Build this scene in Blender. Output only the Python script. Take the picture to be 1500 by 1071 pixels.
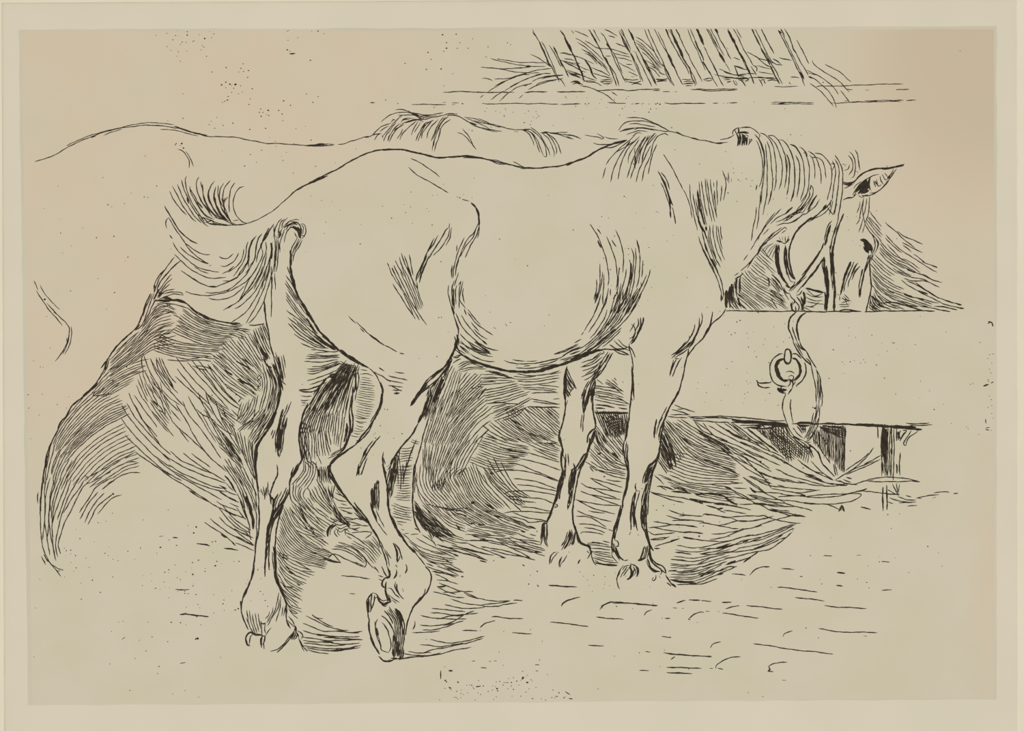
"""A matted etching (two horses at a stable trough) hanging on a wall, photographed square on."""
import bpy, math, random
import numpy as np
from mathutils import Vector
from mathutils.geometry import tessellate_polygon

for o in list(bpy.data.objects):
    bpy.data.objects.remove(o, do_unlink=True)
S = bpy.context.scene
COL = S.collection

# ------------------------------------------------------------------ camera, world, light, exposure
W, H = 1500.0, 1071.0
MM = 0.00025                      # metres of paper per photograph pixel: the plate is about 35 x 25 cm
CZ = 1.45                         # height of the picture's centre on the wall

def P(x, y, d=0.0):
    """Point of the picture plane: x, y measured on the print, d = how far it stands off the plate."""
    return ((x - W / 2) * MM, -d, CZ - (y - H / 2) * MM)

cam_d = bpy.data.cameras.new('camera')
cam_d.lens = 85.0
cam_d.sensor_width = 36.0
cam_d.clip_start = 0.01
cam = bpy.data.objects.new('camera', cam_d)
COL.objects.link(cam)
cam.location = (0.0, -(W * MM) * cam_d.lens / cam_d.sensor_width, CZ)
cam.rotation_euler = (math.pi / 2, 0, 0)
S.camera = cam

world = bpy.data.worlds.new('room_light')
S.world = world
world.use_nodes = True
wb = world.node_tree.nodes['Background']
wb.inputs['Color'].default_value = (1.0, 0.985, 0.955, 1)
wb.inputs['Strength'].default_value = 0.82

sun_d = bpy.data.lights.new('relief_sun', 'SUN')  # soft sun added from the upper left to bring out the plate-mark relief
sun_d.energy = 0.75
sun_d.angle = math.radians(25)
sun_d.color = (1.0, 0.98, 0.95)
sun = bpy.data.objects.new('relief_sun', sun_d)
COL.objects.link(sun)
sun.location = (-2, -2, 4)
sun.rotation_euler = Vector((0.42, 0.80, -0.42)).to_track_quat('-Z', 'Y').to_euler()

S.view_settings.view_transform = 'Standard'
S.view_settings.look = 'None'
S.view_settings.exposure = 0.0
S.view_settings.gamma = 1.0
S.view_settings.use_curve_mapping = False

# ------------------------------------------------------------------ materials
def srgb(r, g, b):
    f = lambda c: c / 12.92 if c <= 0.04045 else ((c + 0.055) / 1.055) ** 2.4
    return (f(r / 255), f(g / 255), f(b / 255), 1)

class Nodes:
    def __init__(self, name, rough=0.9, spec=0.08):
        self.m = bpy.data.materials.new(name)
        self.m.use_nodes = True
        self.t = self.m.node_tree
        self.b = self.t.nodes['Principled BSDF']
        self.b.inputs['Roughness'].default_value = rough
        self.b.inputs['Specular IOR Level'].default_value = spec
        g = self.t.nodes.new('ShaderNodeNewGeometry')
        self.pos = g.outputs['Position']
    def n(self, kind, **kw):
        nd = self.t.nodes.new(kind)
        for k, v in kw.items():
            setattr(nd, k, v)
        return nd
    def set(self, sock, v):
        if isinstance(v, bpy.types.NodeSocket):
            self.t.links.new(v, sock)
        else:
            sock.default_value = v
    def math(self, op, a, b=0.0, c=0.0):
        nd = self.n('ShaderNodeMath', operation=op)
        self.set(nd.inputs[0], a); self.set(nd.inputs[1], b); self.set(nd.inputs[2], c)
        return nd.outputs[0]
    def noise(self, scale, detail=3.0, rough=0.5):
        nd = self.n('ShaderNodeTexNoise')
        self.t.links.new(self.pos, nd.inputs['Vector'])
        nd.inputs['Scale'].default_value = scale
        nd.inputs['Detail'].default_value = detail
        nd.inputs['Roughness'].default_value = rough
        return nd.outputs['Fac']
    def ramp(self, fac, lo, hi):
        nd = self.n('ShaderNodeMapRange', interpolation_type='SMOOTHSTEP')
        self.set(nd.inputs['Value'], fac)
        nd.inputs['From Min'].default_value = lo
        nd.inputs['From Max'].default_value = hi
        return nd.outputs['Result']
    def mix(self, fac, a, b):
        nd = self.n('ShaderNodeMix', data_type='RGBA')
        self.set(nd.inputs['Factor'], fac)
        self.set(nd.inputs['A'] if False else nd.inputs[6], a)
        self.set(nd.inputs[7], b)
        return nd.outputs[2]
    def px(self):
        """Position on the print as fractions of the frame, 0..1 from its upper left."""
        s = self.n('ShaderNodeSeparateXYZ')
        self.t.links.new(self.pos, s.inputs[0])
        u = self.math('MULTIPLY_ADD', s.outputs['X'], 1 / (W * MM), 0.5)
        v = self.math('MULTIPLY_ADD', s.outputs['Z'], -1 / (H * MM), 0.5 + CZ / (H * MM))
        return u, v
    def blob(self, u, v, cu, cv, ru, rv):
        """A soft round stain: 1 in its middle, 0 outside."""
        a = self.math('DIVIDE', self.math('SUBTRACT', u, cu), ru)
        b = self.math('DIVIDE', self.math('SUBTRACT', v, cv), rv)
        d = self.math('SQRT', self.math('ADD', self.math('MULTIPLY', a, a), self.math('MULTIPLY', b, b)))
        nd = self.n('ShaderNodeMapRange', interpolation_type='SMOOTHSTEP')
        self.set(nd.inputs['Value'], d)
        nd.inputs['From Min'].default_value = 1.0
        nd.inputs['From Max'].default_value = 0.35
        return nd.outputs['Result']
    def done(self, col, bump=None, dist=0.00004):
        self.set(self.b.inputs['Base Color'], col)
        if bump is not None:
            bp = self.n('ShaderNodeBump')
            bp.inputs['Strength'].default_value = 0.35
            bp.inputs['Distance'].default_value = dist
            self.set(bp.inputs['Height'], bump)
            self.set(self.b.inputs['Normal'], bp.outputs[0])
        return self.m

def paper_margin():
    k = Nodes('margin_paper')
    c = k.mix(k.ramp(k.noise(28, 2), .35, .7), srgb(*C_MARGIN), srgb(*C_MARGIN2))
    return k.done(c, k.noise(900, 4))

def plate_tone():
    """Plate tone: warm grey paper with the foxed, pinkish toning that spreads in from the corners."""
    k = Nodes('plate_toned_paper')
    u, v = k.px()
    st = k.blob(u, v, .19, .10, .36, .26)
    for a in ((.04, .40, .22, .34), (.97, .14, .22, .34), (1.0, .80, .07, .34)):
        st = k.math('MAXIMUM', st, k.blob(u, v, *a))
    patch = k.ramp(k.noise(34, 3, .6), .30, .66)
    pink = k.math('MULTIPLY', st, k.math('MULTIPLY_ADD', patch, .6, .4))
    base = k.mix(k.ramp(k.noise(46, 2), .35, .65), srgb(*C_PLATE), srgb(*C_PLATE2))
    c = k.mix(pink, base, srgb(*C_PINK))
    c = k.mix(k.math('MULTIPLY', k.blob(u, v, .965, .06, .16, .26), .75), c, srgb(*C_BROWN))
    grain = k.ramp(k.noise(1500, 3), .3, .7)
    c = k.mix(k.math('MULTIPLY', grain, .06), c, srgb(*C_BROWN))
    return k.done(c, k.noise(900, 4))

def plain(name, a, b, scale=40, rough=.9, bump=700):
    k = Nodes(name, rough)
    return k.done(k.mix(k.ramp(k.noise(scale, 3), .35, .65), srgb(*a), srgb(*b)), k.noise(bump, 3))

C_MARGIN, C_MARGIN2 = (213, 204, 184), (210, 202, 181)
C_PLATE, C_PLATE2 = (204, 195, 174), (200, 193, 169)
C_PINK, C_BROWN = (205, 190, 166), (193, 177, 152)
M_MARGIN = paper_margin()
M_PLATE = plate_tone()
M_MARK = plain('plate_mark_paper', (203, 195, 175), (197, 190, 169), 14)
M_MOUNT = plain('cream_mount_card', (221, 214, 192), (218, 211, 188), 30)
M_CORE = plain('mount_card_core', (226, 219, 198), (221, 213, 192), 90)
M_BACK = plain('grey_backing_board', (168, 158, 140), (156, 147, 130), 25)
M_WALL = plain('painted_wall', (206, 201, 190), (200, 195, 184), 4, .85, 300)
k = Nodes('etching_ink', .75, .15)
M_INK = k.done(k.mix(k.ramp(k.noise(420, 3), .35, .75), srgb(41, 35, 27), srgb(62, 54, 42)))

# ------------------------------------------------------------------ helpers
def link(o, parent=None):
    COL.objects.link(o)
    if parent is not None:
        o.parent = parent
        o.matrix_parent_inverse = parent.matrix_world.inverted()
    return o

def mesh_obj(name, verts, faces, mats, idx=None, parent=None, origin=None):
    me = bpy.data.meshes.new(name)
    verts = np.asarray(verts, dtype=np.float64).reshape(-1, 3)
    if origin is not None:
        verts = verts - np.asarray(origin)
    me.from_pydata(verts.tolist(), [], faces)
    for m in mats:
        me.materials.append(m)
    if idx is not None:
        me.polygons.foreach_set('material_index', idx)
    me.update()
    o = bpy.data.objects.new(name, me)
    if origin is not None:
        o.location = origin
        bpy.context.view_layer.update()
        o.matrix_world.translation = Vector(origin)
    return link(o, parent)

def empty(name, loc):
    o = bpy.data.objects.new(name, None)
    o.empty_display_size = 0.02
    o.location = loc
    COL.objects.link(o)
    bpy.context.view_layer.update()
    return o

def tag(o, label=None, cat=None, kind=None, group=None):
    for a, b in (('label', label), ('category', cat), ('kind', kind), ('group', group)):
        if b:
            o[a] = b
    return o

# ------------------------------------------------------------------ structure: the wall the picture hangs on
T_SHEET, T_BACK, T_MOUNT = 0.00035, 0.0020, 0.0006
D_MARGIN = 0.00010                                # margin stands this much proud of the pressed plate area
D_SHEET_BACK = -T_SHEET
D_BACK_BACK = D_SHEET_BACK - T_BACK
wall_d = D_BACK_BACK

def slab(x0, y0, x1, y1, d0, d1):
    v = [P(x, y, d) for d in (d0, d1) for x, y in ((x0, y0), (x1, y0), (x1, y1), (x0, y1))]
    f = [(3, 2, 1, 0), (4, 5, 6, 7), (0, 1, 5, 4), (1, 2, 6, 5), (2, 3, 7, 6), (3, 0, 4, 7)]
    return v, [tuple(reversed(q)) for q in f]

wv = [(-2, -wall_d, 0), (2, -wall_d, 0), (2, -wall_d, 2.6), (-2, -wall_d, 2.6),
      (-2, -wall_d + .12, 0), (2, -wall_d + .12, 0), (2, -wall_d + .12, 2.6), (-2, -wall_d + .12, 2.6)]
wall = mesh_obj('wall_back', wv, [(0, 1, 2, 3), (7, 6, 5, 4), (0, 4, 5, 1), (1, 5, 6, 2), (2, 6, 7, 3), (3, 7, 4, 0)], [M_WALL])
tag(wall, 'pale painted wall behind the mounted print', kind='structure')

# backing board, print, window mount
v, f = slab(-230, -220, 1730, 1310, D_BACK_BACK, D_SHEET_BACK)
tag(mesh_obj('backing_board', v, f, [M_BACK], origin=P(750, 1310, D_BACK_BACK)),
    'grey backing board behind the print and its mount', 'backing board')

OPEN = [(4.3, 5.8), (1489.0, -1.6), (1490.2, 1096.0), (8.0, 1099.0)]            # window of the mount
def ring(outer, inner, d_out, d_in):
    v = [P(x, y, d_out) for x, y in outer] + [P(x, y, d_in) for x, y in inner]
    n = len(outer)
    return v, [(i, n + i, n + (i + 1) % n, (i + 1) % n) for i in range(n)]

mount = empty('window_mount', P(750, 1310, D_MARGIN))
tag(mount, 'cream window mount whose thin edge borders the etching on three sides', 'mount')
out_r = [(-230, -220), (1730, -220), (1730, 1310), (-230, 1310)]
grow = lambda q, e: [(q[0][0] - e, q[0][1] - e), (q[1][0] + e, q[1][1] - e), (q[2][0] + e, q[2][1] + e), (q[3][0] - e, q[3][1] + e)]
v, f = ring(out_r, grow(OPEN, 1.6), D_MARGIN + T_MOUNT, D_MARGIN + T_MOUNT)
v2, f2 = ring(out_r, out_r, D_MARGIN, D_MARGIN + T_MOUNT)
mesh_obj('card_face', v + v2, f + [tuple(8 + i for i in q) for q in f2], [M_MOUNT], parent=mount)
v, f = ring(grow(OPEN, 1.6), OPEN, D_MARGIN + T_MOUNT, D_MARGIN)
tag(mesh_obj('bevelled_edge', v, f, [M_CORE], parent=mount), 'pale cut edge of the mount window')

sheet = empty('etching_sheet', P(750, 1200, D_SHEET_BACK))
tag(sheet, 'cream sheet of paper with the pressed rectangle of the etching plate', 'print')
PLATE = [(31.5, 47.0), (1456.0, 42.5), (1456.2, 1022.5), (47.5, 1031.5)]
rim = lambda q, e: [(q[0][0] - e * 1.0, q[0][1] - e), (q[1][0] + e, q[1][1] - e), (q[2][0] + e, q[2][1] + e * .5), (q[3][0] - e * 1.6, q[3][1] + e * .6)]
OUT = [(-60, -60), (1560, -60), (1560, 1200), (-60, 1200)]
RIM = rim(PLATE, 4.0)
def subdiv(q, n=40):
    r = []
    for i in range(4):
        a, b = q[i], q[(i + 1) % 4]
        r += [(a[0] + (b[0] - a[0]) * t / n, a[1] + (b[1] - a[1]) * t / n) for t in range(n)]
    return r
rr = random.Random(5)
def wav(q, e):
    return [(x + rr.uniform(-e, e), y + rr.uniform(-e, e)) for x, y in q]
pl_edge, rim_edge, out_edge = wav(subdiv(PLATE), .35), wav(subdiv(RIM), .8), subdiv(OUT)
v, f = ring(out_edge, rim_edge, D_MARGIN, D_MARGIN)
v2, f2 = slab(-60, -60, 1560, 1200, D_SHEET_BACK, D_SHEET_BACK + 0.0001)
mesh_obj('paper_margin', v + v2, f + [tuple(len(v) + i for i in q) for q in f2], [M_MARGIN], parent=sheet)
v, f = ring(rim_edge, pl_edge, D_MARGIN, 0.0)
tag(mesh_obj('plate_mark', v, f, [M_MARK], parent=sheet), 'greyish sunken line where the edge of the plate bit into the paper')
v = [P(x, y, 0) for x, y in pl_edge]
tag(mesh_obj('plate_area', v, [tuple(range(len(v)))[::-1]], [M_PLATE], parent=sheet), 'pressed plate area with warm pinkish toning towards the corners')

LINES = """
> rack/bar
@ 700 20 10
1.6 800 230 850 330 940 490 1020 690 1090 790 1150 930 1230 980 1280 1070
1.2 795 270 850 340
2.6 900 420 960 540 1020 690 1060 770
1.5 935 410 1000 530 1090 740 1170 930 1190 1000
> rack/bar
1.6 1045 460 1130 600 1220 780
2 1100 480 1135 530 1200 680 1280 820 1330 930
1.6 1110 500 1190 660 1250 800
> rack/bar
@ 820 20 10
2.2 5 240 60 320 130 470 190 590 240 690 290 810 330 910 360 1000
3.6 70 350 130 470 180 570
2.6 240 690 290 800 340 900
1.2 240 740 310 850 340 960
2.4 360 670 430 770 470 880 520 940
2 450 780 490 900 540 960
> rack/bar
1.4 460 165 510 270 590 410
2 415 225 460 290 540 430 620 580 700 730 760 850 800 960 830 1060
2.4 425 230 460 280
1.6 450 260 530 400 610 560
1.8 620 600 700 720 800 860 830 940 870 1060
3 660 640 720 750
> rack/bar
1.7 600 280 660 350 720 480 770 600 830 740 900 880 940 960 980 1010
1.6 650 330 720 470 800 600 870 760 920 870
2.6 680 440 740 520
> rack/bar
1.6 860 170 900 230 950 330 1000 440 1040 540
1.4 865 250 920 380 980 500 1040 600 1100 730 1150 860 1190 980
1.3 880 240 960 360 1010 470
1.3 890 300 950 400 1020 530
2.6 900 340 960 460 1030 560
1.6 1040 570 1090 680 1150 790 1180 900 1220 1000
> rack/bar
1.6 990 165 1020 260 1080 380 1130 500 1190 600
3.2 1020 260 1050 310 1080 390
1.6 1110 560 1160 680 1220 800 1280 920 1330 1030 1350 1070
2 1130 480 1190 600 1240 720 1310 850 1370 970 1420 1050
1.6 1240 680 1310 800 1370 930 1410 1020
2.4 1210 640 1280 750 1320 850
> rack/bar
@ 940 20 10
1.4 5 190 40 220 80 330 140 460 200 580 260 700 310 780
1.6 75 190 110 270 160 390 230 540 290 660 340 780 390 880 430 980 480 1060
2.4 80 200 105 250
2.4 290 740 340 790 400 900 430 980
1.6 330 800 390 950 460 1050
> rack/bar
1.4 175 205 220 300 280 420 350 540 400 640
1.4 235 260 300 390 370 550 400 630
3.4 375 570 410 650 450 740 490 800
1.8 440 720 490 810 540 930 600 1040
> rack/bar
2.4 330 170 350 220 390 320 420 380
1.8 400 340 440 420 500 530 560 640 620 730 670 820 690 890
2.2 390 170 430 240 480 350 520 450
3.6 470 340 510 430 570 560 610 650
1.6 390 230 440 300 480 400
2.2 570 590 640 710 700 800 730 920 790 1040
1.5 640 690 700 810 770 930 810 1040
> rack/bar
2.2 475 170 510 240 560 340
1.6 520 260 580 390 640 530 690 610 740 730 800 830 850 920 890 1000
> rack/bar
1.4 670 220 710 330 760 440 820 560 870 680 910 780 935 830
1.4 705 210 760 330 800 430 840 530 880 600
2.4 780 400 830 510 880 610 910 690
2.4 890 700 940 780 1000 870 1020 900
1.6 900 700 950 800
1.5 990 850 1060 980 1110 1070
> rack/bar
3.6 795 190 830 270 870 370 910 460
1.6 910 480 960 580 1020 700 1070 790 1120 900 1150 980 1200 1065
1.4 1030 730 1080 830 1130 940
> rack/bar
1.6 930 165 970 260 1030 380 1090 490 1140 590
1.4 985 170 1040 280 1100 400 1150 510 1210 620
1.3 960 200 1020 310 1080 420 1130 530
2 1010 300 1060 390 1100 480
3.4 1130 560 1180 650 1220 720
1.3 1220 720 1260 780 1300 850
> rack/bar
3.4 1055 165 1080 220 1110 290
1.8 1100 270 1140 360 1190 450 1240 540 1280 620 1310 665
1.2 1240 500 1270 520
> rack/bar
@ 1060 20 10
1.6 75 190 60 250
3.8 70 250 120 350 170 450
3 160 430 220 550 270 640 330 740
2 60 240 150 410
1.6 130 200 190 300 250 430 310 550 370 650 430 750
1.4 175 200 220 280 260 360
2.2 300 690 350 790 390 880 430 990 445 1030
1.6 280 680 330 780 380 890
> rack/bar
2.4 385 170 440 280 490 380 540 490
1.5 445 190 500 300 550 410 610 530 660 630 720 730
2.6 540 490 590 580 640 680 680 750
2 610 570 680 700 730 790 790 870
2.4 680 760 730 860 780 960 820 1030
1.6 740 790 800 910 860 1030
> rack/bar
2 530 175 580 280 630 390 690 490 740 590
> rack/bar
1.8 800 240 860 360 930 490 990 620 1040 720 1090 830 1140 930 1190 1060
2 830 210 870 280 900 340
2.6 800 250 850 290
1.4 860 300 920 420 980 540 1040 670 1100 790 1150 880
2 890 220 940 300 990 420 1030 530 1080 610
1.6 1030 520 1080 620 1140 730 1200 830 1240 910
3 1100 850 1150 900 1180 960
> rack/bar
1.7 1075 385 1130 500 1190 610 1250 735
> rack/hay
@ 700 20 10
1.4 105 625 135 640
1.4 185 655 290 685 480 730 640 755 750 770 870 772 990 773
1.4 290 665 400 680 500 700 640 715 800 715 900 718 1010 715
2.2 290 660 320 665
1.5 770 595 850 630 930 680 1020 740 1090 790
1.7 45 785 140 790 240 800 330 810 470 803 640 795 800 770
2.6 590 798 660 795
3 700 770 780 775
3 300 810 350 815
1.5 330 815 470 840 600 860 740 868 900 865
1.5 60 950 130 950 220 980
1.5 245 960 350 955 460 945 560 915 680 880 780 850 920 820 1080 800
2.2 560 915 620 900 700 878
1.7 240 1070 330 1020 450 965 570 920 650 895 760 890
1.4 470 1070 570 1020 690 970 800 920 920 885 1060 878
1.5 610 1065 720 1040 790 1015 
1.4 790 1000 900 945 1040 925 1160 900
1.4 840 965 960 930 1100 905 1250 900
1.5 840 1060 900 1020 1000 985 1160 965 1250 950
1.5 690 1065 740 1035 790 1020
1.4 1200 575 1290 580 1380 605 1460 630 1500 640
1.4 1260 660 1350 670 1430 690
1.4 1240 690 1320 740 1420 780 1500 830
1.4 1270 700 1380 730 1450 760
2 1290 840 1380 880 1500 930
1.5 1300 820 1400 860 1500 890
1.8 1350 870 1420 900
@ 600 90 6
1.6 620 320 650 295
1.5 715 340 760 300 830 260
1.6 790 350 830 310 880 270
1.6 960 325 995 295
2 1365 305 1380 325
1.4 690 270 720 245 790 205 860 165
1.4 830 265 900 220 980 175 1080 135 1180 108 1240 105
1.4 880 270 940 230 1060 195
1.5 1040 250 1110 215 1190 185 1290 165
1.4 1160 155 1260 130 1350 125
1.6 1430 200 1470 190 1500 205
@ 820 20 10
1.4 170 245 210 290
1.6 220 250 300 285 360 310 420 340
1.5 230 360 330 410 440 500 560 600 640 690
1.5 255 420 360 480 470 580 590 690 700 810
1.5 370 395 460 450 540 500 640 510 740 520 850 545 1010 600
1.5 320 515 420 580 520 670 620 750 690 830 740 900
1.5 370 545 450 590 540 680 620 780 
1.5 365 580 420 600 500 680 550 740
1.7 630 215 690 240 760 280 840 330
1.7 715 320 770 335 810 355
1.8 820 430 880 460 940 480 980 490
1.4 15 580 80 585 170 610
1.4 220 620 320 650 400 690 500 740
1.4 70 660 150 670 210 685
1.4 0 670 80 710 180 760 280 820 380 860
1.4 60 690 170 720 300 730
1.4 780 580 880 600 1030 640
1.4 670 620 750 625
1.4 830 640 940 660 1060 700
1.4 850 710 940 760 1020 800 1100 850
1.4 970 740 1060 745
1.7 1005 850 1080 880 1140 915
1.5 1115 340 1200 390 1300 470 1380 560 1430 650
1.4 1110 390 1200 440 1300 540 1400 660 1480 760
1.4 1110 420 1220 500 1330 620 1430 740 1500 800
1.4 1150 470 1260 560 1370 680 1460 800
1.4 1200 560 1310 650 1410 780 1470 830
1.4 1250 680 1350 740 1430 820 1500 880
1.6 1320 760 1400 800 1480 860
1.4 1070 550 1120 570
1.6 1290 770 1380 830 1460 920
1.8 470 790 560 830 650 870 740 920
1.6 490 870 580 900 680 930 770 950
1.5 380 690 450 770
1.5 280 770 350 800 430 830
1.8 130 880 220 910 320 950
1.5 160 870 260 890 380 920
1.4 320 960 420 1000 520 1010 620 1060
1.4 380 980 480 990 560 1030
2 180 1000 260 1010 340 1040
2.4 160 1010 230 990 300 1010
1.6 600 970 690 965 780 975
2 590 1000 680 990 770 1000
2 640 1030 760 1020
2.4 600 990 640 1020
2 690 1050 740 1020
1.8 940 960 1040 970 1150 965
2 1000 1000 1090 1010 1190 990
2 1050 1040 1130 1020 1200 1040
1.6 960 940 1000 1000
1.6 1040 920 1090 930
@ 940 20 10
2.4 210 960 290 965 380 955
2.4 220 990 290 985 370 985
1.4 210 950 260 1000
1.5 230 880 270 930
1.4 250 860 320 890 350 900
1.6 590 960 660 970 730 960
1.6 610 1000 680 990 760 1000
2.2 600 1030 690 1020 760 1030
1.6 640 1060 740 1055
1.8 900 965 980 950 1050 955
1.6 910 975 990 985 1040 970
1.6 1130 810 1210 840 1330 890 1410 910 1500 920
1.5 1060 890 1160 910 1260 930 1400 945 1500 930
1.6 1170 940 1250 940 1330 930
1.6 1200 970 1300 965
2.2 1250 1000 1310 990
1.5 1350 640 1430 680
1.5 1350 760 1420 780 1500 810
1.8 1360 770 1400 870 1420 930
1.4 1340 980 1370 1040 1400 1050
1.4 1370 980 1400 1030
1.6 1410 970 1500 980
@ 1060 20 10
1.7 345 560 420 600 500 650 580 720 660 770 720 790
1.5 500 650 600 680 700 690
2 720 660 780 690 840 740
1.8 690 680 760 740 860 755
1.7 150 645 240 680
1.7 150 765 250 800 350 820
1.6 160 780 200 870 220 930
1.6 0 850 90 880 200 900 330 900
1.4 500 760 600 790 700 810
1.4 510 850 620 870 730 890
1.5 230 890 360 880 480 880
2.4 0 940 120 940 240 950 330 955
1.6 340 950 460 935 600 940 740 940
1.6 500 920 640 950 780 950
2 640 985 720 970 800 985
2 460 770 490 800 480 850
1.8 400 770 450 850 480 900
1.4 330 780 390 840
2.4 270 950 330 940 370 970
2 310 990 370 970 
2 230 970 280 1000 320 1065
2 520 960 550 1010 570 1065
2 590 970 610 1030
2 540 980 600 960
1.4 140 970 170 1040 200 1040
1.4 170 980 200 1030
2.4 50 1005 100 1000
1.8 810 645 900 665 1000 685
1.8 980 930 1060 930 1110 940
1.6 960 1000 980 1040
1.4 400 700 440 760 500 770
@ 1130 60 6
1.5 310 255 390 295 460 335 530 390 590 470
1.5 330 310 390 340 450 395 510 450 550 520 570 590
2.4 325 315 370 330
1.5 340 370 390 410 450 460 510 530 545 575
1.6 360 175 380 210 450 265 530 310 600 360 640 400 685 450
1.5 470 205 540 240 610 280 660 325 700 360
1.6 610 435 650 490 690 545
1.8 655 425 710 428
1.5 640 530 680 525
1.4 360 180 360 165
1.5 310 280 360 290 400 300
> rack/rail_upper
1.4 25 400 90 402 160 402 235 398
1.5 385 408 420 398 500 395 600 398 700 390 800 388 920 382 1020 378 1160 380
1.6 825 432 860 430
1.8 1095 430 1210 424
@ 600 90 6
1.8 295 272 400 266 500 265 600 272 700 272 800 272 920 270
2 1010 275 1100 266 1210 268
2 1295 266 1390 268 1480 266
@ 940 20 10
> rack/rail_lower
@ 600 90 6
1.6 20 378 170 378 320 382
1.8 290 362 320 360
1.3 370 364 435 364
1.4 370 380 400 378
1.5 635 370 760 374 900 368 1040 372 1160 370 1310 378
1.5 1325 378 1420 374 1500 372
@ 1130 60 6
1.3 0 540 100 540 240 542 370 542
1.3 0 556 120 555 250 552 370 556
2 60 550 150 540 200 545
1.4 530 546 620 545 700 540 800 534
1.8 690 540 780 534 860 536 930 530
1.3 820 525 940 524 1060 520
1.3 850 540 980 532 1140 532
1.8 1040 524 1160 522
1.8 1185 522 1270 520
> rack/hay
d 455 365 3 160 372 3
@ 500 0 6
d 1065 912 4
> rack/rail_upper
@ 830 100 6
1.8 0 208 60 208 165 204
1.8 260 200 380 190 480 190 560 196 680 186 820 184
2 760 196 820 194
1.6 845 204 910 206
2 950 206 970 206
1.6 1090 184 1160 190 1240 198
1.6 1140 180 1240 188 1340 184 1420 184 1500 180
1.6 1160 192 1280 200 1370 196 1500 190
> rack/rail_lower
1.8 0 316 118 312
1.6 360 302 440 306 520 310
1.8 570 314 590 312
1.8 600 314 640 310
1.8 655 312 680 310
1.8 860 306 940 312 1060 308 1220 310
1.6 1285 308 1335 308
1.8 1425 304 1500 304
d 165 312 3 195 310 3 785 314 3 820 316 4 1380 308 2 1412 306 2 725 314 2
> rack/hay
1.5 40 30 150 70 260 110
1.6 120 150 200 170 280 200 340 230 380 260 430 300
1.6 395 208 445 242
> far/body
@ 40 150 6
1.6 65 518 140 500 200 480 280 440 380 380 480 335 580 295 680 260 800 230 920 213 1050 200 1160 205 1280 220 1400 245 1500 275
1.4 345 382 430 340 540 295 640 265 740 240 850 215 960 190 1050 180 1150 180 1290 198
1.4 670 292 740 262 830 235
1.4 1170 238 1260 240 1360 260 1500 298
2 1060 202 1180 205
2 560 310 600 298
1.6 1320 412 1360 425 1400 470 1425 520 1420 580
1.5 1395 430 1430 490 1462 565
1.8 1295 376 1315 360
@ 230 180 6
2.4 150 30 240 60 330 90 440 108
1.7 380 104 460 120 560 122 680 126 780 146 880 165 960 180 1060 182 1160 188 1260 196 1360 200 1500 192
1.5 1330 205 1420 186 1500 184
2 160 188 175 180
d 218 182 4 232 222 4 205 200 2
@ 450 140 6
1.6 0 442 120 445 240 432
1.4 0 436 110 428 230 426
1.6 270 430 320 426 370 404 440 388 500 364
2.4 500 366 550 360
1.6 540 362 580 346 640 334
@ 600 90 6
1.7 320 470 420 478 480 510 560 560 640 585 740 605 810 614
1.4 330 458 420 462
1.4 480 490 560 500 640 530 720 560
1.4 500 500 600 540 700 590
1.5 600 500 680 535 760 570 840 580
2.6 520 535 590 560
1.4 630 590 700 605 770 622
1.5 560 520 640 540 700 548 800 570 880 598
1.5 830 582 900 598 960 600 1040 595
1.5 420 625 470 645 520 690 585 775
1.6 465 590 520 660 560 740 585 770
1.2 920 605 925 625
1.2 935 605 940 625
1.2 955 605 950 625
@ 20 390 6
1.7 178 128 215 210
1.7 200 215 240 280 300 370 360 440 430 522
1.4 230 165 270 235 330 310 405 380
1.7 292 325 340 380 400 440 460 500 490 550 485 610 465 680 425 760 365 835
1.6 505 530 510 600 495 680 450 775
1.5 490 600 470 690 430 775
2.2 470 630 465 660
1.4 350 400 380 425
d 273 292 5
> far/mane
@ 530 150 10
1.7 490 115 560 102 640 115 720 150 800 165 900 180 1000 185 1100 170 1190 150
1.5 285 290 340 235 410 185 500 158 600 145 700 150 780 175 860 210
1.5 530 190 630 185 740 185 820 210 890 240
1.6 540 210 600 190
1.6 30 505 90 510 150 480 220 410 300 350 380 320 430 300
2 20 505 100 510
1.5 160 465 250 465 280 460
1.5 260 430 330 380 400 340
1.5 185 555 230 480 290 450
1.5 300 515 340 450 400 390 460 310 500 270
2 300 480 310 520
1.6 320 570 350 490 410 420 450 350 500 290
1.7 380 570 400 500 450 420 500 360 560 310
1.8 405 580 430 510 480 430 540 370 620 320
2 470 420 500 390 540 370
2.2 320 530 325 570
2.2 395 490 380 570
1.6 430 290 460 250 490 270
1.5 460 310 540 230 580 210
1.5 575 300 600 250 680 230 760 240
1.5 590 270 640 250 700 260
2.6 640 300 720 270 800 255 870 250
1.6 560 330 640 290 720 270
1.7 515 535 560 470 600 390 
1.7 560 550 580 480 640 410 720 340 800 270
1.8 600 440 630 430
1.6 725 480 750 400 800 320 830 270
1.6 770 440 800 390 860 290
1.8 790 565 820 490 870 390 920 310 980 290
3 880 380 930 310
1.8 825 570 850 490 890 400 960 310 1050 260
1.7 875 530 890 450 950 360 1040 260
2.4 875 490 875 530
1.7 950 525 970 440 1030 340 1120 250
1.7 1015 565 1040 500 1090 390 1150 270 1200 210
1.6 1040 540 1090 430 1160 300 1230 210
1.6 1030 710 1050 600 1080 500 1130 380 1190 270 1270 200
2.4 1045 640 1065 540
1.7 1065 720 1090 610 1130 500 1150 410 1200 320 1300 245
2.4 1120 520 1150 430
1.6 720 160 830 220 900 250 1000 230 1100 210 1210 180
1.5 800 170 900 220 1000 210 1100 190
2.4 1190 190 1240 180
1.5 1230 170 1310 165 1400 170
1.6 1250 190 1340 190 1430 210 1500 245
1.6 800 250 880 270 900 290
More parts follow.
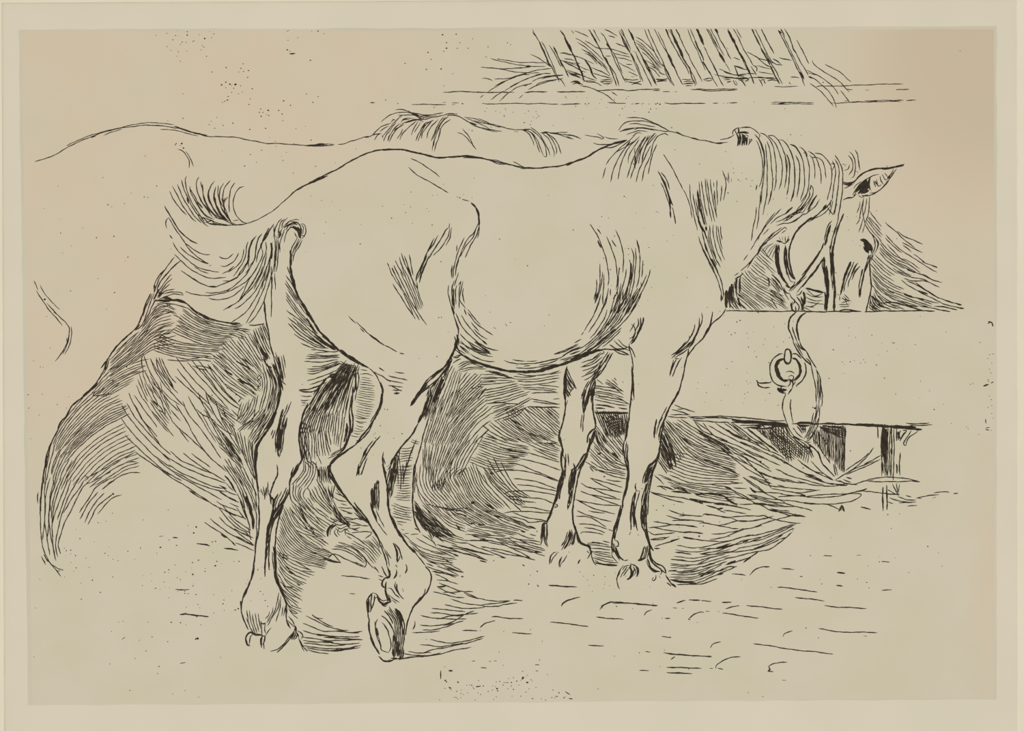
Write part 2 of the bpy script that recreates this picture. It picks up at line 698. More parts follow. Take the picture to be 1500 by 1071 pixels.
1.6 680 120 760 180 860 200 950 200 1000 190
1.4 830 250 880 200 950 180
1.4 860 270 920 220
> far/forelock
@ 600 90 6
1.6 980 598 1040 630 1080 690 1095 740
1.6 990 602 1060 620 1100 680 1145 800
1.6 1010 598 1070 625 1120 690 1150 760 1175 825
1.6 1175 825 1190 838 1205 825 1190 740 1140 660 1080 610 1040 592
1.6 1065 578 1130 630 1180 700 1215 770 1235 828
1.5 1160 625 1220 680 1255 750 1270 790 1270 840
1.6 1190 620 1240 670 1280 740 1295 790 1285 815
1.7 1200 625 1270 680 1310 740 1332 815
2.2 1150 628 1220 625
1.6 1160 628 1200 618 1260 630 1330 625 1390 622
1.6 1230 632 1300 640 1380 665 1440 682
1.5 1250 630 1340 640 1430 655 1500 675
1.8 1010 595 1060 600
@ 830 100 6
1.5 0 585 60 590 130 622
1.5 0 600 60 622
1.5 160 585 230 600 310 612
1.5 265 575 320 605 320 618 290 622
1.5 330 605 390 618 455 620
1.8 235 655 270 668 340 672 420 660
> near/body
@ 230 180 6
1.6 1500 465 1400 510 1290 555 1220 595 1150 660 1080 720 1010 780 930 825 850 865 770 890 690 898 600 902 520 893 460 882
2.6 1500 465 1400 508 1290 555 1210 600
2 1200 605 1140 670
@ 450 140 6
2.4 0 780 120 715 250 655 350 595 450 540 550 500 620 480 720 475 830 475 920 492 1000 512 1080 530 1160 545 1280 540 1380 535 1500 542
2.8 640 478 830 472
2.6 860 485 950 500
2.8 1130 545 1220 545
2 1370 545 1500 550
2 985 500 1020 512
1.7 910 550 980 585 1060 635 1110 670 1165 718
1.7 890 630 950 685 1020 730 1100 770 1170 815 1240 855
1.6 1360 910 1425 930
2.2 1440 940 1475 975 1500 1040
2 1140 795 1180 815
d 1340 898 3 1320 890 2 1375 870 2
@ 600 90 6
2.4 0 790 100 812 160 830 260 848 360 840 480 830 600 842 700 868 800 890 900 912 1000 932 1100 938 1220 930 1340 915 1420 890 1500 868
1.5 470 845 600 850 680 862
1.5 640 855 760 870 830 890
1.5 700 870 780 900 860 905
1.7 910 882 960 905 1000 925
2 970 940 1080 942
@ 830 100 6
2.8 0 855 70 820 160 790 250 735 340 690 420 660 530 630
2 330 700 400 695 460 670 520 640
2.4 400 668 500 642
> near/withers_hair
1.7 455 545 500 490 560 465 620 462 700 468 780 490 850 525 910 555
1.7 530 435 600 432 680 445 760 475 830 512 900 548
1.6 550 492 600 484 680 500 780 515
1.8 465 558 520 535 590 525
1.6 470 555 540 540 600 525 680 525 780 540 860 556 910 552
2.2 480 550 560 530
1.6 525 585 580 565 640 548 710 558
1.6 590 540 650 525 720 535 770 550
1.6 580 595 620 570 660 572
1.6 345 850 390 785 450 720 520 660 600 590
1.8 315 970 345 870
1.8 385 1000 410 900 450 800 510 710 560 640
1.6 440 735 520 690 590 640
2.2 520 690 560 640
1.8 450 975 470 880 500 780 560 680 640 600
1.6 540 835 545 780 580 710 640 620
1.8 530 965 560 870 600 760 640 680 690 600
1.9 560 970 600 860 640 740 690 650 720 590
1.8 605 885 600 800 600 700 
1.8 590 880 620 760 650 680 700 600
1.8 630 840 650 740 690 650 740 590
2.2 660 830 680 740 720 640 780 570
1.8 608 1000 640 890 690 780 740 680
1.8 660 995 690 870 740 760 760 660 800 600 860 575 895 590
1.8 715 930 740 820 760 740 795 670
1.7 710 680 740 640 790 580
1.6 580 830 600 860
> near/neck
1.6 890 552 960 565 1020 590 1100 612 1160 630 1240 640 1320 656 1420 652
2.2 960 556 1020 590
2.2 1090 610 1170 630
1.8 1240 640 1340 665 1380 655
1.5 1350 628 1420 615 1460 595
1.8 850 755 900 830 950 920 990 1000 1020 1065
> near/neck
@ 1000 175 8.571
3 690 190 702 260 688 335
3 715 175 728 240 715 325
3 748 190 755 260 745 330
3 778 195 782 260 770 325
2.8 808 215 805 265 800 325
2.6 842 245 835 290
2.6 700 170 760 165 830 175
2.4 860 240 870 270
> near/ear
@ 1150 190 8.571
3.6 880 790 950 700 1030 630
3.6 915 805 985 730 1050 640
3.6 955 810 1015 750 1060 690
3.2 1000 800 1055 760
3 860 830 890 790
> stall/recess
@ 1010 360 8.571
3 470 560 462 660 470 780
3 505 510 495 630 510 780
3 540 480 530 590 550 720
2.6 600 410 585 520 595 640
2.4 640 380 625 480 630 600
2.4 560 660 580 740 620 800
2.4 600 640 640 730 720 800
2.4 980 400 1000 450 990 500
2.6 1030 360 1090 410 1140 480
2.4 1030 400 1100 480 1160 560
2.4 1020 560 1100 640 1190 720
> near/leg_standing
@ 340 620 7.143
2.4 720 10 705 120 712 260 735 370
> shadow/thigh_shade
2.4 1240 10 1225 120 1190 240 1120 320 1040 400
2.6 1015 450 1020 530 1060 610 1140 720 1240 840 1340 950 1440 1060
> near/neck
@ 1000 175 8.571
1.6 470 250 560 240 620 215 650 190
2.2 625 190 630 150 660 120 700 105
1.6 700 108 760 98 830 98 890 125 940 160 970 195
2.2 760 98 860 102
h 5 1.8 .1 680 150 700 240 680 345 | 760 160 745 250 740 340
h 5 1.8 .1 700 180 720 260 700 330 | 880 240 850 280 810 335
2.4 690 170 740 160 830 160
3 760 200 770 260 760 300
2.6 690 100 705 140 690 180
2.4 710 210 700 280
2.6 740 180 790 230 800 290
2.4 790 190 830 210
2.4 830 250 875 260
2 655 130 680 190 690 240
1.8 500 640 530 730 545 830 530 930 510 1015
1.7 575 665 578 800
1.7 555 720 560 780
1.8 608 740 612 785
1.9 490 830 485 930 475 1030
@ 1000 280 8.571
1.8 430 -140 430 -40 437 180
1.8 390 -110 393 -50
1.8 390 20 405 120 420 265
1.8 395 -10 410 100
1.8 345 -150 370 60 430 340
1.8 305 -150 330 60 360 200 405 385
1.8 280 -160 300 20 330 200 365 385
1.8 235 -130 260 60 290 230 310 320
1.8 205 -115 220 60 260 260 300 430
1.8 185 -20 210 110 250 300 280 430
3.2 190 0 200 140 220 260
2.6 210 200 250 330 270 420
1.9 130 30 150 170 190 330 240 480
1.7 85 -90 100 100 130 250 185 495
1.6 5 -20 50 60 90 180 120 340
2 165 100 185 220 210 380 240 490
3 190 320 225 440 255 510
2.4 240 440 275 510 300 600
3 290 440 300 500
1.8 340 425 345 560 380 720 435 900
1.7 380 420 385 540 420 720 490 890
1.7 420 430 430 560 470 720 530 865
1.7 445 440 455 550 500 740
2 475 440 480 520 495 610
1.7 300 560 330 680 380 820 430 930
1.7 320 490 340 650 390 790 475 960
1.9 200 570 240 690 310 830 380 970 410 1060
1.9 240 500 270 620 320 780 390 930 465 1070
3 270 640 310 760
3 360 850 420 945
1.8 330 800 370 880 420 960
1.8 930 200 910 340 880 490 860 625
1.8 960 220 950 340 930 480
1.7 1160 265 1070 380 1000 490 930 610 850 740
1.8 1235 225 1150 310 1060 420 980 530 945 620
2 815 795 765 870
1.7 1080 470 1010 550
1.7 1380 205 1300 280 1190 330 1100 415
1.7 1500 225 1400 270 1290 340 1170 395
1.7 1500 300 1420 370 1350 400 1260 405 1175 435
1.8 1420 275 1350 345 1260 380
2.4 1480 210 1420 275 1500 260
1.8 1310 480 1280 455 1230 500 1150 560 1050 640
1.7 1300 490 1240 530
1.6 1245 455 1160 520 1080 600 1000 680 940 770
1.6 1150 510 1060 600 990 680
3 1060 640 980 710 940 800
1.9 960 760 880 850 820 920 730 1005
1.8 705 1025 650 1065
@ 1010 360 8.571
1.8 150 0 200 120 270 260 330 380 370 480 400 600 400 700
2 270 190 330 270 370 370 405 470 425 580 430 650
2.4 400 620 420 680
2.4 395 620 400 700
> near/mane
@ 1000 175 8.571
1.9 905 185 970 280 1010 400 1025 520 1020 660 1010 780 995 900 980 1070
1.8 970 190 960 240 1000 330 1025 440 1030 560
1.8 925 265 970 370 995 480 1005 600 1000 720 960 850
2 935 820 915 890
2 960 190 985 215
1.8 1035 305 1050 420 1060 560 1062 720 1060 860 1050 990 1030 1070
2.4 1015 400 1028 500 1020 620
1.8 1060 275 1090 360 1105 480 1120 640 1130 800 1120 900 1075 1065
1.8 970 170 1030 190 1090 250 1140 360 1165 500 1175 650 1170 790 1145 900
1.8 1070 200 1140 270 1190 360 1230 470 1250 580 1245 740 1210 880
1.8 1070 205 1140 205 1200 260 1250 360 1290 460 1310 580 1300 740 1275 860
1.8 1310 435 1340 530 1345 660 1330 820 1310 950
1.8 1210 260 1260 265 1320 330 1370 440 1400 560 1410 720 1400 880 1355 1030
1.8 1345 310 1420 350 1470 430 1500 490
1.8 1420 450 1460 540 1470 660 1460 800 1435 975
@ 1000 280 8.571
1.7 985 0 970 130 955 250
1.7 1060 0 1050 90 1005 300
1.8 1110 0 1100 80 1070 170
1.8 1320 0 1310 50
1.8 1400 0 1390 60 1355 130
@ 1150 190 8.571
1.8 0 160 45 225 90 330 115 450 120 600 115 740 75 900
1.8 0 340 15 460 15 600 0 700
1.8 20 310 45 380 55 500 50 640 25 820
1.8 60 182 120 205 170 260 210 350 235 470 245 600 235 750 190 890
1.8 135 320 170 400 185 520 180 650 150 850
1.8 175 215 230 250 270 330 300 450 305 560 295 700 270 810 200 910
2.2 255 270 280 340
1.8 290 265 345 305 385 350 420 430 445 530 455 685
1.7 305 320 350 370 370 470 375 615
1.7 330 350 370 345 430 360 470 400 500 490 515 610
1.8 370 295 430 300 480 325 530 385 570 450 590 530 580 650 560 770 525 885
1.7 340 340 375 360
1.8 790 320 830 360 850 430 840 510 800 570
1.8 805 280 850 320 880 400 880 500 860 590 830 610
1.9 880 255 910 320 925 410 940 510
1.6 770 430 745 465
1.6 810 440 790 490 740 515
2 720 430 750 440
1.6 890 520 920 540
> near/head
1.8 320 690 350 730 350 800 310 880 240 970 170 1040 120 1070
2 300 760 310 810 260 910 190 1000 110 1060
h 7 1.7 .08 300 760 250 880 130 1040 | 360 760 330 870 210 1060
h 7 1.8 .08 410 800 340 920 220 1070 | 430 880 370 970 260 1065
3 400 820 330 930 280 1010
2 95 970 40 1025 0 1060
2.4 330 700 310 760
@ 1150 280 8.571
2.4 585 110 540 180 460 250 390 310 310 360 230 420 160 480 115 550 85 620 60 700 45 800 60 900 80 1000 95 1070
1.7 580 180 530 240 460 300 380 340 290 390
3 520 170 470 240
2 600 300 530 200
1.8 580 110 565 190
3 340 330 260 390 160 470
1.7 90 200 40 245 0 280
1.8 250 190 150 260 60 300 0 340
1.7 240 280 150 350 60 400 0 405
2.6 90 310 50 340
1.8 330 200 270 280 200 300
1.6 0 370 60 320 150 270
1.7 985 80 975 200 980 300 1000 400 1050 490 1090 550 1120 610 1120 680
1.7 1030 90 1010 200 990 300
1.8 1060 70 1055 200 1040 300 1015 390
1.7 940 130 930 200 900 275
1.8 975 130 950 260 925 370 895 420
1.7 975 340 960 420 925 520
1.7 1000 420 990 470 970 525
1.8 1020 450 1080 530 1120 570 1155 620 1165 680 1150 740 1120 790
2.6 1140 590 1168 660 1150 740
1.8 1120 600 1135 680 1110 760 1080 810
2 1110 790 1080 840 1060 900 1065 1000 1065 1070
1.8 1080 800 1040 860 1010 950 980 1070
1.8 1110 800 1080 880
2 970 980 950 1070
2.4 820 885 790 960 740 1060
1.8 860 890 830 970 780 1070
1.8 910 900 870 960 830 1050
1.9 940 945 890 990 850 1070
@ 1130 360 8.571
3 1000 200 960 300 920 400 890 520 870 620
1.8 1040 205 980 340 930 470 905 580
1.8 1085 215 1030 320 980 430 960 525
1.9 1110 255 1060 320 1010 430
2.4 980 210 940 330 890 440
1.9 1150 290 1120 400 1100 520 1100 650
2.6 1210 240 1170 330 1140 450 1120 560 1115 650
2.4 1235 180 1235 290 1245 400 1255 500 1240 600 1220 700 1180 840
2 1250 120 1220 200 1180 290
2 820 610 860 620
2 855 630 855 690
h 5 1.8 .1 880 650 930 690 970 760 | 930 590 960 620 1000 640
h 4 1.9 .15 835 740 910 740 990 730 | 860 790 930 800 980 790
1.8 880 720 960 690
1.8 890 670 1000 690
2.6 850 820 950 800 1040 820 1130 830
2 860 835 1000 825
> near/eye
@ 1150 280 8.571
4.5 950 615 1010 630 1050 680 1075 750
4.5 990 650 1030 700 1050 760
4.5 1010 690 1040 770
3 940 615 1000 612 1060 660 1090 720 1080 780
3.2 1000 680 1010 740 1050 780
2.6 1060 800 1030 860
2 985 690 1000 740
> near/ear
@ 1150 190 8.571
2.6 725 660 780 670 850 660 900 620 950 570 1020 525 1090 500 1180 490 1280 490 1380 470 1500 435
2.2 1060 520 1150 485 1290 480 1400 460
1.8 730 650 760 690 820 690 870 670
3 730 680 800 690 840 680
1.7 740 735 800 710 850 690
3 1380 470 1430 460 1490 445
2 1400 490 1360 550 1310 620 1260 690 1200 750 1120 800 1040 830 960 830
2 1360 490 1330 560 1280 610
3.2 1320 570 1290 620
1.7 1290 640 1230 720 1150 780 1060 800
2 725 885 770 860 840 855 900 810
2.4 780 850 850 850
1.8 850 820 900 730 980 650 1060 600 1120 570 1180 560
h 8 3 .06 850 820 920 720 1000 640 | 1070 610 1060 700 1070 770
4 900 780 960 710 1030 640
4 930 800 1000 720 1050 650
4 960 800 1040 760
3.2 1070 600 1050 680 1070 760
1.8 920 820 960 850 1010 820 1060 830
1.9 1110 640 1140 720
1.9 1150 620 1170 710 1210 690
1.9 1190 580 1210 650 1240 690
1.9 1220 560 1260 630 1290 620
1.9 1250 545 1290 600
2.4 1130 640 1150 690
1.7 960 650 900 690 860 740
2.2 1275 450 1290 490
> halter/cheek_strap
1.8 595 390 620 450 635 520 620 650 600 800 590 880
1.8 625 365 665 450 680 540 670 680 655 800 640 940 620 1070
1.9 625 320 680 400 715 490 725 600 722 720 710 850 695 950 670 1070
1.7 570 430 620 430 610 480 590 520
1.7 600 890 580 990 550 1070
1.8 560 480 580 500
2.2 640 940 660 945
@ 1150 280 8.571
1.8 720 0 700 120 690 200 670 300 655 400 620 500 590 600 565 740
1.8 660 0 640 160 620 240 600 300
1.8 600 0 590 90
2.6 735 280 700 370 670 450 640 540 620 640 605 750
1.7 660 430 620 520 590 620 570 740
3 670 440 640 540
2 565 740 575 850 585 950 590 1070
3 600 750 600 870 605 1000 610 1070
> halter/cheek_strap
2 590 370 540 430 515 520 490 620
3.4 570 420 540 530 500 680
2.4 490 650 460 720 420 790 360 870 290 960 210 1060
1.8 490 670 500 690
2.6 450 740 400 820
> halter/noseband
@ 1130 360 8.571
1.8 650 10 610 80 550 180 480 280 410 380 330 470 220 560
2.4 600 80 520 210 440 330 360 430 300 500
1.8 440 380 380 440 310 510 240 570
1.8 660 150 590 250 520 340 440 440 350 550
3 620 210 540 330 470 410
2.4 650 160 600 240 500 380 440 450 390 520
1.8 470 420 400 490 320 590
3.4 660 140 665 260 685 400 700 540 700 680 690 820
2 650 150 640 260 670 400 680 520
3.4 690 250 705 400 715 540 710 660
3 670 580 680 700 670 810
1.8 730 0 740 150 745 300 760 450 770 560
3.6 770 0 765 130 775 280 785 420 795 560 790 700 785 820
2.2 750 200 760 350
h 4 2 .1 430 540 540 560 660 590 | 450 770 520 750 600 700
3.4 430 535 540 560 660 590
1.7 430 590 520 640 650 640
1.7 420 640 540 690 640 690
1.7 440 700 540 720 660 740
1.8 450 560 550 630 640 600
4 400 580 420 660 410 740
> halter/throat_strap
3.4 70 0 70 120 85 250 120 370 170 450 210 500
2 100 0 90 130 110 300 150 400
2 160 60 160 180 180 280 220 400
3 180 20 190 130 200 250 240 360 290 420
2.2 235 0 220 120 235 230 260 340 300 430
2.4 200 180 220 300 270 420
1.8 190 320 240 440 290 460
2.6 210 500 240 530 270 500
3 180 490 220 530
2 100 440 130 520 170 600 220 680
2.2 150 520 190 590 230 600
2 300 450 260 520 220 570
@ 1000 280 8.571
2.4 1500 430 1440 500 1390 580 1350 680 1330 780
1.8 1180 620 1240 640 1280 660 1310 630 1330 560
1.8 1210 580 1230 620
1.8 1250 570 1260 620
1.8 1290 570 1290 640
3 1180 620 1250 640
2.4 1290 660 1340 600
2.4 1330 780 1340 880 1360 1000
3 1290 680 1280 800 1290 920 1310 1050
2 1210 670 1190 780 1200 900 1220 1040
3.4 1180 680 1170 800 1180 920 1210 1050
> halter/knot
@ 1130 360 8.571
2.2 230 600 250 650 290 690 270 740
2.6 320 640 370 720 390 820
3 370 640 400 740 400 800
2.6 260 700 260 800 310 840
2.4 290 690 350 760 330 820
3 240 720 260 790
2 310 620 350 610 390 560
1.8 360 800 420 780 500 820
2 420 760 540 770
2.4 390 780 420 820 520 830
2.2 300 760 310 830
> stall/recess
@ 1000 280 8.571
h 16 1.5 .06 1150 650 1050 690 980 760 | 1220 680 1180 760 1150 880
h 9 1.7 .08 960 720 1000 760 1150 890 | 820 990 900 1070 980 1130
h 6 1.7 .08 980 700 1070 800 1160 930 | 870 880 1000 1000 1090 1060
2 940 780 900 830 810 970
@ 1010 360 8.571
h 20 1.7 .05 880 120 980 190 1080 290 | 690 310 780 430 1010 560
h 14 1.7 .05 690 310 850 460 1200 640 | 640 600 800 720 900 820
h 13 1.8 .05 700 400 900 560 1250 790 | 590 640 720 740 800 830
h 10 1.8 .1 1010 350 1080 470 1160 620 | 900 560 1060 680 1260 800
h 8 2.6 .1 1010 360 1060 380 1130 410 | 1000 540 1100 600 1200 690
h 9 2.2 .08 660 360 640 460 650 600 | 470 520 450 640 460 780
h 6 2.2 .1 560 640 600 720 680 810 | 460 720 500 770 530 810
3 460 560 450 680 460 780
3 530 480 510 600 530 720
3 590 420 570 540
2.4 570 420 640 380 670 340
3 600 660 640 760
h 5 2 .1 950 600 1100 700 1200 810 | 800 700 900 790 1000 820
h 8 1.8 .1 1050 600 1160 690 1260 780 | 1000 640 1050 720 1100 800
3 1000 460 1000 510
> stall/board
2 455 820 600 815 700 820 850 825 1000 825 1150 825 1300 820 1500 822
2 700 825 880 820 1050 828
@ 1130 360 8.571
2.2 0 820 120 820 240 828 400 825 540 830 660 830 800 825 900 828 1040 830
@ 1240 380 8.571
2.2 230 655 360 655 500 645 640 650 800 645 960 645 1110 650
> stall/recess
@ 1240 290 8.571
1.6 285 160 340 240 440 360
h 4 1.7 .06 270 240 350 350 455 470 | 235 330 330 450 430 560
1.7 280 240 360 320 430 410
1.8 485 305 560 375 640 440 720 520 860 630
1.8 640 420 740 490 840 530 955 580
2.6 910 560 955 582
1.8 700 560 780 600 870 650 955 690
1.8 705 595 760 630 820 680
1.7 495 460 560 540 620 600 720 680 800 730 900 790 1000 860 1140 935
1.7 840 705 920 760 1000 820 1140 870
2.2 950 800 1000 820
2.4 1080 855 1140 875
1.7 490 500 560 580 640 650 700 690
h 5 1.8 .06 430 540 520 650 640 740 800 800 940 905 | 410 680 500 780 620 870 740 940 870 1000
1.7 510 580 600 680 680 760 790 820
1.9 420 620 520 720 620 800 720 870 830 920 960 970 1060 1020 1200 1065
2.6 760 900 860 940
2.6 960 960 1060 1020
h 7 1.7 .07 365 730 480 840 620 940 | 310 840 420 970 560 1070
1.7 580 880 680 950 780 990 900 1010
@ 1240 380 8.571
1.8 640 140 720 180 830 220 960 250 1060 300 1170 350
1.9 720 240 820 270 960 270 1040 290
1.8 750 270 860 310 960 370 1060 430 1150 480 1260 520 1440 570
2.8 1240 515 1340 550
3 1380 555 1445 572
1.8 690 260 780 330 900 400 1040 470 1160 530 1280 580 1470 615
2.6 900 390 1020 440
2.6 1400 610 1475 616
2.2 860 290 960 360 1080 440 1160 490
h 12 1.8 .05 330 100 450 220 600 320 700 360 | 330 360 420 470 560 560 680 590
h 8 1.8 .06 320 140 500 310 740 430 900 500 1160 590 | 340 300 480 480 680 560 880 610 1100 650
1.8 700 420 820 470 920 490 1060 530 1160 550
3 720 440 840 480
3 900 490 980 510
2.2 1100 590 1240 600 1390 635
1.8 900 580 1060 610 1180 635 1300 655
2.4 1190 640 1300 655
h 14 2 .1 340 340 370 450 480 560 | 290 580 380 610 480 640
h 8 2 .1 340 410 420 540 560 620 | 280 620 400 640 560 650
h 8 2.2 .1 480 540 600 590 760 640 | 270 650 420 650 700 655
2.6 480 540 600 545 760 580 860 590
2.6 300 450 400 540 440 600
3 380 560 480 610
2.2 700 560 800 600 960 640
2 420 360 560 480 740 560 900 600
2.4 500 370 600 430
> rope/rope
@ 1130 440 15.22
2.4 570 250 500 310 430 370 390 460 380 560 395 660 440 770 490 910
3 430 370 390 480 385 600
3 770 270 690 330 620 410 575 510 560 610 580 720 625 910
2 610 430 620 490
2.2 470 590 490 690 530 810 560 910
> near/body
@ 940 230 9.243
2 220 190 270 290 330 420 370 560 395 700
2 265 205 330 300 380 440
2.4 245 230 310 350 360 500 420 660
2.6 300 330 350 480 400 640
1.8 260 350 310 460 360 600 390 720
1.9 375 600 385 720 395 825
1.9 415 680 440 780 455 905
> heap/inner_hatching
@ 225 390 8.571
2.4 110 400 250 425 400 465 500 545 640 625 780 680 920 710 1090 722
2.2 430 490 560 600 700 655 860 705
2.6 250 430 340 430 420 470
2 1200 742 1300 740 1380 722
> heap/edge_hatching
@ 370 450 11.55
2.4 190 0 210 100 235 260 265 400 285 560 320 720 370 880
2 50 360 110 520 200 700 290 880
2 90 350 150 500 220 660 300 800
2 130 310 180 460 240 610 290 720
2 160 290 210 420 260 560
2 180 280 225 380 265 500
2 10 380 70 540 150 720 240 900
2 0 460 70 600 150 760 200 860
2 0 560 60 680 140 820
2 0 700 80 820 150 920
2 20 400 90 580 190 760 260 860
2.2 170 840 200 880 250 900
2.2 160 880 230 920
2.2 200 800 260 870
2 190 290 170 270
> stall/recess
@ 1240 380 8.571
2.2 330 450 360 530 440 600
2.2 320 480 350 560 430 620
2.2 300 520 340 590 420 640
2.2 290 560 330 610 400 650
2 340 420 380 500 470 580
2 350 380 400 470 500 570
2.2 280 600 320 630 380 655
2 400 560 480 600 560 630
2 440 540 540 590 660 620
2 310 470 300 540 290 600
2 360 540 340 600 320 640
> far/flank_hair
@ 230 180 6
1.8 110 600 150 680 200 750 260 810
1.8 135 555 190 660 240 750 300 830 345 870
1.8 178 540 220 640 270 730 330 820 390 880 
1.8 215 500 240 590 280 680 330 770 400 870 450 912
1.8 262 468 248 490 260 580 290 670 350 770 420 880
1.8 290 555 300 620 350 710 400 790 450 840
1.8 290 580 340 660 370 740 440 820 500 850
2.4 260 660 280 710
2.6 355 690 400 750
1.8 370 478 350 510 350 590 380 670 430 750 490 830
1.8 385 515 400 590 410 660 450 750 510 820 570 850
1.8 400 540 410 640 440 720 500 800 560 840
1.8 505 510 470 560 455 630 470 700 510 770 560 830
1.8 450 585 450 660 480 730 530 810 600 850
2.2 515 560 500 640 510 700 550 780 620 860
2.8 500 640 520 720 560 800
1.8 540 550 535 620 550 690 580 770 640 850
1.8 585 530 555 590 550 670 580 740
1.8 645 505 600 560 580 630 580 700 600 780 650 870
1.9 685 528 650 580 635 660 635 790
1.7 765 562 720 575 685 630 670 710 680 780 710 830 760 875 800 885
1.8 620 650 590 700 600 770
2 570 660 590 740
2.6 520 740 570 820 630 865
2.4 560 740 600 800 630 850
1.8 400 830 460 850 540 885 620 895
1.8 500 830 580 850 680 895 760 890
1.7 420 880 480 860 500 880 540 893
1.8 600 750 640 860 690 890
1.7 670 862 720 855
1.8 340 790 420 850 470 890 560 895
2 580 700 600 660
2 350 600 400 700 470 790
> near/tail
@ 225 300 8.571
2.2 135 15 190 105 250 210 330 330 400 400 470 450 555 490
1.8 190 160 250 270 320 370 380 460 450 560 540 650 620 700 690 740
1.8 190 165 165 190 150 240 165 300
2 200 380 235 430
1.8 240 470 290 560 370 640 470 730 570 790 680 825 820 845
1.8 330 530 420 610 530 680 620 720 690 740
2.4 600 710 690 740
1.8 390 480 460 530 550 590 630 625 710 625
2.4 700 770 725 760
1.8 265 620 350 710 440 790 540 855 650 905 760 925 910 910
1.7 510 780 600 830 690 862
1.9 345 825 420 880 520 945 620 1000 700 1028 770 1030 860 1000 960 960 1060 910
2.6 480 920 580 980
2.4 690 1025 790 1025
1.9 820 650 870 675 930 670 1000 615
1.9 840 770 900 775 980 730 1030 680 1070 605
1.9 860 865 940 830 1010 770
1.8 930 850 1010 800 1080 730 1120 650 1135 555
1.8 870 955 960 955 1050 905 1130 820 1180 730
1.8 1000 900 1080 790 1120 730 1160 610 1165 540 1185 470
1.8 1050 900 1130 790 1180 700 1200 560 1235 435
1.8 1190 790 1185 690 1200 590 1230 480 1290 390
1.8 1200 780 1270 680 1285 540 1310 430 1355 365
1.8 1290 715 1310 620 1350 510 1390 400 1450 290
1.8 1360 560 1355 510 1400 410 1440 340 1500 260
@ 225 390 8.571
1.8 400 315 480 345 580 365 680 368 790 355 900 330 1000 290 1100 235 1180 180
1.8 650 330 760 335 870 320 980 270 1080 190 1180 80 1220 0
1.8 690 400 790 422 900 410 1000 370 1080 310 1140 250
1.8 870 555 950 510 1050 450 1150 360 1250 250 1330 120 1370 0
2.2 935 525 1000 485
1.8 1015 535 1100 490 1200 400 1290 290 1360 160 1400 40
1.8 1060 450 1150 340 1250 200 1320 60
1.8 970 710 1080 640 1180 550 1250 450 1330 300 1390 140 1420 0
1.8 1160 715 1230 600 1310 450 1380 290 1430 140 1460 20
1.8 1190 720 1270 640 1330 550 1390 420 1430 290 1470 150
1.8 1070 430 1130 330 1180 200 1290 40
1.6 920 300 960 290 920 320
1.9 1475 0 1480 160 1480 420 1478 640
2.4 1390 420 1400 560 1410 680
h 5 1.6 .1 1390 100 1400 60 1420 0 | 1450 230 1480 120 1500 0
@ 360 300 8.571
1.8 0 860 60 780 110 680 130 560 140 480 170 410 205 365
1.8 0 590 15 500 30 465
1.8 0 770 40 690 50 560 90 440 135 390
1.8 35 790 30 690 40 560 80 440
1.8 130 720 150 620 190 520 240 400 290 290
1.8 205 570 190 500 250 420 310 310 355 240
1.8 0 970 80 880 150 770 205 650 210 580 195 540
1.8 20 1070 110 940 180 800 220 680 260 560 250 460
1.9 100 1060 180 900 240 740 260 600
1.9 200 1060 240 880 280 740 320 600 330 470
2.2 310 480 330 560 310 680 290 800 240 960
1.8 270 1060 320 900 350 780 370 640
1.8 375 1070 365 940 365 860
1.8 330 1060 335 900
3 320 480 330 580 320 680
1.9 350 410 370 300 400 230 450 175
1.8 350 260 355 330 365 410 370 540 360 700
1.8 370 390 410 420 430 350 460 290
1.8 430 600 430 480 460 380 490 300
1.8 480 470 500 380 530 320 560 290
1.8 410 400 415 300 440 220 490 180
1.8 450 290 470 220 525 160
2.4 400 330 440 360 420 420
2 390 420 385 560 370 700 360 850
2 410 430 410 560 400 720 380 840
2.4 380 560 380 700
2 460 290 510 240 550 210
2.6 480 290 540 250 600 230 650 250
2 500 320 540 260 620 250
2.2 530 330 560 280 600 290 640 330
3 590 270 640 300 660 360
1.6 500 240 560 200 640 185 670 200
2 560 210 640 220 690 280 700 370
1.8 640 210 680 260 690 340
1.8 700 230 740 260 755 330 740 390 700 430
1.8 690 240 720 280 715 370
3.6 650 280 680 340 690 410
3.6 660 340 690 420
3 700 380 740 400
1.8 610 350 630 390 640 410
1.9 650 400 620 470 580 540 560 640 550 760
1.9 670 420 640 500 600 560 580 650
1.8 710 440 660 540 610 620 590 710
1.7 690 430 640 530 600 600
3 560 570 570 680 560 780
3.4 555 760 575 860 600 960 625 1070
> near/body
@ 360 410 8.571
3.2 580 0 620 110 660 210 720 310 780 400 830 490 870 560 930 650 1000 720 1070 790 1140 860 1200 910 1290 970 1400 1030 1500 1080
2.4 560 -50 600 60 640 190
h 8 2 .05 510 -130 590 0 660 220 780 410 | 500 90 600 230 720 400 850 540
h 5 2.2 .05 510 160 620 320 760 500 900 660 | 520 260 640 430 780 570 940 680
h 6 2 .07 550 410 720 540 900 720 1100 850 | 555 570 680 690 840 790 1000 860
h 4 1.9 .07 560 460 700 600 860 700 1020 800 | 540 500 660 630 800 740 960 800
1.9 605 680 700 740 820 810 920 850 1040 860
1.9 690 795 790 840 880 860
h 3 2 .1 820 880 950 890 1150 900 | 850 920 1000 905 1180 895
3 740 370 800 460 850 540
3 760 480 850 620 900 680
3 830 640 960 760 1110 860
3 850 700 980 800 1130 880
3.4 960 700 1080 800 1180 890
2.6 760 700 880 780 1000 850
2 520 -170 560 -60 590 10
@ 560 280 8.571
1.8 785 0 830 20
1.7 1110 150 1170 205
3.2 1175 205 1205 280 1215 350 1215 430
2 1215 430 1200 500 1165 590 1100 700 1040 835
1.8 1220 420 1210 530 1190 590
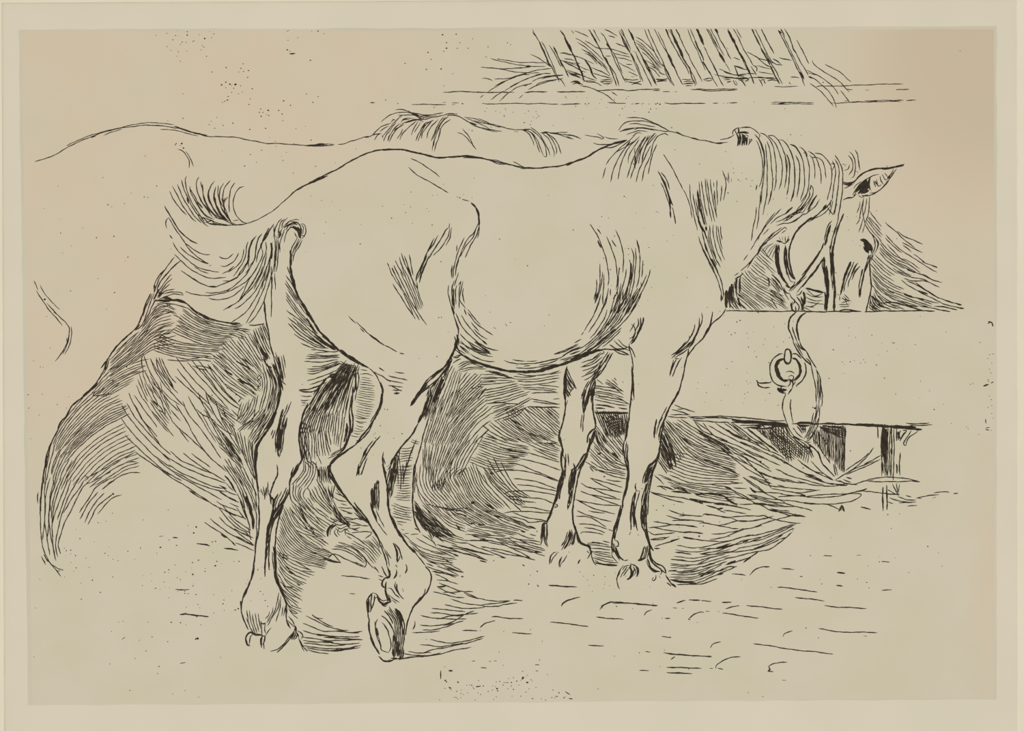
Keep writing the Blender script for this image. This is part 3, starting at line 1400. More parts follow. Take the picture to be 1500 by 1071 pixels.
1.8 1210 400 1150 520 1080 590 1010 720 970 820 930 940 915 1060
1.8 1180 480 1130 590 1050 690 980 820
1.8 1030 580 980 690 930 830 900 960 885 1070
1.8 940 680 930 760
2 875 930 868 1070
1.8 960 850 935 960
2 845 405 840 460
1.9 845 450 790 500 740 590 690 680 640 750 600 800
1.8 800 490 760 560 700 660 640 740
1.8 845 460 830 560 780 650 720 730 640 810
1.8 870 455 850 580 795 685
2 650 590 600 690 560 780 510 890 460 1010 440 1070
2 700 555 650 650 600 730
2.4 630 640 580 760
2.2 620 790 570 860 530 960 480 1070
2.4 560 810 510 920 470 1030
1.8 590 800 560 870 500 1000
> near/body
@ 500 390 8.571
h 9 1.9 .04 600 10 680 170 780 330 930 660 | 880 0 920 180 970 330 1025 500
1.9 645 220 720 340 820 500 930 665
1.8 640 20 720 200 840 420 980 680
1.8 660 0 760 200 880 450 1070 740
2 830 0 890 170 960 290
2.4 990 20 950 120 940 200
2.6 1040 20 1000 110 980 210
1.8 1020 0 960 160
1.9 950 200 960 300
1.9 1390 0 1380 80 1390 155
1.9 1410 0 1400 150
1.8 1450 0 1430 120
1.8 1470 80 1440 180 1420 250
@ 560 280 8.571
1.9 80 950 130 1070
1.9 120 960 170 1070
1.9 145 930 210 1070
1.9 160 870 220 980 270 1070
1.9 210 825 250 940 310 1060
1.9 235 775 280 900 350 1060
1.9 280 810 320 940 370 1070
1.9 340 795 360 920 390 1060
1.8 85 950 60 900
> near/leg_raised
@ 500 390 8.571
1.7 90 625 180 720
1.8 185 695 260 770 340 850 430 920 540 995
2.6 340 850 430 915 540 995
1.7 235 775 290 830
1.7 540 990 620 1030 690 1070
@ 500 490 8.571
1.8 540 135 620 175 700 220
2 730 235 790 248
2 470 415 540 460
3 200 350 280 390 340 420
2 340 420 400 470 450 530 480 600 510 690 520 760
2.8 490 620 515 700 515 760
1.8 380 460 440 490 520 525 580 570 650 590 780 610
2.4 560 560 620 595
2 670 470 790 490
2 590 520 700 545 830 575
2 590 640 680 650 770 665
2 630 650 690 680 760 710
2 640 700 760 700
3 660 740 730 740
1.8 680 700 700 740
2 520 750 510 850 490 930 440 1010 400 1070
2 500 740 490 860 460 960 420 1070
h 12 1.5 .12 240 440 300 450 340 460 | 200 680 330 700 460 715
h 12 1.5 .12 200 700 320 720 440 740 | 150 1010 290 1050 390 1055
1.5 230 500 320 495 400 520
2 110 460 140 470 180 560 190 720
> near/body
@ 500 390 8.571
1.8 1350 240 1340 330 1360 430 1390 530 1420 650 1450 740 1470 820 1465 880
2.2 1420 180 1390 280 1390 390 1400 500
2.6 1410 280 1410 420 1415 540
3 1390 500 1420 600
2 1420 640 1460 740 1475 840
1.8 1440 590 1470 680 1500 740
h 7 2 .08 1420 220 1400 340 1410 480 | 1500 200 1480 340 1480 560
2 1500 190 1470 240
2 1420 880 1440 960
3 1465 860 1450 960 1420 1070
2 1475 900 1470 1000
@ 500 490 8.571
2.4 1450 0 1460 60 1430 160 1400 230
3.4 1440 80 1420 180 1380 280 1320 390
2.4 1470 60 1450 160 1500 230
3.2 1370 290 1300 400 1200 480 1110 540
2.4 1120 530 1050 610 990 700 930 790 880 880
4 940 790 880 890
2 1290 430 1180 520 1080 600 1010 700
2.4 1310 430 1230 540 1140 620 1040 700 980 750
3 1080 630 1000 710 940 800
2 1200 490 1120 560 1060 640
> near/leg_raised
2.4 1130 660 1110 760 1080 870 1040 970 1000 1070
3 1380 330 1280 480 1190 590 1120 680
1.8 1110 680 1060 780
h 12 2.2 .05 1150 660 1080 850 1010 1070 | 1400 390 1300 600 1150 1070
h 6 2.4 .06 1250 560 1180 740 1100 960 | 1340 480 1260 680 1180 900
3.4 1280 560 1200 720 1160 860
3 1300 600 1230 760
3 1390 300 1340 420 1280 540
> shadow/belly_shade
h 16 1.7 .05 1400 390 1270 700 1160 1070 | 1500 500 1420 780 1300 1070
h 7 1.7 .06 1480 480 1400 800 1280 1060 | 1500 800 1440 950 1380 1070
2.2 1400 280 1450 290 1500 260
2.2 1400 360 1460 320 1500 310
> shadow/thigh_shade
@ 360 510 8.571
1.9 780 80 900 90 1060 95 1180 85
1.9 760 100 900 110 1040 105 1160 100
1.9 750 130 900 130 1060 120 1180 120
1.9 735 165 850 175 1000 170 1160 140
1.9 820 20 960 30 1100 50 1180 30
1.9 830 235 960 225 1080 190 1160 160
1.9 770 260 900 260 1040 225 1180 170
1.9 775 290 900 285 1040 240 1180 190
1.9 770 320 860 320 980 280 1100 230 1200 190
1.9 770 410 880 380 1000 340 1130 280
1.9 800 460 900 430 1010 380 1100 330
2.4 670 520 780 520 900 480 1000 430
2.4 665 535 740 550 840 545 900 520
1.9 690 600 760 610 830 600
1.9 690 650 740 660 800 650
1.9 700 680 760 690
2 700 720 750 720
4 1190 20 1260 80 1340 130 1430 190
3.4 1430 190 1500 230
3.4 1180 40 1300 120 1420 200
h 22 2.2 .04 1220 180 1000 400 760 760 | 1420 240 1350 480 1280 900
h 14 2.6 .05 1180 200 950 470 740 840 | 1300 260 1120 560 960 860
h 14 2.6 .06 1300 200 1180 440 1000 760 | 1420 230 1340 420 1250 780
h 12 3 .08 1050 340 960 450 850 600 | 1350 240 1240 360 1120 540
h 12 2.4 .08 1200 400 1090 560 1000 720 | 1300 500 1230 640 1180 800
h 14 2.4 .05 800 780 730 900 670 1060 | 1100 800 1080 930 1060 1070
h 9 2 .05 1100 800 1070 930 1060 1070 | 1340 720 1340 900 1320 1070
3 780 690 720 840 680 1000 670 1070
2.6 1350 480 1340 600 1330 760 1345 900 1340 1060
2.6 1380 270 1380 420 1360 560
3 1300 800 1310 960 1330 1070
3 1270 940 1280 1060
3.4 1050 340 1140 320
3.4 1040 360 1120 360
h 6 3 .08 1180 160 1260 200 1400 230 | 1160 260 1220 300 1300 330
2 1400 270 1420 400 1390 560 1370 660
h 16 1.5 .12 1420 290 1460 320 1500 330 | 1370 1000 1430 1030 1500 1040
1.6 700 460 720 450
@ 225 390 8.571
> heap/outer_hatching
@ 225 300 8.571
1.8 265 655 180 760 120 850 60 950 20 1070
2.2 345 695 270 760 190 840 120 920 70 1000 40 1070
1.8 130 820 60 900 20 980 0 1060
2.4 300 730 270 760
2.4 110 840 90 890
@ 225 390 8.571
1.8 225 100 150 190 70 300 30 380
1.8 235 155 150 230 80 330 50 400
1.8 205 225 130 290 80 350 60 400
1.9 265 290 180 300 120 330 70 400
1.8 110 350 180 330 270 325 350 335 375 360
1.7 60 420 150 380 260 350 370 365
3 0 420 30 360 60 290
3 0 240 20 260 10 330
3.4 60 330 100 340 60 380
h 5 2.6 .1 0 440 40 300 110 130 | 30 460 60 350 100 280
3 0 440 80 430 200 430 300 430
3.4 250 420 320 430 400 460
3 110 400 150 385 220 410
h 4 2.2 .1 0 500 120 450 300 450 420 490 | 0 540 120 470 300 490 440 530
@ 40 430 7.143
2.4 1290 0 1240 110 1200 230 1160 330 1110 390
1.8 1330 0 1280 110 1240 240 1190 340 1130 390
1.8 1310 0 1250 120 1210 240
2 1350 60 1300 140 1270 220 1220 300
2.6 1110 390 1040 450 980 510 920 570 880 630
1.7 1170 400 1080 470 1000 540 930 610
2.2 900 590 860 660 830 720 800 800 760 880 700 960 640 1020 580 1070
3 840 680 820 760 810 800
2.4 830 700 770 785
1.8 860 680 830 780 790 850
h 19 1.8 .03 1500 80 1350 150 1180 370 860 700 | 1500 560 1300 590 1080 740 830 900
h 12 1.9 .04 1500 150 1300 280 1100 470 860 730 | 1400 460 1180 580 960 760 760 930
2.2 1300 370 1220 410 1160 470
2.4 1180 320 1130 380
h 10 1.7 .05 1260 690 1100 740 860 870 680 1040 | 1090 940 960 1010 880 1060 850 1080
1.8 1240 755 1060 840 900 920 720 1070
1.7 1250 805 1120 850 960 940 820 1070
d 1040 765 4 900 915 4
h 12 1.8 .04 1000 540 850 720 740 900 600 1070 | 1200 640 1000 780 850 900 700 1070
@ 40 560 7.143
2.6 740 0 680 70 600 140 520 200 460 260 410 350 350 420 310 520
2.4 330 480 280 580 230 680 200 780 180 900 165 1000 160 1070
2 270 590 240 680 210 800 190 900
h 24 1.7 .03 780 0 600 150 440 330 320 500 260 640 | 1040 240 860 310 640 480 480 640 350 800
1.9 870 0 700 140 540 280 420 430 310 600
2 700 140 740 140 880 120
2 680 160 700 110 740 90
2 770 150 840 140
h 9 1.8 .03 1030 180 780 300 560 500 430 640 | 1040 345 800 470 580 640 400 830
h 12 1.8 .03 1010 430 760 570 540 760 400 960 340 1070 | 1180 880 1040 920 870 1020 740 1080
1.8 1130 735 950 820 760 930 600 1010
1.8 1145 835 1040 840 900 910 760 1000 640 1060
1.8 1180 950 1080 945 960 990 860 1060
2.6 820 960 870 940
2.6 840 1065 910 1030
2 600 980 640 1000 600 1030
h 7 1.9 .04 250 640 220 800 190 950 180 1070 | 480 700 390 830 330 960 300 1070
h 6 1.9 .04 410 800 360 900 320 1000 300 1070 | 540 830 460 960 410 1070 380 1130
1.8 340 700 280 830 250 960
2 170 960 175 1070
@ 40 700 7.143
2.6 170 0 150 120 140 250 140 350
2 115 150 105 200 112 270
1.8 140 200 135 350 140 520 150 660 180 780 230 880 290 950 350 1035
1.8 200 0 180 130 190 300 180 450 170 560 160 650
1.8 240 0 200 140 185 280 185 480 210 650 235 810
1.9 280 20 240 200 230 350 220 520 210 640
1.9 320 0 260 160 230 320 230 500 260 680 300 870
1.9 355 0 290 160 260 300 250 430
1.9 380 0 310 180 270 360 260 560 275 760 290 850
1.9 430 0 370 160 300 340 265 470
1.9 460 20 400 190 340 360 315 440
1.9 550 0 460 140 390 300 340 460 310 600 295 720 320 830
1.9 600 20 530 130 450 240 380 370
1.9 700 20 600 80 530 190 470 320 400 450 350 590 325 700 345 795
2.4 445 360 470 330
2.6 240 280 240 350
2.4 335 770 350 795
1.9 780 0 650 100
1.9 880 0 730 90 660 190 600 280 545 365
2 960 0 860 60 780 125
1.9 740 150 660 240 600 340 550 435
1.9 805 160 720 250 660 340 600 470
1.9 900 170 800 240 720 320 670 420 635 490
1.7 990 178 900 205 820 280 735 380
d 898 170 5
2.2 170 800 220 880
1.8 145 820 190 910
1.8 255 905 320 950 370 965
1.6 300 980 350 970
> heap/inner_hatching
@ 40 430 7.143
h 3 1.8 .05 1190 690 1200 800 1260 960 1340 1070 | 1280 650 1330 770 1420 900 1500 1020
1.8 1215 635 1250 740 1310 870 1420 1040
1.8 1210 640 1195 700 1215 830
h 4 1.8 .05 1345 670 1390 770 1440 860 1500 930 | 1400 660 1440 760 1480 830 1500 870
h 3 1.8 .05 1170 830 1210 950 1260 1070 | 1140 950 1190 1060 1240 1140
1.8 1220 800 1300 950 1380 1070
2 1300 920 1400 1030 1470 1110
1.6 1060 1040 1080 1080
@ 40 560 7.143
h 7 1.8 .05 1140 20 1240 200 1360 380 1500 540 | 1400 0 1420 100 1460 200 1500 290
1.8 1055 105 1120 240 1210 400 1390 655
1.8 1120 135 1210 270 1300 390 1360 470
1.8 1130 240 1200 380 1300 500 1360 570
1.8 1040 220 1130 370 1240 500 1360 630 1500 760
1.8 985 240 1060 360 1180 510 1300 640 1500 830
1.8 985 380 1080 510 1200 640 1330 770 1500 890
1.8 1020 550 1130 660 1260 780 1400 900 1500 970
2 1130 730 1200 780 1330 870 1500 975
1.8 1300 0 1380 140 1450 330
1.8 1320 190 1390 260 1430 330
2.4 1310 190 1370 260
h 4 1.8 .06 1170 0 1260 160 1400 330 1480 460 | 1260 0 1340 160 1440 330 1500 400
2 1420 750 1500 810
@ 220 480 7.143
1.8 60 310 80 420 150 520 230 620 290 690
1.8 90 310 140 440 200 540 250 630
1.9 120 320 160 420 210 510 270 580
2.2 190 540 240 620
1.8 0 320 60 460 150 600 240 700 360 830
h 4 1.8 .06 0 440 90 590 200 720 350 830 | 0 650 60 760 130 850 190 930
1.8 20 560 130 700 260 840 300 880
1.8 0 780 80 900 180 1030
h 3 1.8 .06 0 660 90 790 165 910 | 0 840 90 960 180 1050
1.9 280 430 360 530 450 640 540 730 620 800
1.9 260 510 380 620 480 710 580 810
1.9 400 720 450 820 520 930 580 1030
1.9 270 800 330 900 400 1010 430 1070
1.8 340 770 380 870 450 970 540 1070
1.8 220 970 310 1070
1.8 480 850 560 920 620 940 690 990
1.9 500 680 540 780 620 920 700 1070
2 580 680 620 800 700 950 790 1070
1.9 680 760 710 850 760 1000
1.8 270 310 330 390 450 540 560 650 640 760
1.8 390 360 480 470 600 600 720 740 820 850
1.9 430 340 500 420 620 560 720 680 850 800 950 860
1.9 500 340 600 460 700 580 820 720 920 800
1.9 440 400 520 430 600 450
1.9 540 430 640 560 740 700 860 810
1.8 600 380 680 520 800 680 940 820
1.8 620 400 700 500 830 640 980 750
1.8 480 400 580 410 640 440
h 6 1.8 .06 560 660 700 780 880 900 | 700 860 800 960 890 1060
h 5 1.8 .06 520 700 580 800 650 900 | 700 980 750 1030 800 1070
1.8 720 840 830 920 950 1000
h 4 1.9 .1 930 770 980 760 950 740 | 920 1000 960 960 950 950
d 900 700 4 850 660 3 810 630 3
> heap/inner_hatching
h 8 1.9 .03 110 75 250 140 480 170 760 190 | 40 235 200 290 400 320 640 350
h 6 1.9 .04 100 180 300 240 500 260 640 270 | 120 130 330 200 560 220 760 220
1.8 270 310 400 330 540 310 640 300
1.8 180 335 330 350 480 340 640 350
2.2 600 270 650 280
@ 225 390 8.571
h 15 1.9 .03 440 500 640 650 900 720 1150 740 | 230 820 500 940 700 1000 870 1010
h 8 2.2 .04 420 480 620 620 860 710 1200 760 | 400 570 640 700 880 770 1200 830
h 8 1.9 .05 280 590 480 690 760 770 1060 850 | 280 760 520 860 780 930 900 970
h 7 1.8 .05 560 650 800 730 1050 790 1200 860 | 600 800 820 850 1000 900 1100 930
3 640 640 760 680
3 960 720 1080 720
2.6 1000 790 1080 800
2.6 370 600 400 620
h 6 1.9 .1 1060 840 1120 860 1200 870 | 860 960 900 970 940 990
1.7 1200 740 1300 740 1380 720
2.4 1360 740 1390 720
h 16 1.7 .03 0 540 120 460 260 530 | 0 940 160 880 270 800
1.8 80 855 200 910 360 960 560 985
1.8 0 980 120 920 280 870
1.8 40 930 100 870 200 810
h 5 1.9 .05 120 930 320 1010 600 1050 | 40 1020 200 1060 340 1070
h 5 1.9 .05 280 840 500 940 840 1010 | 380 900 580 980 860 1040
> heap/edge_hatching
2.4 1385 440 1410 600 1430 780 1450 930 1480 1070
2.4 1400 500 1410 640
h 11 1.8 .04 1240 760 1320 920 1470 1070 | 1400 760 1430 900 1490 1070
@ 220 480 7.143
2.2 1230 0 1250 130 1280 270 1310 380 1350 500 1370 620
h 13 1.8 .04 1070 20 1150 160 1240 300 | 1220 0 1240 120 1270 250
h 8 2 .06 1100 150 1180 240 1260 330 | 1160 180 1210 280 1280 380
4.5 1170 240 1200 280 1230 330
5 1190 280 1220 320
3 1190 340 1220 390 1270 420
h 16 1.8 .02 750 190 900 340 1130 560 | 1050 60 1120 200 1180 360
h 13 1.8 .02 640 370 850 560 1110 740 | 780 220 940 390 1140 590
h 6 1.8 .04 640 280 820 440 1120 620 | 720 260 900 430 1130 620
h 7 1.8 .04 620 400 760 570 1000 720 | 660 360 830 540 1080 720
1.9 660 300 720 330 640 280
3.2 770 440 860 500
3.2 910 540 990 570
2.6 920 560 1020 590 1120 660
2.6 900 350 1060 440
2.4 960 320 1080 410
h 4 1.6 .1 1110 460 1130 560 1130 680 | 1150 480 1170 560 1170 680
1.4 1120 480 1160 520 1120 560 1160 600 1120 640 1160 670
1.4 1160 480 1120 530 1160 570 1125 620 1160 650
h 15 2 .02 1160 400 1200 600 1140 860 | 1300 390 1370 600 1310 900
h 7 2.4 .03 1230 440 1290 620 1240 860 | 1300 400 1360 590 1320 860
3.2 1290 380 1340 500 1360 620 1350 760 1300 900 1240 1020 1190 1070
h 12 2 .03 1140 870 1060 960 920 1070 | 1340 800 1280 920 1200 1070
h 9 1.8 .04 1080 740 1020 860 920 960 | 960 780 930 880 920 960
h 8 1.8 .03 1130 700 1090 860 960 1030 | 980 790 950 880 920 960
h 7 2.4 .04 1280 830 1220 940 1110 1070 | 1330 850 1280 960 1200 1070
2 950 740 920 780
> near/leg_standing
2.2 1300 300 1340 380 1360 480 1370 580
h 5 2.2 .1 1320 290 1360 420 1390 600 | 1400 280 1400 360 1430 500
3 1340 300 1370 440 1390 560
2.6 1370 560 1390 660
1.8 1390 280 1420 420
1.8 1360 540 1420 600
3 1390 850 1360 960 1340 1070
3 1430 940 1410 1070
1.9 1475 770 1440 870 1400 940
1.9 1440 800 1410 880 1380 940
h 6 3 .06 1390 860 1360 960 1340 1070 | 1430 950 1410 1010 1400 1070
> heap/edge_hatching
@ 220 600 7.143
h 12 2 .03 980 0 960 100 910 210 | 1320 0 1240 190 1110 370
h 5 2.6 .04 1200 60 1120 200 1050 330 | 1310 60 1220 220 1130 360
3.4 1320 0 1270 150 1180 280 1110 390 1090 480
h 8 2 .03 910 220 960 400 1010 560 1110 760 | 1100 380 1090 500 1110 650 1130 800
h 6 2.4 .05 1040 320 1060 480 1090 640 | 1100 380 1090 500 1100 660
3 1105 450 1100 560 1110 700 1130 860
h 10 2 .03 760 10 860 240 960 460 1080 700 | 920 220 960 400 1040 600 1120 800
h 7 1.8 .04 700 0 820 240 940 440 | 580 0 750 280 900 480
h 5 1.8 .04 480 0 560 150 680 340 | 640 0 740 200 860 420
h 9 2 .05 640 30 800 340 950 580 | 720 380 860 520 960 620
h 6 2.6 .05 780 260 880 420 970 560 | 800 440 900 560 960 640
1.9 310 0 380 140 470 290 580 450 680 550 800 650
1.9 220 120 330 220 430 310 550 420 640 510
1.9 300 200 400 340
1.9 380 0 470 130 600 300 740 510
1.8 480 0 580 160
1.8 580 0 700 180 860 360 940 470
1.8 210 0 320 120
1.8 0 0 100 110 245 280
1.8 40 0 130 110 190 180
h 3 1.8 .05 0 90 40 140 75 180 | 0 320 60 350 105 370
1.8 90 0 165 50
2 0 330 100 430 200 510 350 600 560 690 790 770
2.4 140 470 210 515
1.9 210 435 320 530 450 590 640 670
1.9 345 455 480 560 620 650 790 750
1.9 430 460 540 540 630 605
1.9 0 450 80 520 180 610 330 690 500 780 720 850 800 860
1.9 190 575 320 660 480 730 640 800 800 830
2 0 530 100 610 230 690 330 745
1.9 0 560 130 650 250 730 370 800 480 870
1.9 240 660 380 740 560 840 750 945
1.9 400 845 520 920 620 970 720 1030
1.9 700 0 760 100 860 250
1.8 750 80 830 150 890 210
1.8 850 0 950 110
1.8 560 0 660 120 800 230 880 270
h 7 2.2 .04 780 600 880 740 960 900 1000 1070 | 900 590 1000 760 1080 920 1120 1070
h 5 2 .04 780 520 860 650 950 780 | 960 580 1040 740 1120 900
h 4 3 .04 960 860 1000 960 1060 1070 | 1000 880 1040 980 1080 1070
2.8 780 690 830 750 900 870
2 710 840 780 900 900 950
1.8 740 800 830 870 920 900
1.8 790 770 870 850
1.8 690 960 780 1010 920 1060
1.8 830 980 930 1020
1.8 720 790 800 830
1.8 740 860 830 930 930 970
@ 220 700 7.143
1.9 720 320 810 430 900 520 1000 570 1060 650
1.9 400 125 560 210 680 290 800 350 900 390 1000 430
2.6 780 340 900 400
1.8 690 240 780 290 920 350
1.8 750 280 850 400 960 490 1050 550
1.8 720 410 800 490 900 560 1080 700
1.8 820 400 920 500 1050 580
1.9 625 425 740 520 860 600 960 640 1090 710
1.9 565 465 680 540 800 620 890 705
2.6 740 590 800 630
1.8 850 590 950 650 1080 710
1.8 890 680 990 720 1090 765
2.2 880 530 960 580 1080 630
2.4 860 680 895 710
1.8 820 260 920 310
1.8 900 310 960 390 1000 440
1.8 910 160 970 290 1020 430 1050 560
2.4 940 240 990 370 1040 500
3.4 1000 190 1040 320 1070 440 1080 540
3 1020 230 1060 360 1090 480
h 5 2 .04 980 0 1060 180 1110 380 1110 600 | 1110 0 1120 120 1130 300 1130 500
1.8 1030 520 1050 650
> ground/mark
2 95 612 135 610
2.6 235 625 290 630
2.4 485 688 570 698 625 715
2.4 770 738 840 745 920 758
d 480 515 4 455 578 4 650 672 3 683 665 3 505 862 3 698 875 3 680 920 4 195 962 3 445 1010 4 108 728 4 275 708 3 930 875 3 878 875 2
> near/leg_standing
@ 340 620 7.143
h 9 2.6 .05 490 0 455 150 455 300 | 560 0 545 130 520 330
4 500 40 480 150 480 300
4.4 520 60 505 160 490 290
3 470 280 495 355
2.2 450 70 420 165
2.2 430 70 405 130
2.6 720 0 700 120 710 260 730 380 700 440
2.4 470 435 475 530 450 600 420 670 390 740
2 430 640 410 700 400 760
3 440 610 425 660
h 6 2.6 .12 300 680 310 720 330 770 | 370 600 370 680 350 800
2.4 360 670 350 740 340 800
2 380 690 380 740 
2.4 270 700 300 720
3 380 740 400 760 410 850
3.4 400 770 430 800 430 840
2.6 690 420 650 500 620 560 600 640 600 700 570 780 520 860 460 960 420 1070
h 6 2.4 .06 500 710 450 800 440 900 | 580 700 540 790 470 920
3.4 480 740 440 820 430 920
3.4 580 760 500 860 430 960 390 1070
2.6 440 900 420 980 390 1060
2 540 860 500 960 470 1070
2 510 900 440 1000 410 1070
2.4 640 460 620 540 640 570
2.4 700 440 660 510 630 560
3 730 380 680 480 640 560
2.8 620 540 610 620
2.4 420 0 350 100 290 200 260 290 250 380
2 270 300 250 420 260 560 270 700 280 850 280 1070
> near/leg_standing
@ 340 740 7.143
2.4 275 0 285 120 280 250 260 360 245 450 235 560 225 640 205 740 190 810
1.8 265 240 250 350 240 450
2.6 440 0 410 120 375 230 360 350 355 480 345 600 345 750
2 460 20 430 130 395 240 380 360 375 470
3.2 540 0 480 90 420 170 380 270 370 400
2.4 500 80 440 170 410 250 395 360 385 480 385 680
2 355 480 350 600 345 690
2.4 365 420 360 560
2.4 520 30 490 140 465 250 455 360 445 460 440 560
3.4 445 420 455 560 455 680 475 800 500 880
2 420 490 430 620 450 760 480 850
2.4 430 430 445 560 450 690
2.2 235 620 215 740 180 820 140 910 110 990 95 1070
1.8 190 810 160 890 120 970
2.4 480 830 530 940 580 1040
> near/leg_standing
@ 340 830 7.143
2.4 190 170 140 260 110 340 95 420 105 500 130 580 170 660
2.8 90 360 95 440
h 9 2 .06 155 490 170 590 220 700 | 270 480 290 590 310 710
2 150 540 190 640 230 700
2 300 570 310 640 310 720
2 345 590 340 650 350 700
2.4 310 590 330 600 350 590
h 4 1.9 .08 390 465 380 510 340 550 | 490 330 480 430 380 600
1.8 490 270 470 380 430 500 360 590
1.8 510 310 500 430 460 580
1.8 530 420 520 520
1.8 560 400 540 520
2.4 480 120 500 200 540 310 570 410 565 520 580 590 610 650
2 560 430 570 560
> near/hoof_standing
2.8 200 680 160 710 145 760 160 820 190 830
2 220 700 190 740 180 820
2 240 700 190 680
3 190 690 240 710 320 720
3 320 720 300 780 310 850
2 350 720 330 790 335 865
2.2 300 720 345 740 320 820
1.7 410 640 370 690 345 730
2 660 630 640 690 590 750 530 820 470 870 400 888
2.4 650 670 610 750 550 820 470 900
h 6 2.6 .12 650 640 620 720 590 790 | 680 690 670 740 640 770
3.4 660 620 670 700
2 690 740 720 810 755 890
2 700 760 740 830 790 890
2 570 560 620 600 660 640
2 590 520 630 570 660 630
2 680 670 720 690 740 730 720 760
2.6 680 690 700 740
2 590 590 600 640
> shadow/leg_shadow
@ 340 830 7.143
2 835 500 880 535 950 545
1.9 775 515 900 580 1020 635 1150 665 1220 665
1.9 840 510 960 590 1060 630
1.9 740 595 860 640 960 680 1080 675 1220 690 1330 695
2 1100 670 1240 690 1365 680
1.9 740 670 860 705 980 720 1120 735 1335 735
2.2 880 720 1000 725 1100 750 1280 760 1365 768
1.9 720 735 860 755 1000 775 1200 770 1360 765
1.9 740 775 880 790 1020 795 1160 815 1340 800
2 750 800 900 815 1060 830 1200 815
1.9 740 825 880 850 1040 860 1200 855 1350 825
2.6 1000 885 1160 870 1280 850
1.9 770 850 900 870 1060 885 1200 870 1340 845
1.9 780 870 900 900 1010 915
2.6 960 740 1080 745
3 940 790 1060 790
> shadow/leg_shadow
@ 340 740 7.143
h 22 1.8 .02 540 30 640 220 800 400 1050 500 | 480 400 560 530 700 600 960 660
h 12 1.8 .02 700 0 800 150 960 300 | 540 50 660 250 960 360 
h 10 1.8 .03 620 0 740 180 1000 380 | 520 150 640 360 900 530
h 5 2.4 .04 620 0 700 140 800 280 | 720 40 800 200 900 320
h 4 2.4 .05 800 240 880 330 970 360 | 840 280 940 360 1040 440
1.9 830 0 900 80 990 130
1.9 880 30 950 80 1010 130
h 4 1.9 .05 860 100 930 180 1000 230 | 840 200 900 260 980 310
2 820 480 950 540 1050 580 1140 605
3 950 560 1060 590 1130 600
2 1000 560 1040 520 1100 520 1200 570 1380 650
1.8 1110 390 1220 420 1330 490 1400 580 1395 640 1380 655
1.8 1070 430 1200 460 1320 530 1400 600
1.8 1040 460 1160 470 1280 530 1390 610
1.8 1230 440 1340 500 1440 620 1500 670
h 12 1.9 .04 480 460 600 600 840 695 | 490 830 560 950 690 1060
h 6 2.2 .05 480 560 600 680 790 815 | 490 700 580 790 690 850
3 580 690 640 720
3 680 830 710 840
h 6 1.8 .05 520 830 600 880 690 905 | 540 940 600 1020 640 1070
h 3 1.8 .05 600 620 720 680 840 695 | 600 590 700 610 840 690
h 4 2.4 .06 480 480 530 520 600 540 | 480 560 540 600 600 620
2 500 800 560 850 640 860
@ 340 620 7.143
h 16 1.9 .03 540 860 640 1000 700 1080 | 780 820 900 950 1100 1070
h 10 1.9 .03 500 960 560 1040 590 1080 | 720 870 860 1000 960 1080
@ 340 830 7.143
h 7 1.9 .06 520 230 600 350 720 385 | 560 400 620 490 690 550
1.9 590 440 640 490 690 490
1.9 520 180 580 210 690 265
> shadow/thigh_shade
@ 340 620 7.143
h 18 2 .02 720 0 760 200 740 380 | 960 0 980 200 1010 330
h 10 2.6 .03 720 0 720 150 740 380 | 800 0 780 160 830 400
h 10 2 .03 800 0 840 200 930 420 | 1010 0 1010 120 1030 220
h 9 2 .03 1040 220 1050 100 1060 0 | 1180 250 1200 140 1220 0
h 8 1.9 .03 960 0 980 160 1020 280 | 1080 0 1060 120 1030 240
3.4 1240 0 1230 100 1200 200 1160 290
3 1200 30 1190 110 1170 200
3 740 220 770 330 790 410
2.8 1190 60 1220 40
h 6 2.2 .05 1030 330 1100 290 1200 230 | 980 390 1060 370 1180 300
3 1180 300 1100 350 1040 410 1010 470
h 16 2 .03 740 400 740 500 640 620 | 880 420 860 560 780 690
h 7 2 .05 760 400 800 440 830 480 | 820 380 880 430 890 470
h 10 2.4 .04 890 460 900 540 890 620 | 1020 440 1000 540 1040 640
3.4 1010 440 1010 520 1030 590
3.4 900 480 910 560
h 9 2 .03 640 640 640 760 720 870 | 770 680 740 760 800 840
h 6 2.2 .04 600 680 620 800 690 880 | 650 640 670 760 740 850
h 16 2 .03 800 700 880 820 1040 960 | 1080 640 1060 720 1060 800
h 7 2 .05 810 700 830 780 880 840 | 890 600 900 700 940 780
h 9 2.4 .05 860 600 940 720 1020 830 | 1060 600 1070 680 1060 760
1.9 790 780 860 880 960 980 1090 1060
1.9 860 860 930 930 990 990
1.8 1090 690 1130 740 1200 800
1.8 1060 770 1120 810 1200 820
1.8 1110 880 1180 890 1260 890
1.8 1130 900 1200 930 1260 940
1.8 1140 840 1200 860
1.9 1050 880 1080 970 1160 1040 1230 1070
1.9 1060 810 1090 880 1130 960 1220 1040
2.4 1060 860 1100 980 1150 1030
1.9 1170 990 1220 1010 1300 1000
1.9 1200 940 1260 950
1.8 1180 1020 1260 1040 1350 1060
2 1130 960 1180 1010 1220 1070
2 1060 1000 1130 1030 1190 1060
2 1050 1040 1100 1020
> shadow/thigh_shade
@ 340 740 7.143
h 5 2.6 .1 1000 340 990 260 1080 190 | 1030 320 1030 260 1110 190
3.4 1000 330 1000 260 1060 200
h 6 2 .08 1110 340 1070 290 1090 240 | 1190 320 1180 270 1230 240
1.7 1090 220 1140 250 1200 220 1240 250
1.7 1080 240 1130 280 1190 250 1230 290
1.7 1090 200 1130 210 1180 200 1220 220
2.6 1060 0 1100 90 1160 160 1230 230
2.6 1100 50 1150 120 1240 210
2 1020 130 1100 180
2 1180 280 1260 320 1390 400
1.8 1200 320 1250 355
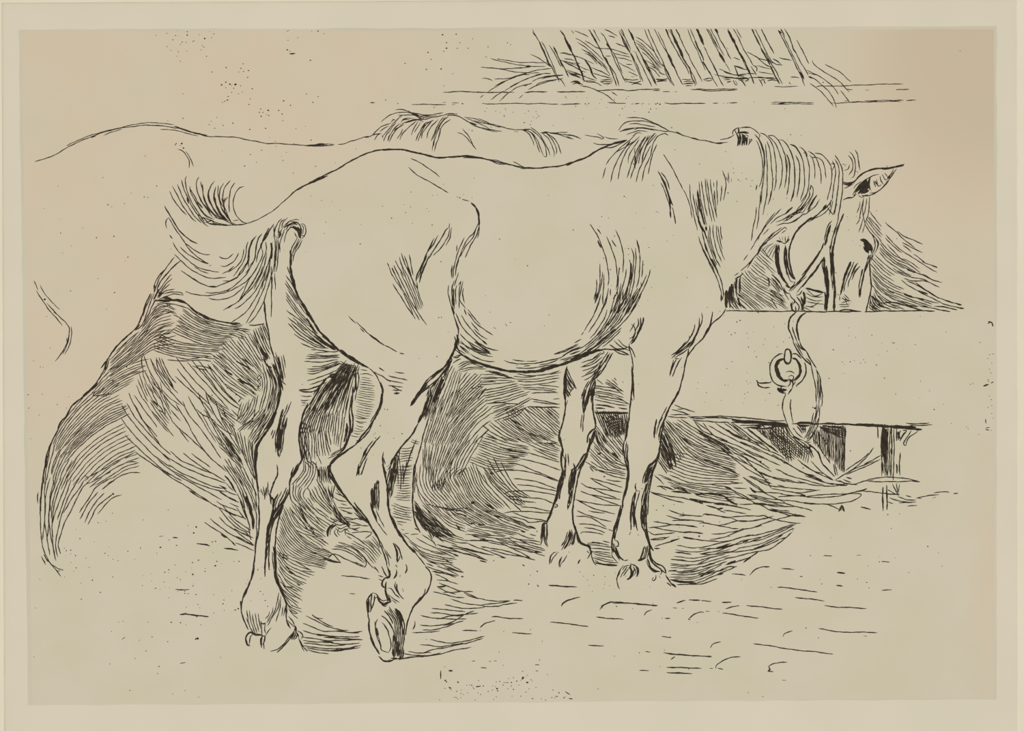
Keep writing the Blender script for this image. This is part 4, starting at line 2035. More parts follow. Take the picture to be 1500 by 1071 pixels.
1.8 1220 240 1290 250 1340 230
1.8 1250 220 1320 210 1430 220
1.8 1250 190 1360 205
1.8 1200 150 1300 140 1360 160
1.8 1250 290 1340 280 1430 280 1460 290 1440 320 1390 350
1.8 1250 250 1320 270
> near/leg_raised
@ 450 560 7.143
2.8 770 0 790 100 775 200 750 290 700 390 640 480 560 580 500 660
2 780 120 760 230 720 320 660 420
2.4 640 510 590 580 520 640
3 500 660 420 710 360 760 290 810 250 860
1.8 690 430 640 520 600 580
2.4 765 565 720 610 670 680 620 760 570 850 530 940 515 980
2 690 610 640 670 590 760 550 860
3.4 630 680 580 790
2 630 790 590 890 565 970
2 540 900 545 980
2.4 795 730 790 800 800 880 820 980 830 1070
1.9 800 790 815 860
3 1080 250 1120 180 1180 100 1240 20
2.4 1100 240 1160 150 1220 90 1290 50
h 5 2.6 .05 1280 60 1250 200 1180 400 | 1330 30 1300 180 1250 330
4 1270 160 1220 300 1160 430
2.8 1160 430 1110 530 1060 590 1000 660 940 740 900 800 870 860
2.2 980 680 930 760 880 860 840 920
h 7 2.8 .05 890 820 860 920 830 1060 | 950 760 940 900 910 1070
4 880 900 880 1000 880 1070
3.4 920 840 910 960
2 830 890 860 860
2.4 810 920 830 960
2 735 1020 740 1070
2 760 1040 700 1070
2.6 250 860 240 920 270 990 300 1070
h 16 1.5 .1 500 130 600 160 730 150 | 480 420 560 440 640 440
h 8 1.5 .1 490 440 560 460 640 450 | 430 640 450 650 480 660
> shadow/leg_gap
h 12 1.7 .1 1250 380 1220 400 1200 410 | 1080 620 1120 640 1180 650
h 6 1.7 .1 960 690 1040 700 1120 680 | 950 840 1030 820 1110 820
h 7 1.7 .1 950 880 1030 890 1110 880 | 920 1060 1020 1060 1100 1060
2.2 1280 350 1250 440 1220 540 1190 660 1160 780 1120 900 1110 1070
2.2 1120 660 1080 760 1040 880 1010 1000 1000 1070
2 1140 600 1100 700 1060 800
1.8 970 690 960 780 970 860
1.8 1040 820 1030 900
2 950 880 950 1070
1.8 930 740 960 820
> near/leg_raised
@ 470 680 7.143
2.8 95 0 100 60 130 140 190 240 240 320 320 430
2 320 430 400 530 490 620
2.8 345 400 400 470 470 560 510 610
2 350 510 410 560 490 610
3 490 600 540 680 590 760 620 840
1.9 550 680 610 790 660 890
2.4 610 830 650 910 680 1000 690 1070
2 660 890 700 970 715 1070
1.9 680 900 735 990
2.4 400 0 385 70 370 125
2 460 0 440 60 415 115
2 390 60 390 115
h 5 2.4 .06 530 250 525 330 540 480 | 600 170 605 300 600 470
3.4 570 210 555 330 570 460
3.4 540 250 540 360 550 470
2.4 515 400 540 490 580 590
3 540 470 570 550 590 610
1.8 580 480 620 580 665 660
1.8 590 610 640 680 695 745
3 755 825 790 900 800 960 800 1030
2.4 770 830 820 890 850 1000
2.6 770 860 800 930 790 1010
2.4 830 960 810 1020
1.9 780 1055 800 1070
2.6 640 0 665 90 690 200 700 300 705 400
3.4 700 220 700 330 705 430 725 530
h 6 2.8 .06 680 30 690 160 710 330 | 800 0 770 160 740 330
3.4 760 20 740 160 730 280
4 720 520 760 610 800 690 850 770
2.8 750 560 800 680 880 800
3 850 770 900 840 950 890 1000 940
2 970 900 1030 980 1100 1070
1.9 950 880 1000 920
2.4 890 1050 900 1070
> shadow/leg_gap
2.6 980 0 970 100 965 240 960 350 965 480 975 560 1000 640 1040 720
1.8 990 0 985 150 980 300
h 14 1.8 .1 780 130 880 140 960 120 | 770 370 860 380 960 380
h 10 1.8 .1 740 400 850 450 950 460 | 740 540 860 570 980 590
2 860 0 860 120 860 240
2 830 0 840 150 835 270
h 4 1.6 .1 810 20 880 20 960 10 | 800 90 880 100 960 90
1.8 790 600 900 610
1.8 800 620 860 640
2.4 840 685 870 690
1.8 870 730 920 720
1.8 940 740 1020 730
2 980 670 1020 690
1.8 150 300 210 330 250 360
1.8 140 340 200 390 290 390
1.8 200 460 280 460 340 470
1.8 210 480 280 490 350 520
1.8 240 550 330 570 420 590
1.8 330 600 420 630
1.8 340 650 440 640 520 650
1.8 340 730 420 710 530 710
2 350 510 420 570 500 600
> shadow/belly_shade
h 14 1.8 .02 1000 0 1000 180 1060 330 1200 460 | 1500 60 1420 120 1480 240 1500 290
h 9 1.8 .02 1000 100 1010 280 1080 420 1220 540 | 1240 280 1320 420 1420 540 1500 600
h 9 2.6 .04 990 400 1080 520 1240 640 | 1000 560 1080 660 1260 800
h 8 2.2 .05 1060 420 1160 520 1300 660 | 1120 640 1240 740 1440 800
h 7 2.0 .05 1120 690 1240 780 1400 840 | 1200 620 1340 720 1500 780
h 6 2.4 .06 1000 500 1040 620 1120 720 | 1080 600 1160 720 1180 780
2.2 1180 540 1260 640 1340 720
2.2 1160 660 1240 740 1320 760
h 7 1.8 .03 1200 520 1340 640 1500 700 | 1260 460 1380 540 1500 590
1.8 1110 420 1240 450 1360 470 1500 460
1.8 1200 440 1300 460 1440 490
> shadow/ground_shadow
h 8 1.8 .03 880 740 1060 870 1440 960 | 990 900 1140 1010 1380 1050
h 4 1.8 .04 1000 780 1200 880 1500 930 | 1040 740 1260 860 1500 880
2.6 1380 940 1440 965
h 4 2 .06 1080 990 1160 1030 1270 1060 | 1100 1040 1140 1050 1180 1070
1.8 1120 740 1180 820 1210 860
> shadow/leg_shadow
h 9 1.8 .03 140 860 340 920 480 1070 | 500 790 580 870 640 940
h 5 1.8 .03 180 820 320 860 440 980 | 420 850 540 960 620 1050
h 4 1.8 .04 540 760 590 820 620 880 | 480 800 560 880 640 980
1.8 0 870 120 940 210 1030
d 450 885 4
2.2 60 1010 130 1015 210 1030
1.8 120 940 220 980 340 1020 460 1070
> near/leg_raised
@ 500 830 7.143
2 345 0 395 65
2 385 95 440 110
1.8 390 130 440 150
2.4 420 0 450 60 480 110
3 480 0 500 60 510 100
2.4 460 120 490 110 520 80
2.8 510 40 500 110 460 120 430 160 430 200 460 220 470 160
2.4 470 200 460 250 470 300 490 360
3 460 180 470 290 510 380
2.4 490 290 520 370
2.8 580 40 575 90 545 125
2 615 85 612 110
2.6 685 0 685 40 665 70
2 570 160 560 210 580 260 620 310 655 340
2.6 580 180 580 230 610 290
2.4 560 290 610 330
2 480 230 520 230 560 290 600 320
2 640 230 650 265
1.8 500 300 560 350 610 375
2 530 350 580 385
2.4 880 0 925 50 940 110 930 190 900 260 850 320 810 370 760 420 730 470 700 560 680 640 670 720
2 880 230 860 300 810 350 770 400
3 830 320 780 390 740 440
> near/hoof_raised
2.4 330 275 290 320 265 370 270 430 280 500 290 560
3.4 290 340 280 420 290 480
2.4 320 290 310 380 310 450 300 480
2.4 350 300 340 370 320 440
2 330 275 370 290 400 340 440 360 470 350 490 370
2.6 370 300 400 360 440 400 480 390
3 390 350 440 390 490 380 520 370
2 350 340 370 320 400 370 450 410
2 420 400 460 420 480 400
2.8 290 540 290 640 310 740 350 830 400 920
2 300 740 340 830 400 910
2.8 390 940 440 985 500 990 560 970
2.4 560 970 640 950 650 860
2 380 550 360 600 370 690 400 780 420 840
1.8 350 570 360 680 380 760
2.4 370 640 390 720
2 370 750 410 820 420 870 490 905
2 425 585 470 640 500 720 520 800 510 870 490 900
2 440 600 460 640
2 460 640 500 680
h 8 2.6 .04 450 450 540 600 540 950 | 560 440 640 620 610 960
h 7 3 .04 560 700 570 820 540 960 | 660 660 650 800 620 960
2.4 420 515 480 560 530 640 560 720
2.4 450 460 500 520 540 600
4 570 440 620 510 650 580
3 600 520 620 600 620 680
2.4 650 560 660 640 640 720
4 550 720 580 820
4 600 780 580 900
4 540 860 550 950
4.5 600 860 590 940
3 520 960 580 960
1.9 530 980 490 970
> shadow/ground_shadow
1.9 890 0 980 30 1100 70 1220 100
2.4 1080 10 1180 40 1280 60
2 950 50 1060 70 1200 110
2.6 960 50 1040 70
2 1250 105 1280 108
1.9 980 80 1080 120 1140 160 1220 185
1.9 1000 140 1100 150 1140 160
1.9 1020 170 1120 210 1240 255 1380 265
2.6 1000 210 1090 210
1.9 1010 220 1100 260 1200 290
1.9 960 265 1080 290 1180 320 1290 325
1.8 1060 270 1160 270 1260 260
1.8 1280 270 1360 300 1430 330 1500 345
1.8 1145 340 1250 375 1350 395 1450 405 1500 410
1.9 1080 400 1180 420 1280 440 1400 435 1500 430
1.9 945 435 1060 450 1180 460 1300 475
1.9 930 485 1060 490 1180 510 1300 500 1430 490
1.9 825 510 900 530 1040 545 1180 550 1310 550
1.9 1000 550 1140 520 1260 510 1390 465
2.4 1300 500 1380 465
1.9 820 615 940 620 1060 610 1180 570 1280 510
1.9 850 665 980 660 1100 630 1200 590 1280 570
2 1060 620 1180 590
1.9 740 690 860 690 1030 675
1.9 930 760 1040 790 1160 800 1300 780 1420 750 1500 730
1.9 820 820 920 825 1040 840 1160 820 1280 800
1.9 860 900 960 870 1080 850 1220 820 1360 790 1480 750
1.9 700 890 820 905 940 900
1.9 650 910 780 930 920 930 1040 905
2.4 640 960 780 945 900 935
1.9 880 940 1020 920 1160 880 1360 845
1.9 600 970 680 960
2.2 770 570 770 620 745 660
> ground/mark
2 0 95 150 108 300 130
2 85 285 145 285
1.9 1265 668 1350 672 1425 672
1.9 1450 640 1480 610 1500 600
2 1365 990 1400 990
> near/body
@ 640 370 7.143
h 5 2 .06 120 350 130 480 180 640 | 200 330 190 440 210 620
h 5 2.2 .06 210 320 200 450 210 600 | 270 320 240 480 290 575
2 275 370 270 440 290 530
1.9 285 590 310 655
1.8 320 595 390 680 455 760
1.9 320 625 400 730 500 810 590 865
1.9 355 730 400 780 445 825
1.9 255 655 330 770 430 880 525 960
1.9 385 800 450 860 525 910
1.9 215 660 240 740 300 820 370 890 470 970 560 1010 640 1025
2.4 400 930 480 1000 560 1055
1.9 240 850 300 910 370 960 450 1000 540 1050
1.9 245 920 300 980 350 1020
1.9 240 970 290 1010 340 1050
2.2 350 970 420 1020 530 1070
1.9 230 1020 300 1060
2 220 1040 280 1070
3 350 870 380 900
2 590 785 620 797
2 715 745 735 770
1.8 1440 945 1500 910
1.8 1230 1065 1340 1020 1480 955
2.2 1330 1070 1440 1010 1500 985
2.4 1390 1065 1500 1030
@ 610 500 7.143
2.2 410 90 500 160 560 200
3.6 500 150 580 200 680 240 780 270 900 300 1000 315 1100 320 1200 320 1300 310 1400 280 1500 250
3.4 640 220 760 260 880 295
3.6 1160 310 1260 315 1360 285
1.9 450 10 540 60 640 120 720 150 800 160
1.9 450 50 520 110 550 130
2 570 60 640 110 700 130
1.9 530 0 600 60 700 110 790 135
2.2 610 5 700 70 770 110
1.9 640 10 740 70 850 98
1.9 690 0 740 35
1.9 560 130 640 180 720 205 820 215
1.9 915 200 980 225 1080 235 1200 235 1300 220 1480 180
1.9 1005 190 1080 205 1140 210
1.7 1150 210 1260 205
1.7 1120 260 1190 255
1.9 1040 275 1160 285 1240 275 1360 255 1480 240
1.9 1040 250 1060 260
2.2 1440 135 1500 120
@ 800 310 7.143
1.9 1290 0 1305 65
1.9 1335 0 1355 130
1.9 460 130 530 240 590 380 635 530 655 680 650 775
2.6 540 300 575 380
1.9 650 800 640 880 600 980 570 1070
2.4 640 880 610 950
2 535 180 575 235
1.9 630 260 690 400 730 540 745 700 735 820
1.9 685 295 735 370
1.9 725 190 780 320 805 440 810 540 800 640
1.9 560 545 565 680 555 800 510 960
2 530 710 525 820 500 920
1.9 590 630 575 780 540 880 510 940
1.9 605 660 600 800 590 970
1.9 575 860 545 970 505 1070
1.9 675 810 672 880
1.9 765 580 755 720 740 850 700 915
1.9 740 820 750 900 710 1000 670 1070
1.9 785 750 760 880 700 1060
1.9 840 600 820 720 780 850 740 990 710 1070
2 870 500 890 580 880 700 840 820 800 920
1.9 890 380 915 460 910 600 890 740 860 880
1.9 935 380 940 480 930 620 910 780 870 920 800 1070
3.4 890 540 885 660 860 780
2.4 945 295 970 380 980 450
1.9 980 440 980 580 970 700 945 800
1.9 1015 510 1000 690
1.9 1050 660 1000 780 940 900 850 1070
1.9 1090 605 1060 720 990 860 920 990 870 1070
1.9 990 740 990 790 900 920 830 1060
2.4 860 780 840 860 800 960
h 5 2.2 .05 770 800 760 900 680 1070 | 870 880 830 970 740 1070
2.8 820 900 790 980 740 1060
1.9 960 800 880 930 790 1060
1.8 640 1030 625 1070
> near/body
@ 790 430 7.143
1.9 600 0 575 70
1.9 620 20 580 105
2 660 20 665 115
1.9 640 30 600 150 550 260 470 390
1.9 715 0 700 80 650 190 580 310 515 410
1.9 710 170 680 260 600 390 530 470
2 465 400 440 435
1.9 440 475 370 515
1.9 790 10 750 180 680 330 560 480 450 560 300 620 200 680 0 720
1.9 820 30 780 180 700 350 600 470 480 570
h 8 1.9 .03 830 0 790 170 680 360 520 540 | 1000 0 940 130 830 310 640 480
1.9 1070 0 990 160 880 300 760 420 640 540
1.9 1040 0 960 140 850 280
1.9 1010 20 920 180 840 300 720 410
2.6 860 100 790 230 720 340
h 7 2.2 .03 740 360 600 500 400 640 200 700 | 850 370 700 500 560 600 350 710
2 850 390 760 480 660 560
3 800 370 700 450 600 530
3 720 430 620 530 500 600
1.9 405 540 280 600 160 640
1.9 420 560 340 600 240 650
2.4 370 590 300 620
1.9 0 750 100 730 200 690
4 0 800 120 770 230 745 330 710 430 670 520 640
4 330 690 440 650 530 620 640 590
3.4 500 640 580 600 660 590
2.4 340 680 460 630 560 580
1.8 360 700 320 690
2.4 0 820 60 810
> near/leg_foreground
2.4 650 585 740 585 810 590 880 615 940 645
2.4 735 535 800 575 880 580 930 560
1.9 780 490 840 550 900 580 950 600
1.9 820 480 880 540 940 570
2 770 590 850 630 935 645
2.2 1030 260 1040 320 1010 380 990 450 950 520
3 1090 250 1080 320 1040 400 1000 480 960 530
2.2 1060 250 1060 330 1020 420
2 965 320 995 350 1000 400
2 1000 310 970 360 945 400
2 1000 410 980 450 940 475
2 945 520 940 560 960 640 980 740 985 800
2.2 940 550 980 610 1005 670
3 970 760 975 880 985 960
2.2 985 860 970 960 960 1070
2.4 980 900 985 1000 985 1070
> near/leg_offside
2.6 290 760 270 860 265 960 260 1070
3 275 810 280 930 265 1060
1.9 290 780 330 880 390 1000
1.9 300 860 340 930 380 1000
1.9 290 900 320 950 350 1000
1.9 290 930 310 990 335 1025
2 280 1010 330 1070
1.9 340 1000 310 1010
1.9 290 1040 310 1070
2 330 1000 350 1000
2 660 590 680 620 630 640
2.4 770 620 700 740 640 840 570 900
2.4 740 620 680 720 600 830 550 930 500 1070
3 720 640 690 720
2 720 610 650 720 600 800
h 5 2 .07 660 600 560 670 440 720 | 700 660 600 800 470 900
2 640 640 550 690 440 725
2 660 660 560 740 430 770
2 670 690 570 770 450 810
2 670 740 560 820 440 875
2 600 800 540 870 470 910
h 4 2.2 .05 540 910 500 980 470 1070 | 600 900 570 980 560 1070
3 550 980 530 1070
2 470 1000 440 1070
2.4 590 910 580 990 570 1070
> shadow/leg_gap
1.8 600 900 670 950
1.9 560 960 660 975 760 990 870 1020
1.9 700 900 790 960 880 1030
1.9 690 935 800 1000 880 1060
1.9 760 900 820 960
1.9 785 880 805 905
1.9 590 1020 700 1040 800 1060
1.9 640 1000 750 1020 840 1040
> near/leg_offside
@ 780 540 7.143
3.4 355 0 335 120 335 240 345 350
2.6 345 330 345 400 335 470 320 560 290 650
3.4 290 640 280 720 300 790 315 850
2.4 280 640 275 760
2.6 315 840 310 920 300 980 310 1070
1.9 350 890 345 970 350 1070
1.9 370 890 380 1010
1.9 320 900 340 980 330 1060
1.9 360 30 390 130 460 200
1.9 370 120 420 210
2 350 200 400 280
2 360 100 390 180 430 220
1.9 345 240 380 300
1.9 360 160 360 300
1.9 440 190 400 240 370 300
1.9 370 330 350 390
2.4 720 10 660 100 620 200 570 300 540 400
2 680 20 620 110 560 220 520 320
2 590 130 540 220 510 320
2.4 550 220 530 330 530 430 540 480
h 4 2.4 .06 540 220 520 340 540 460 | 620 210 590 310 550 440
3 600 260 560 360 540 460
2 520 480 510 560 505 630
2 540 470 530 570 525 665
2.8 640 210 630 320 630 420 650 520 660 590 650 640
2.4 640 190 620 250 615 360
2.8 660 620 610 660 580 710 570 780
2.4 650 640 620 720 600 800 580 860
3 590 720 600 780 570 880
2.4 640 700 600 820 560 920 500 1010 470 1070
2 560 880 510 960 470 1020 430 1070
3.4 580 860 540 960 480 1050
2.4 430 990 440 1040 410 1065
2 545 890 500 970
2.8 660 640 640 720 620 790
> shadow/leg_gap
h 9 1.9 .05 640 180 800 200 940 260 | 650 320 820 360 1010 390
h 5 2.2 .06 760 140 860 200 940 270 | 660 420 800 400 990 430
1.9 775 115 870 190 945 240
1.9 830 120 890 175
1.9 855 100 880 125
2.6 690 290 800 300
2.6 660 380 780 390 860 410
2.6 660 410 760 420
1.9 860 290 960 340 1020 380
2.4 900 410 990 425
> stall/leg_recess
3 650 460 760 460 880 460 1000 465
3 660 470 800 465 1000 470
h 18 2.6 .04 660 460 740 640 780 720 | 980 470 990 560 970 700
h 14 2.4 .04 680 480 800 600 920 700 | 860 470 930 540 980 600
h 14 2 .04 660 620 760 760 930 960 | 800 560 900 700 960 780
h 12 2.4 .05 650 650 680 780 740 860 | 720 600 760 700 800 760
h 11 2 .04 600 900 700 1000 760 1060 | 680 740 800 860 940 970
2 720 920 840 980 990 1030
2 740 960 860 1030 990 1060
2 600 1020 680 1070
2.8 830 880 900 930
2.8 680 900 720 880
h 6 2 .05 620 800 680 890 740 950 | 640 720 740 820 860 920
> near/leg_foreground
2.4 1040 0 1045 100 1045 200 1030 300 1020 420 1010 520
3.4 1045 60 1050 150 1040 240
2 1055 120 1060 230 1060 330
2 1030 280 1045 340
2.6 1015 490 1000 570 990 660 975 740
3 1000 560 985 680 970 760
2 960 750 955 850 970 930 990 980
2 985 760 975 850 985 930
2 995 790 995 900
2.8 985 920 1000 1000 1000 1070
2 950 770 945 880 960 920
h 4 3 .06 1340 470 1290 560 1275 720 | 1360 500 1320 580 1290 690
3 1300 530 1280 620 1275 730
2 1410 400 1360 490 1320 570
2.8 1500 290 1450 380 1400 480 1370 560 1340 640
2 1420 450 1380 540 1340 620 1320 750
3 1380 560 1350 680 1340 780 1320 880
2.4 1340 640 1320 720
2.6 1330 860 1300 940 1250 990 1200 1040
3.4 1260 980 1220 1020 1190 1070
2.8 1300 960 1270 1040 1250 1070
> shadow/belly_shade
@ 610 500 7.143
h 9 2.2 .06 390 160 460 140 540 170 | 440 300 560 240 700 270
h 6 1.8 .05 420 250 540 220 640 230 | 460 320 600 290 740 290
h 14 1.9 .02 420 300 300 520 220 780 | 640 350 460 540 300 780
h 12 1.9 .02 640 350 480 520 330 740 | 730 620 560 760 380 960
h 26 1.9 .015 340 350 200 700 80 1070 | 780 700 560 880 430 1070
h 12 1.9 .03 700 470 580 590 420 780 | 700 560 520 740 340 940
h 6 1.9 .04 700 590 560 730 360 940 | 770 760 620 880 480 1070
2.6 730 490 690 540 640 610
1.9 780 830 680 900 540 1060
1.9 740 940 660 1010 600 1070
2.2 760 920 700 980 680 1010
d 315 765 3 370 658 3
> shadow/belly_shade
h 10 1.8 .05 660 350 800 350 1000 380 | 680 450 840 440 1010 420
h 5 2.2 .06 680 390 840 390 1020 390 | 700 470 840 450 980 440
2.4 760 320 880 350 1030 395
1.9 620 470 700 480
1.8 560 490 640 490
1.9 720 310 820 320 960 360
h 8 1.9 .03 720 510 880 480 1060 440 | 720 600 900 560 1110 500
h 8 1.9 .03 710 590 900 540 1100 480 | 750 660 940 630 1180 550
1.9 760 650 850 640 960 650 1080 660
2.2 740 655 880 640 980 660
h 7 1.9 .05 780 690 860 670 950 660 | 820 830 960 780 1160 680
1.9 800 810 960 740 1140 640 1210 600
1.9 820 780 960 710 1190 590
h 7 1.8 .04 1010 370 1200 375 1500 330 | 1060 450 1240 450 1500 410
1.9 1050 340 1180 360 1340 350 1500 310
2.4 1060 415 1120 420
h 4 1.9 .05 1070 460 1280 460 1480 480 | 1120 500 1320 510 1480 530
1.9 1200 545 1340 535 1480 540
> stall/leg_recess
1.9 1200 600 1320 625 1480 655
1.9 1220 630 1350 650 1500 660
1.7 1430 605 1500 600
2.4 1160 685 1280 690 1400 690 1500 695
h 5 1.7 .08 930 740 1000 700 1100 690 | 930 820 1060 770 1190 650
h 6 1.7 .08 930 720 970 780 1020 800 | 1080 660 1130 700 1190 660
h 20 1.8 .025 830 840 1000 960 1200 1070 | 1130 710 1300 880 1480 1000
h 10 2 .03 1140 700 1320 840 1490 990 | 1340 700 1420 780 1500 850
h 8 2.4 .05 920 800 1120 930 1380 1040 | 980 780 1160 880 1390 1030
h 8 2.2 .05 1230 700 1350 800 1480 920 | 1400 690 1460 740 1500 780
2.8 1280 980 1380 1040
1.9 1250 1060 1380 1070 1480 1060
> shadow/belly_shade
h 5 1.9 .05 700 890 880 1000 1100 1070 | 820 840 960 950 1140 1060
1.9 690 880 800 960 960 1050
1.9 720 960 860 1030 960 1070
1.9 760 870 900 980 1060 1050
1.9 700 1010 840 1050
1.9 680 1040 780 1070
> shadow/belly_shade
@ 620 640 7.143
h 16 1.9 .02 0 130 0 330 40 600 | 480 0 310 260 220 520
h 9 1.9 .02 320 0 180 250 170 520 | 480 20 300 280 280 490
h 8 1.9 .02 500 0 350 220 320 420 | 620 10 490 220 380 440
h 12 2 .03 0 0 0 100 0 240 | 160 0 90 200 60 420
h 8 1.9 .02 240 0 100 300 60 560 | 320 40 200 300 190 540
h 20 1.9 .02 10 580 140 780 380 950 | 400 400 560 680 900 880
h 8 1.9 .03 400 360 520 600 720 780 | 550 290 640 520 860 740
h 9 2 .03 550 290 640 470 900 750 | 660 450 760 600 900 740
h 7 2 .04 640 370 760 540 1030 780 | 660 290 800 460 1060 650
1.9 670 230 780 400 940 580 1060 640
1.9 730 210 820 380 960 560 1090 630
1.9 815 260 880 400 980 540 1120 630
h 5 2 .05 700 380 820 500 1060 720 | 740 400 840 540 1020 740
d 715 380 8 520 690 8 965 150 5
h 12 1.8 .03 640 10 860 90 1110 135 | 500 270 700 340 950 335
h 5 2.2 .04 610 40 820 120 1100 170 | 560 130 780 190 1020 260
2.6 800 110 960 150 1100 175
2.6 900 200 1010 225
h 9 2 .03 660 0 880 70 1100 130 | 780 0 960 60 1080 70
1.9 740 370 860 350 1020 355 1200 390 1420 470
1.9 1090 160 1240 210 1410 260
1.9 1010 230 1200 270 1440 350
1.9 880 270 1000 290 1200 370 1420 460
1.9 945 438 1080 450 1220 480 1390 545
1.9 980 500 1140 515 1400 570
1.9 840 600 900 575 1020 565 1160 570 1390 610
1.9 870 620 960 625 1080 635 1240 650 1370 700
1.9 900 650 1040 670 1180 690
1.9 950 690 1040 720
1.9 1020 730 1160 745 1330 780
1.9 840 800 920 785 1060 780 1200 790 1350 800
1.9 940 790 1060 840 1180 860 1290 880
1.9 910 830 1060 870 1120 895 1290 880
h 8 2 .04 380 740 700 870 1060 990 | 560 620 780 780 1180 960
h 8 2.2 .05 560 620 700 740 860 850 | 480 740 680 860 900 930
h 7 1.8 .05 520 930 760 970 980 1020 | 700 870 880 910 1060 940
1.9 180 740 300 770 420 740 560 800
2.2 250 770 380 770 470 820
2.6 350 800 460 830
3 570 920 640 925
2.6 480 910 540 900
3 1100 935 1180 960
2.8 1020 985 1070 995
3 640 690 740 760
3 740 820 830 850
h 10 2.6 .04 0 700 100 850 340 1040 | 0 860 80 980 260 1070
2.2 40 860 140 960
2.2 160 940 280 1040
1.9 440 1020 620 1030 860 1040
h 5 1.8 .05 640 980 800 1000 960 1030 | 600 1060 760 1060 960 1060
1.8 980 1010 1080 1050 1160 1070
1.8 1110 1020 1180 1035
> stall/leg_recess
h 12 1.8 .04 940 0 1180 120 1420 200 | 1280 0 1360 30 1420 60
h 9 2.2 .05 1120 30 1260 90 1430 150 | 1180 140 1300 200 1410 240
h 8 2 .04 1180 60 1320 110 1440 150 | 1200 130 1330 180 1440 210
2.4 1220 60 1290 60 1380 100
3 1380 250 1420 265
> near/leg_offside
2.8 1435 0 1440 60 1460 140 1460 200
2.4 1445 150 1440 240 1455 340
2.4 1480 340 1440 420 1420 480 1400 560 1380 660 1350 740 1320 820 1290 890
2.8 1460 360 1450 450 1410 540
2 1480 380 1460 480 1430 580 1420 650
2 1370 700 1400 710 1400 730 1370 740
2 1320 790 1355 800
2.4 1290 880 1250 920 1240 980 1235 1070
2.4 1290 890 1295 1000 1290 1070
2 1270 910 1265 980 1270 1070
> near/leg_offside
@ 640 740 7.143
2.4 1220 0 1200 70 1170 150 1140 200
1.9 1230 20 1250 0
2.4 1160 180 1110 210 1100 280 1085 370
2.4 1150 190 1155 280 1150 370
2 1120 200 1115 300 1125 380 1160 440
2 1100 260 1105 340 1085 420
2 1130 220 1130 330 1160 430
2.6 1430 0 1420 80 1430 180
2.8 1420 160 1440 230 1470 310 1500 390
h 6 2.4 .06 1400 230 1370 340 1310 460 | 1440 300 1420 380 1390 420
3 1390 280 1380 380 1330 460
2 1370 280 1340 370 1310 420
2.4 1450 270 1440 360 1410 420
2 1460 310 1480 400
2.4 1375 0 1370 45
2 1340 370 1300 430
> near/hoof_offside
2.4 1230 490 1190 540 1175 620
2 1260 500 1220 550 1190 610
2 1250 490 1275 500
2 1220 500 1250 490
2.6 1310 540 1280 600 1280 650
2 1360 520 1330 580 1300 610
2.6 1300 610 1290 650
1.8 1380 485 1390 500
2.6 1500 570 1475 615
> shadow/ground_shadow
h 6 1.9 .04 280 210 640 300 1090 390 | 400 360 700 420 1130 530
1.9 290 305 460 330 640 350 760 380
2.4 340 370 460 370 540 380
1.9 450 360 600 380 760 440 980 550
1.9 740 350 860 420 960 460 1100 495
1.9 830 350 960 410 1130 465
1.9 750 380 900 450 1130 535
2.4 1020 490 1100 495
1.9 760 330 860 360 980 370 1090 385
1.9 460 435 620 460 760 490 900 540 1030 575
2.4 460 435 500 445
1.9 320 400 440 450 560 490 720 555
2 660 545 720 555
1.9 560 470 760 520 980 550
2.4 0 410 120 450 260 500 380 530 530 580
1.9 100 440 240 460 360 500 480 555
2.4 450 580 520 600
1.9 0 450 120 490 220 530
2 150 420 320 460 520 510
1.9 200 430 400 490 600 525
h 6 2.2 .05 180 320 320 360 500 370 | 100 380 200 390 300 400
2.4 200 200 250 270
1.9 970 300 1060 325
1.9 0 460 80 500 190 550
h 4 1.9 .05 0 510 80 560 160 620 | 0 590 120 640 270 700
2.6 180 680 270 700
1.9 0 640 120 680 230 740
d 265 748 4
2.4 0 690 100 720 200 760
1.9 0 740 100 780 220 830
1.9 0 790 60 790 130 805
1.9 20 805 120 860 220 895 380 905
2.4 0 855 100 860
1.9 20 870 120 910 210 940
1.9 0 915 140 950 290 970
1.8 60 910 180 910 260 900
1.8 270 910 360 960 480 990 620 1005 770 1003
1.8 150 980 260 1020 400 1050 480 1050
1.9 450 1045 600 1030 760 1010
1.9 80 1040 200 1060
2 480 1060 640 1060 700 1040 840 1025
> ground/mark
2 805 995 895 998
2 1170 840 1280 850 1465 858
1.9 1500 960 1400 990 1330 1020 1305 1055
d 905 630 3 1050 693 3 960 825 3 1060 850 3 978 735 2
> near/leg_raised
@ 540 740 10.714
2.2 560 100 600 140
2 575 935 600 980 580 1070
2 420 940 450 980
2.2 435 1010 450 1060
> near/chest
@ 960 440 7.143
2.2 740 90 690 160 640 205 590 250 560 300 520 370 480 420 420 470 370 540 340 590
2.4 600 120 585 200 570 270 530 330
2.8 560 280 520 360 490 410
2 485 130 490 200 470 270 430 370
2 458 180 460 260 430 340 390 420 340 490
2.2 412 250 405 310 370 380 320 450 250 520 165 575
2 355 370 355 410 300 470
3 430 360 390 440 350 500
2.2 370 430 300 500 230 550 170 605
2 350 500 290 550 200 600
2.4 300 540 230 580
2 390 420 320 500 220 570
2 320 430 250 510 200 560
2 190 620 170 700 150 795
2.4 220 610 180 700 155 780
2.2 275 600 220 690 180 800
2 200 610 250 610
2.4 350 510 335 580 310 680 290 790 265 890 235 980 190 1060
2.8 240 950 190 1065
2.4 370 540 340 580
> near/leg_offside
@ 780 660 7.143
2.4 310 0 300 80 305 150 320 220
3.4 320 200 305 290 280 400 260 480 230 560
1.9 345 40 350 130 345 220 340 300
1.9 370 30 380 160
2.4 340 200 320 320 290 440 280 510
3 300 280 280 380
2.2 230 560 190 650 160 740
2.6 430 140 440 180 400 210
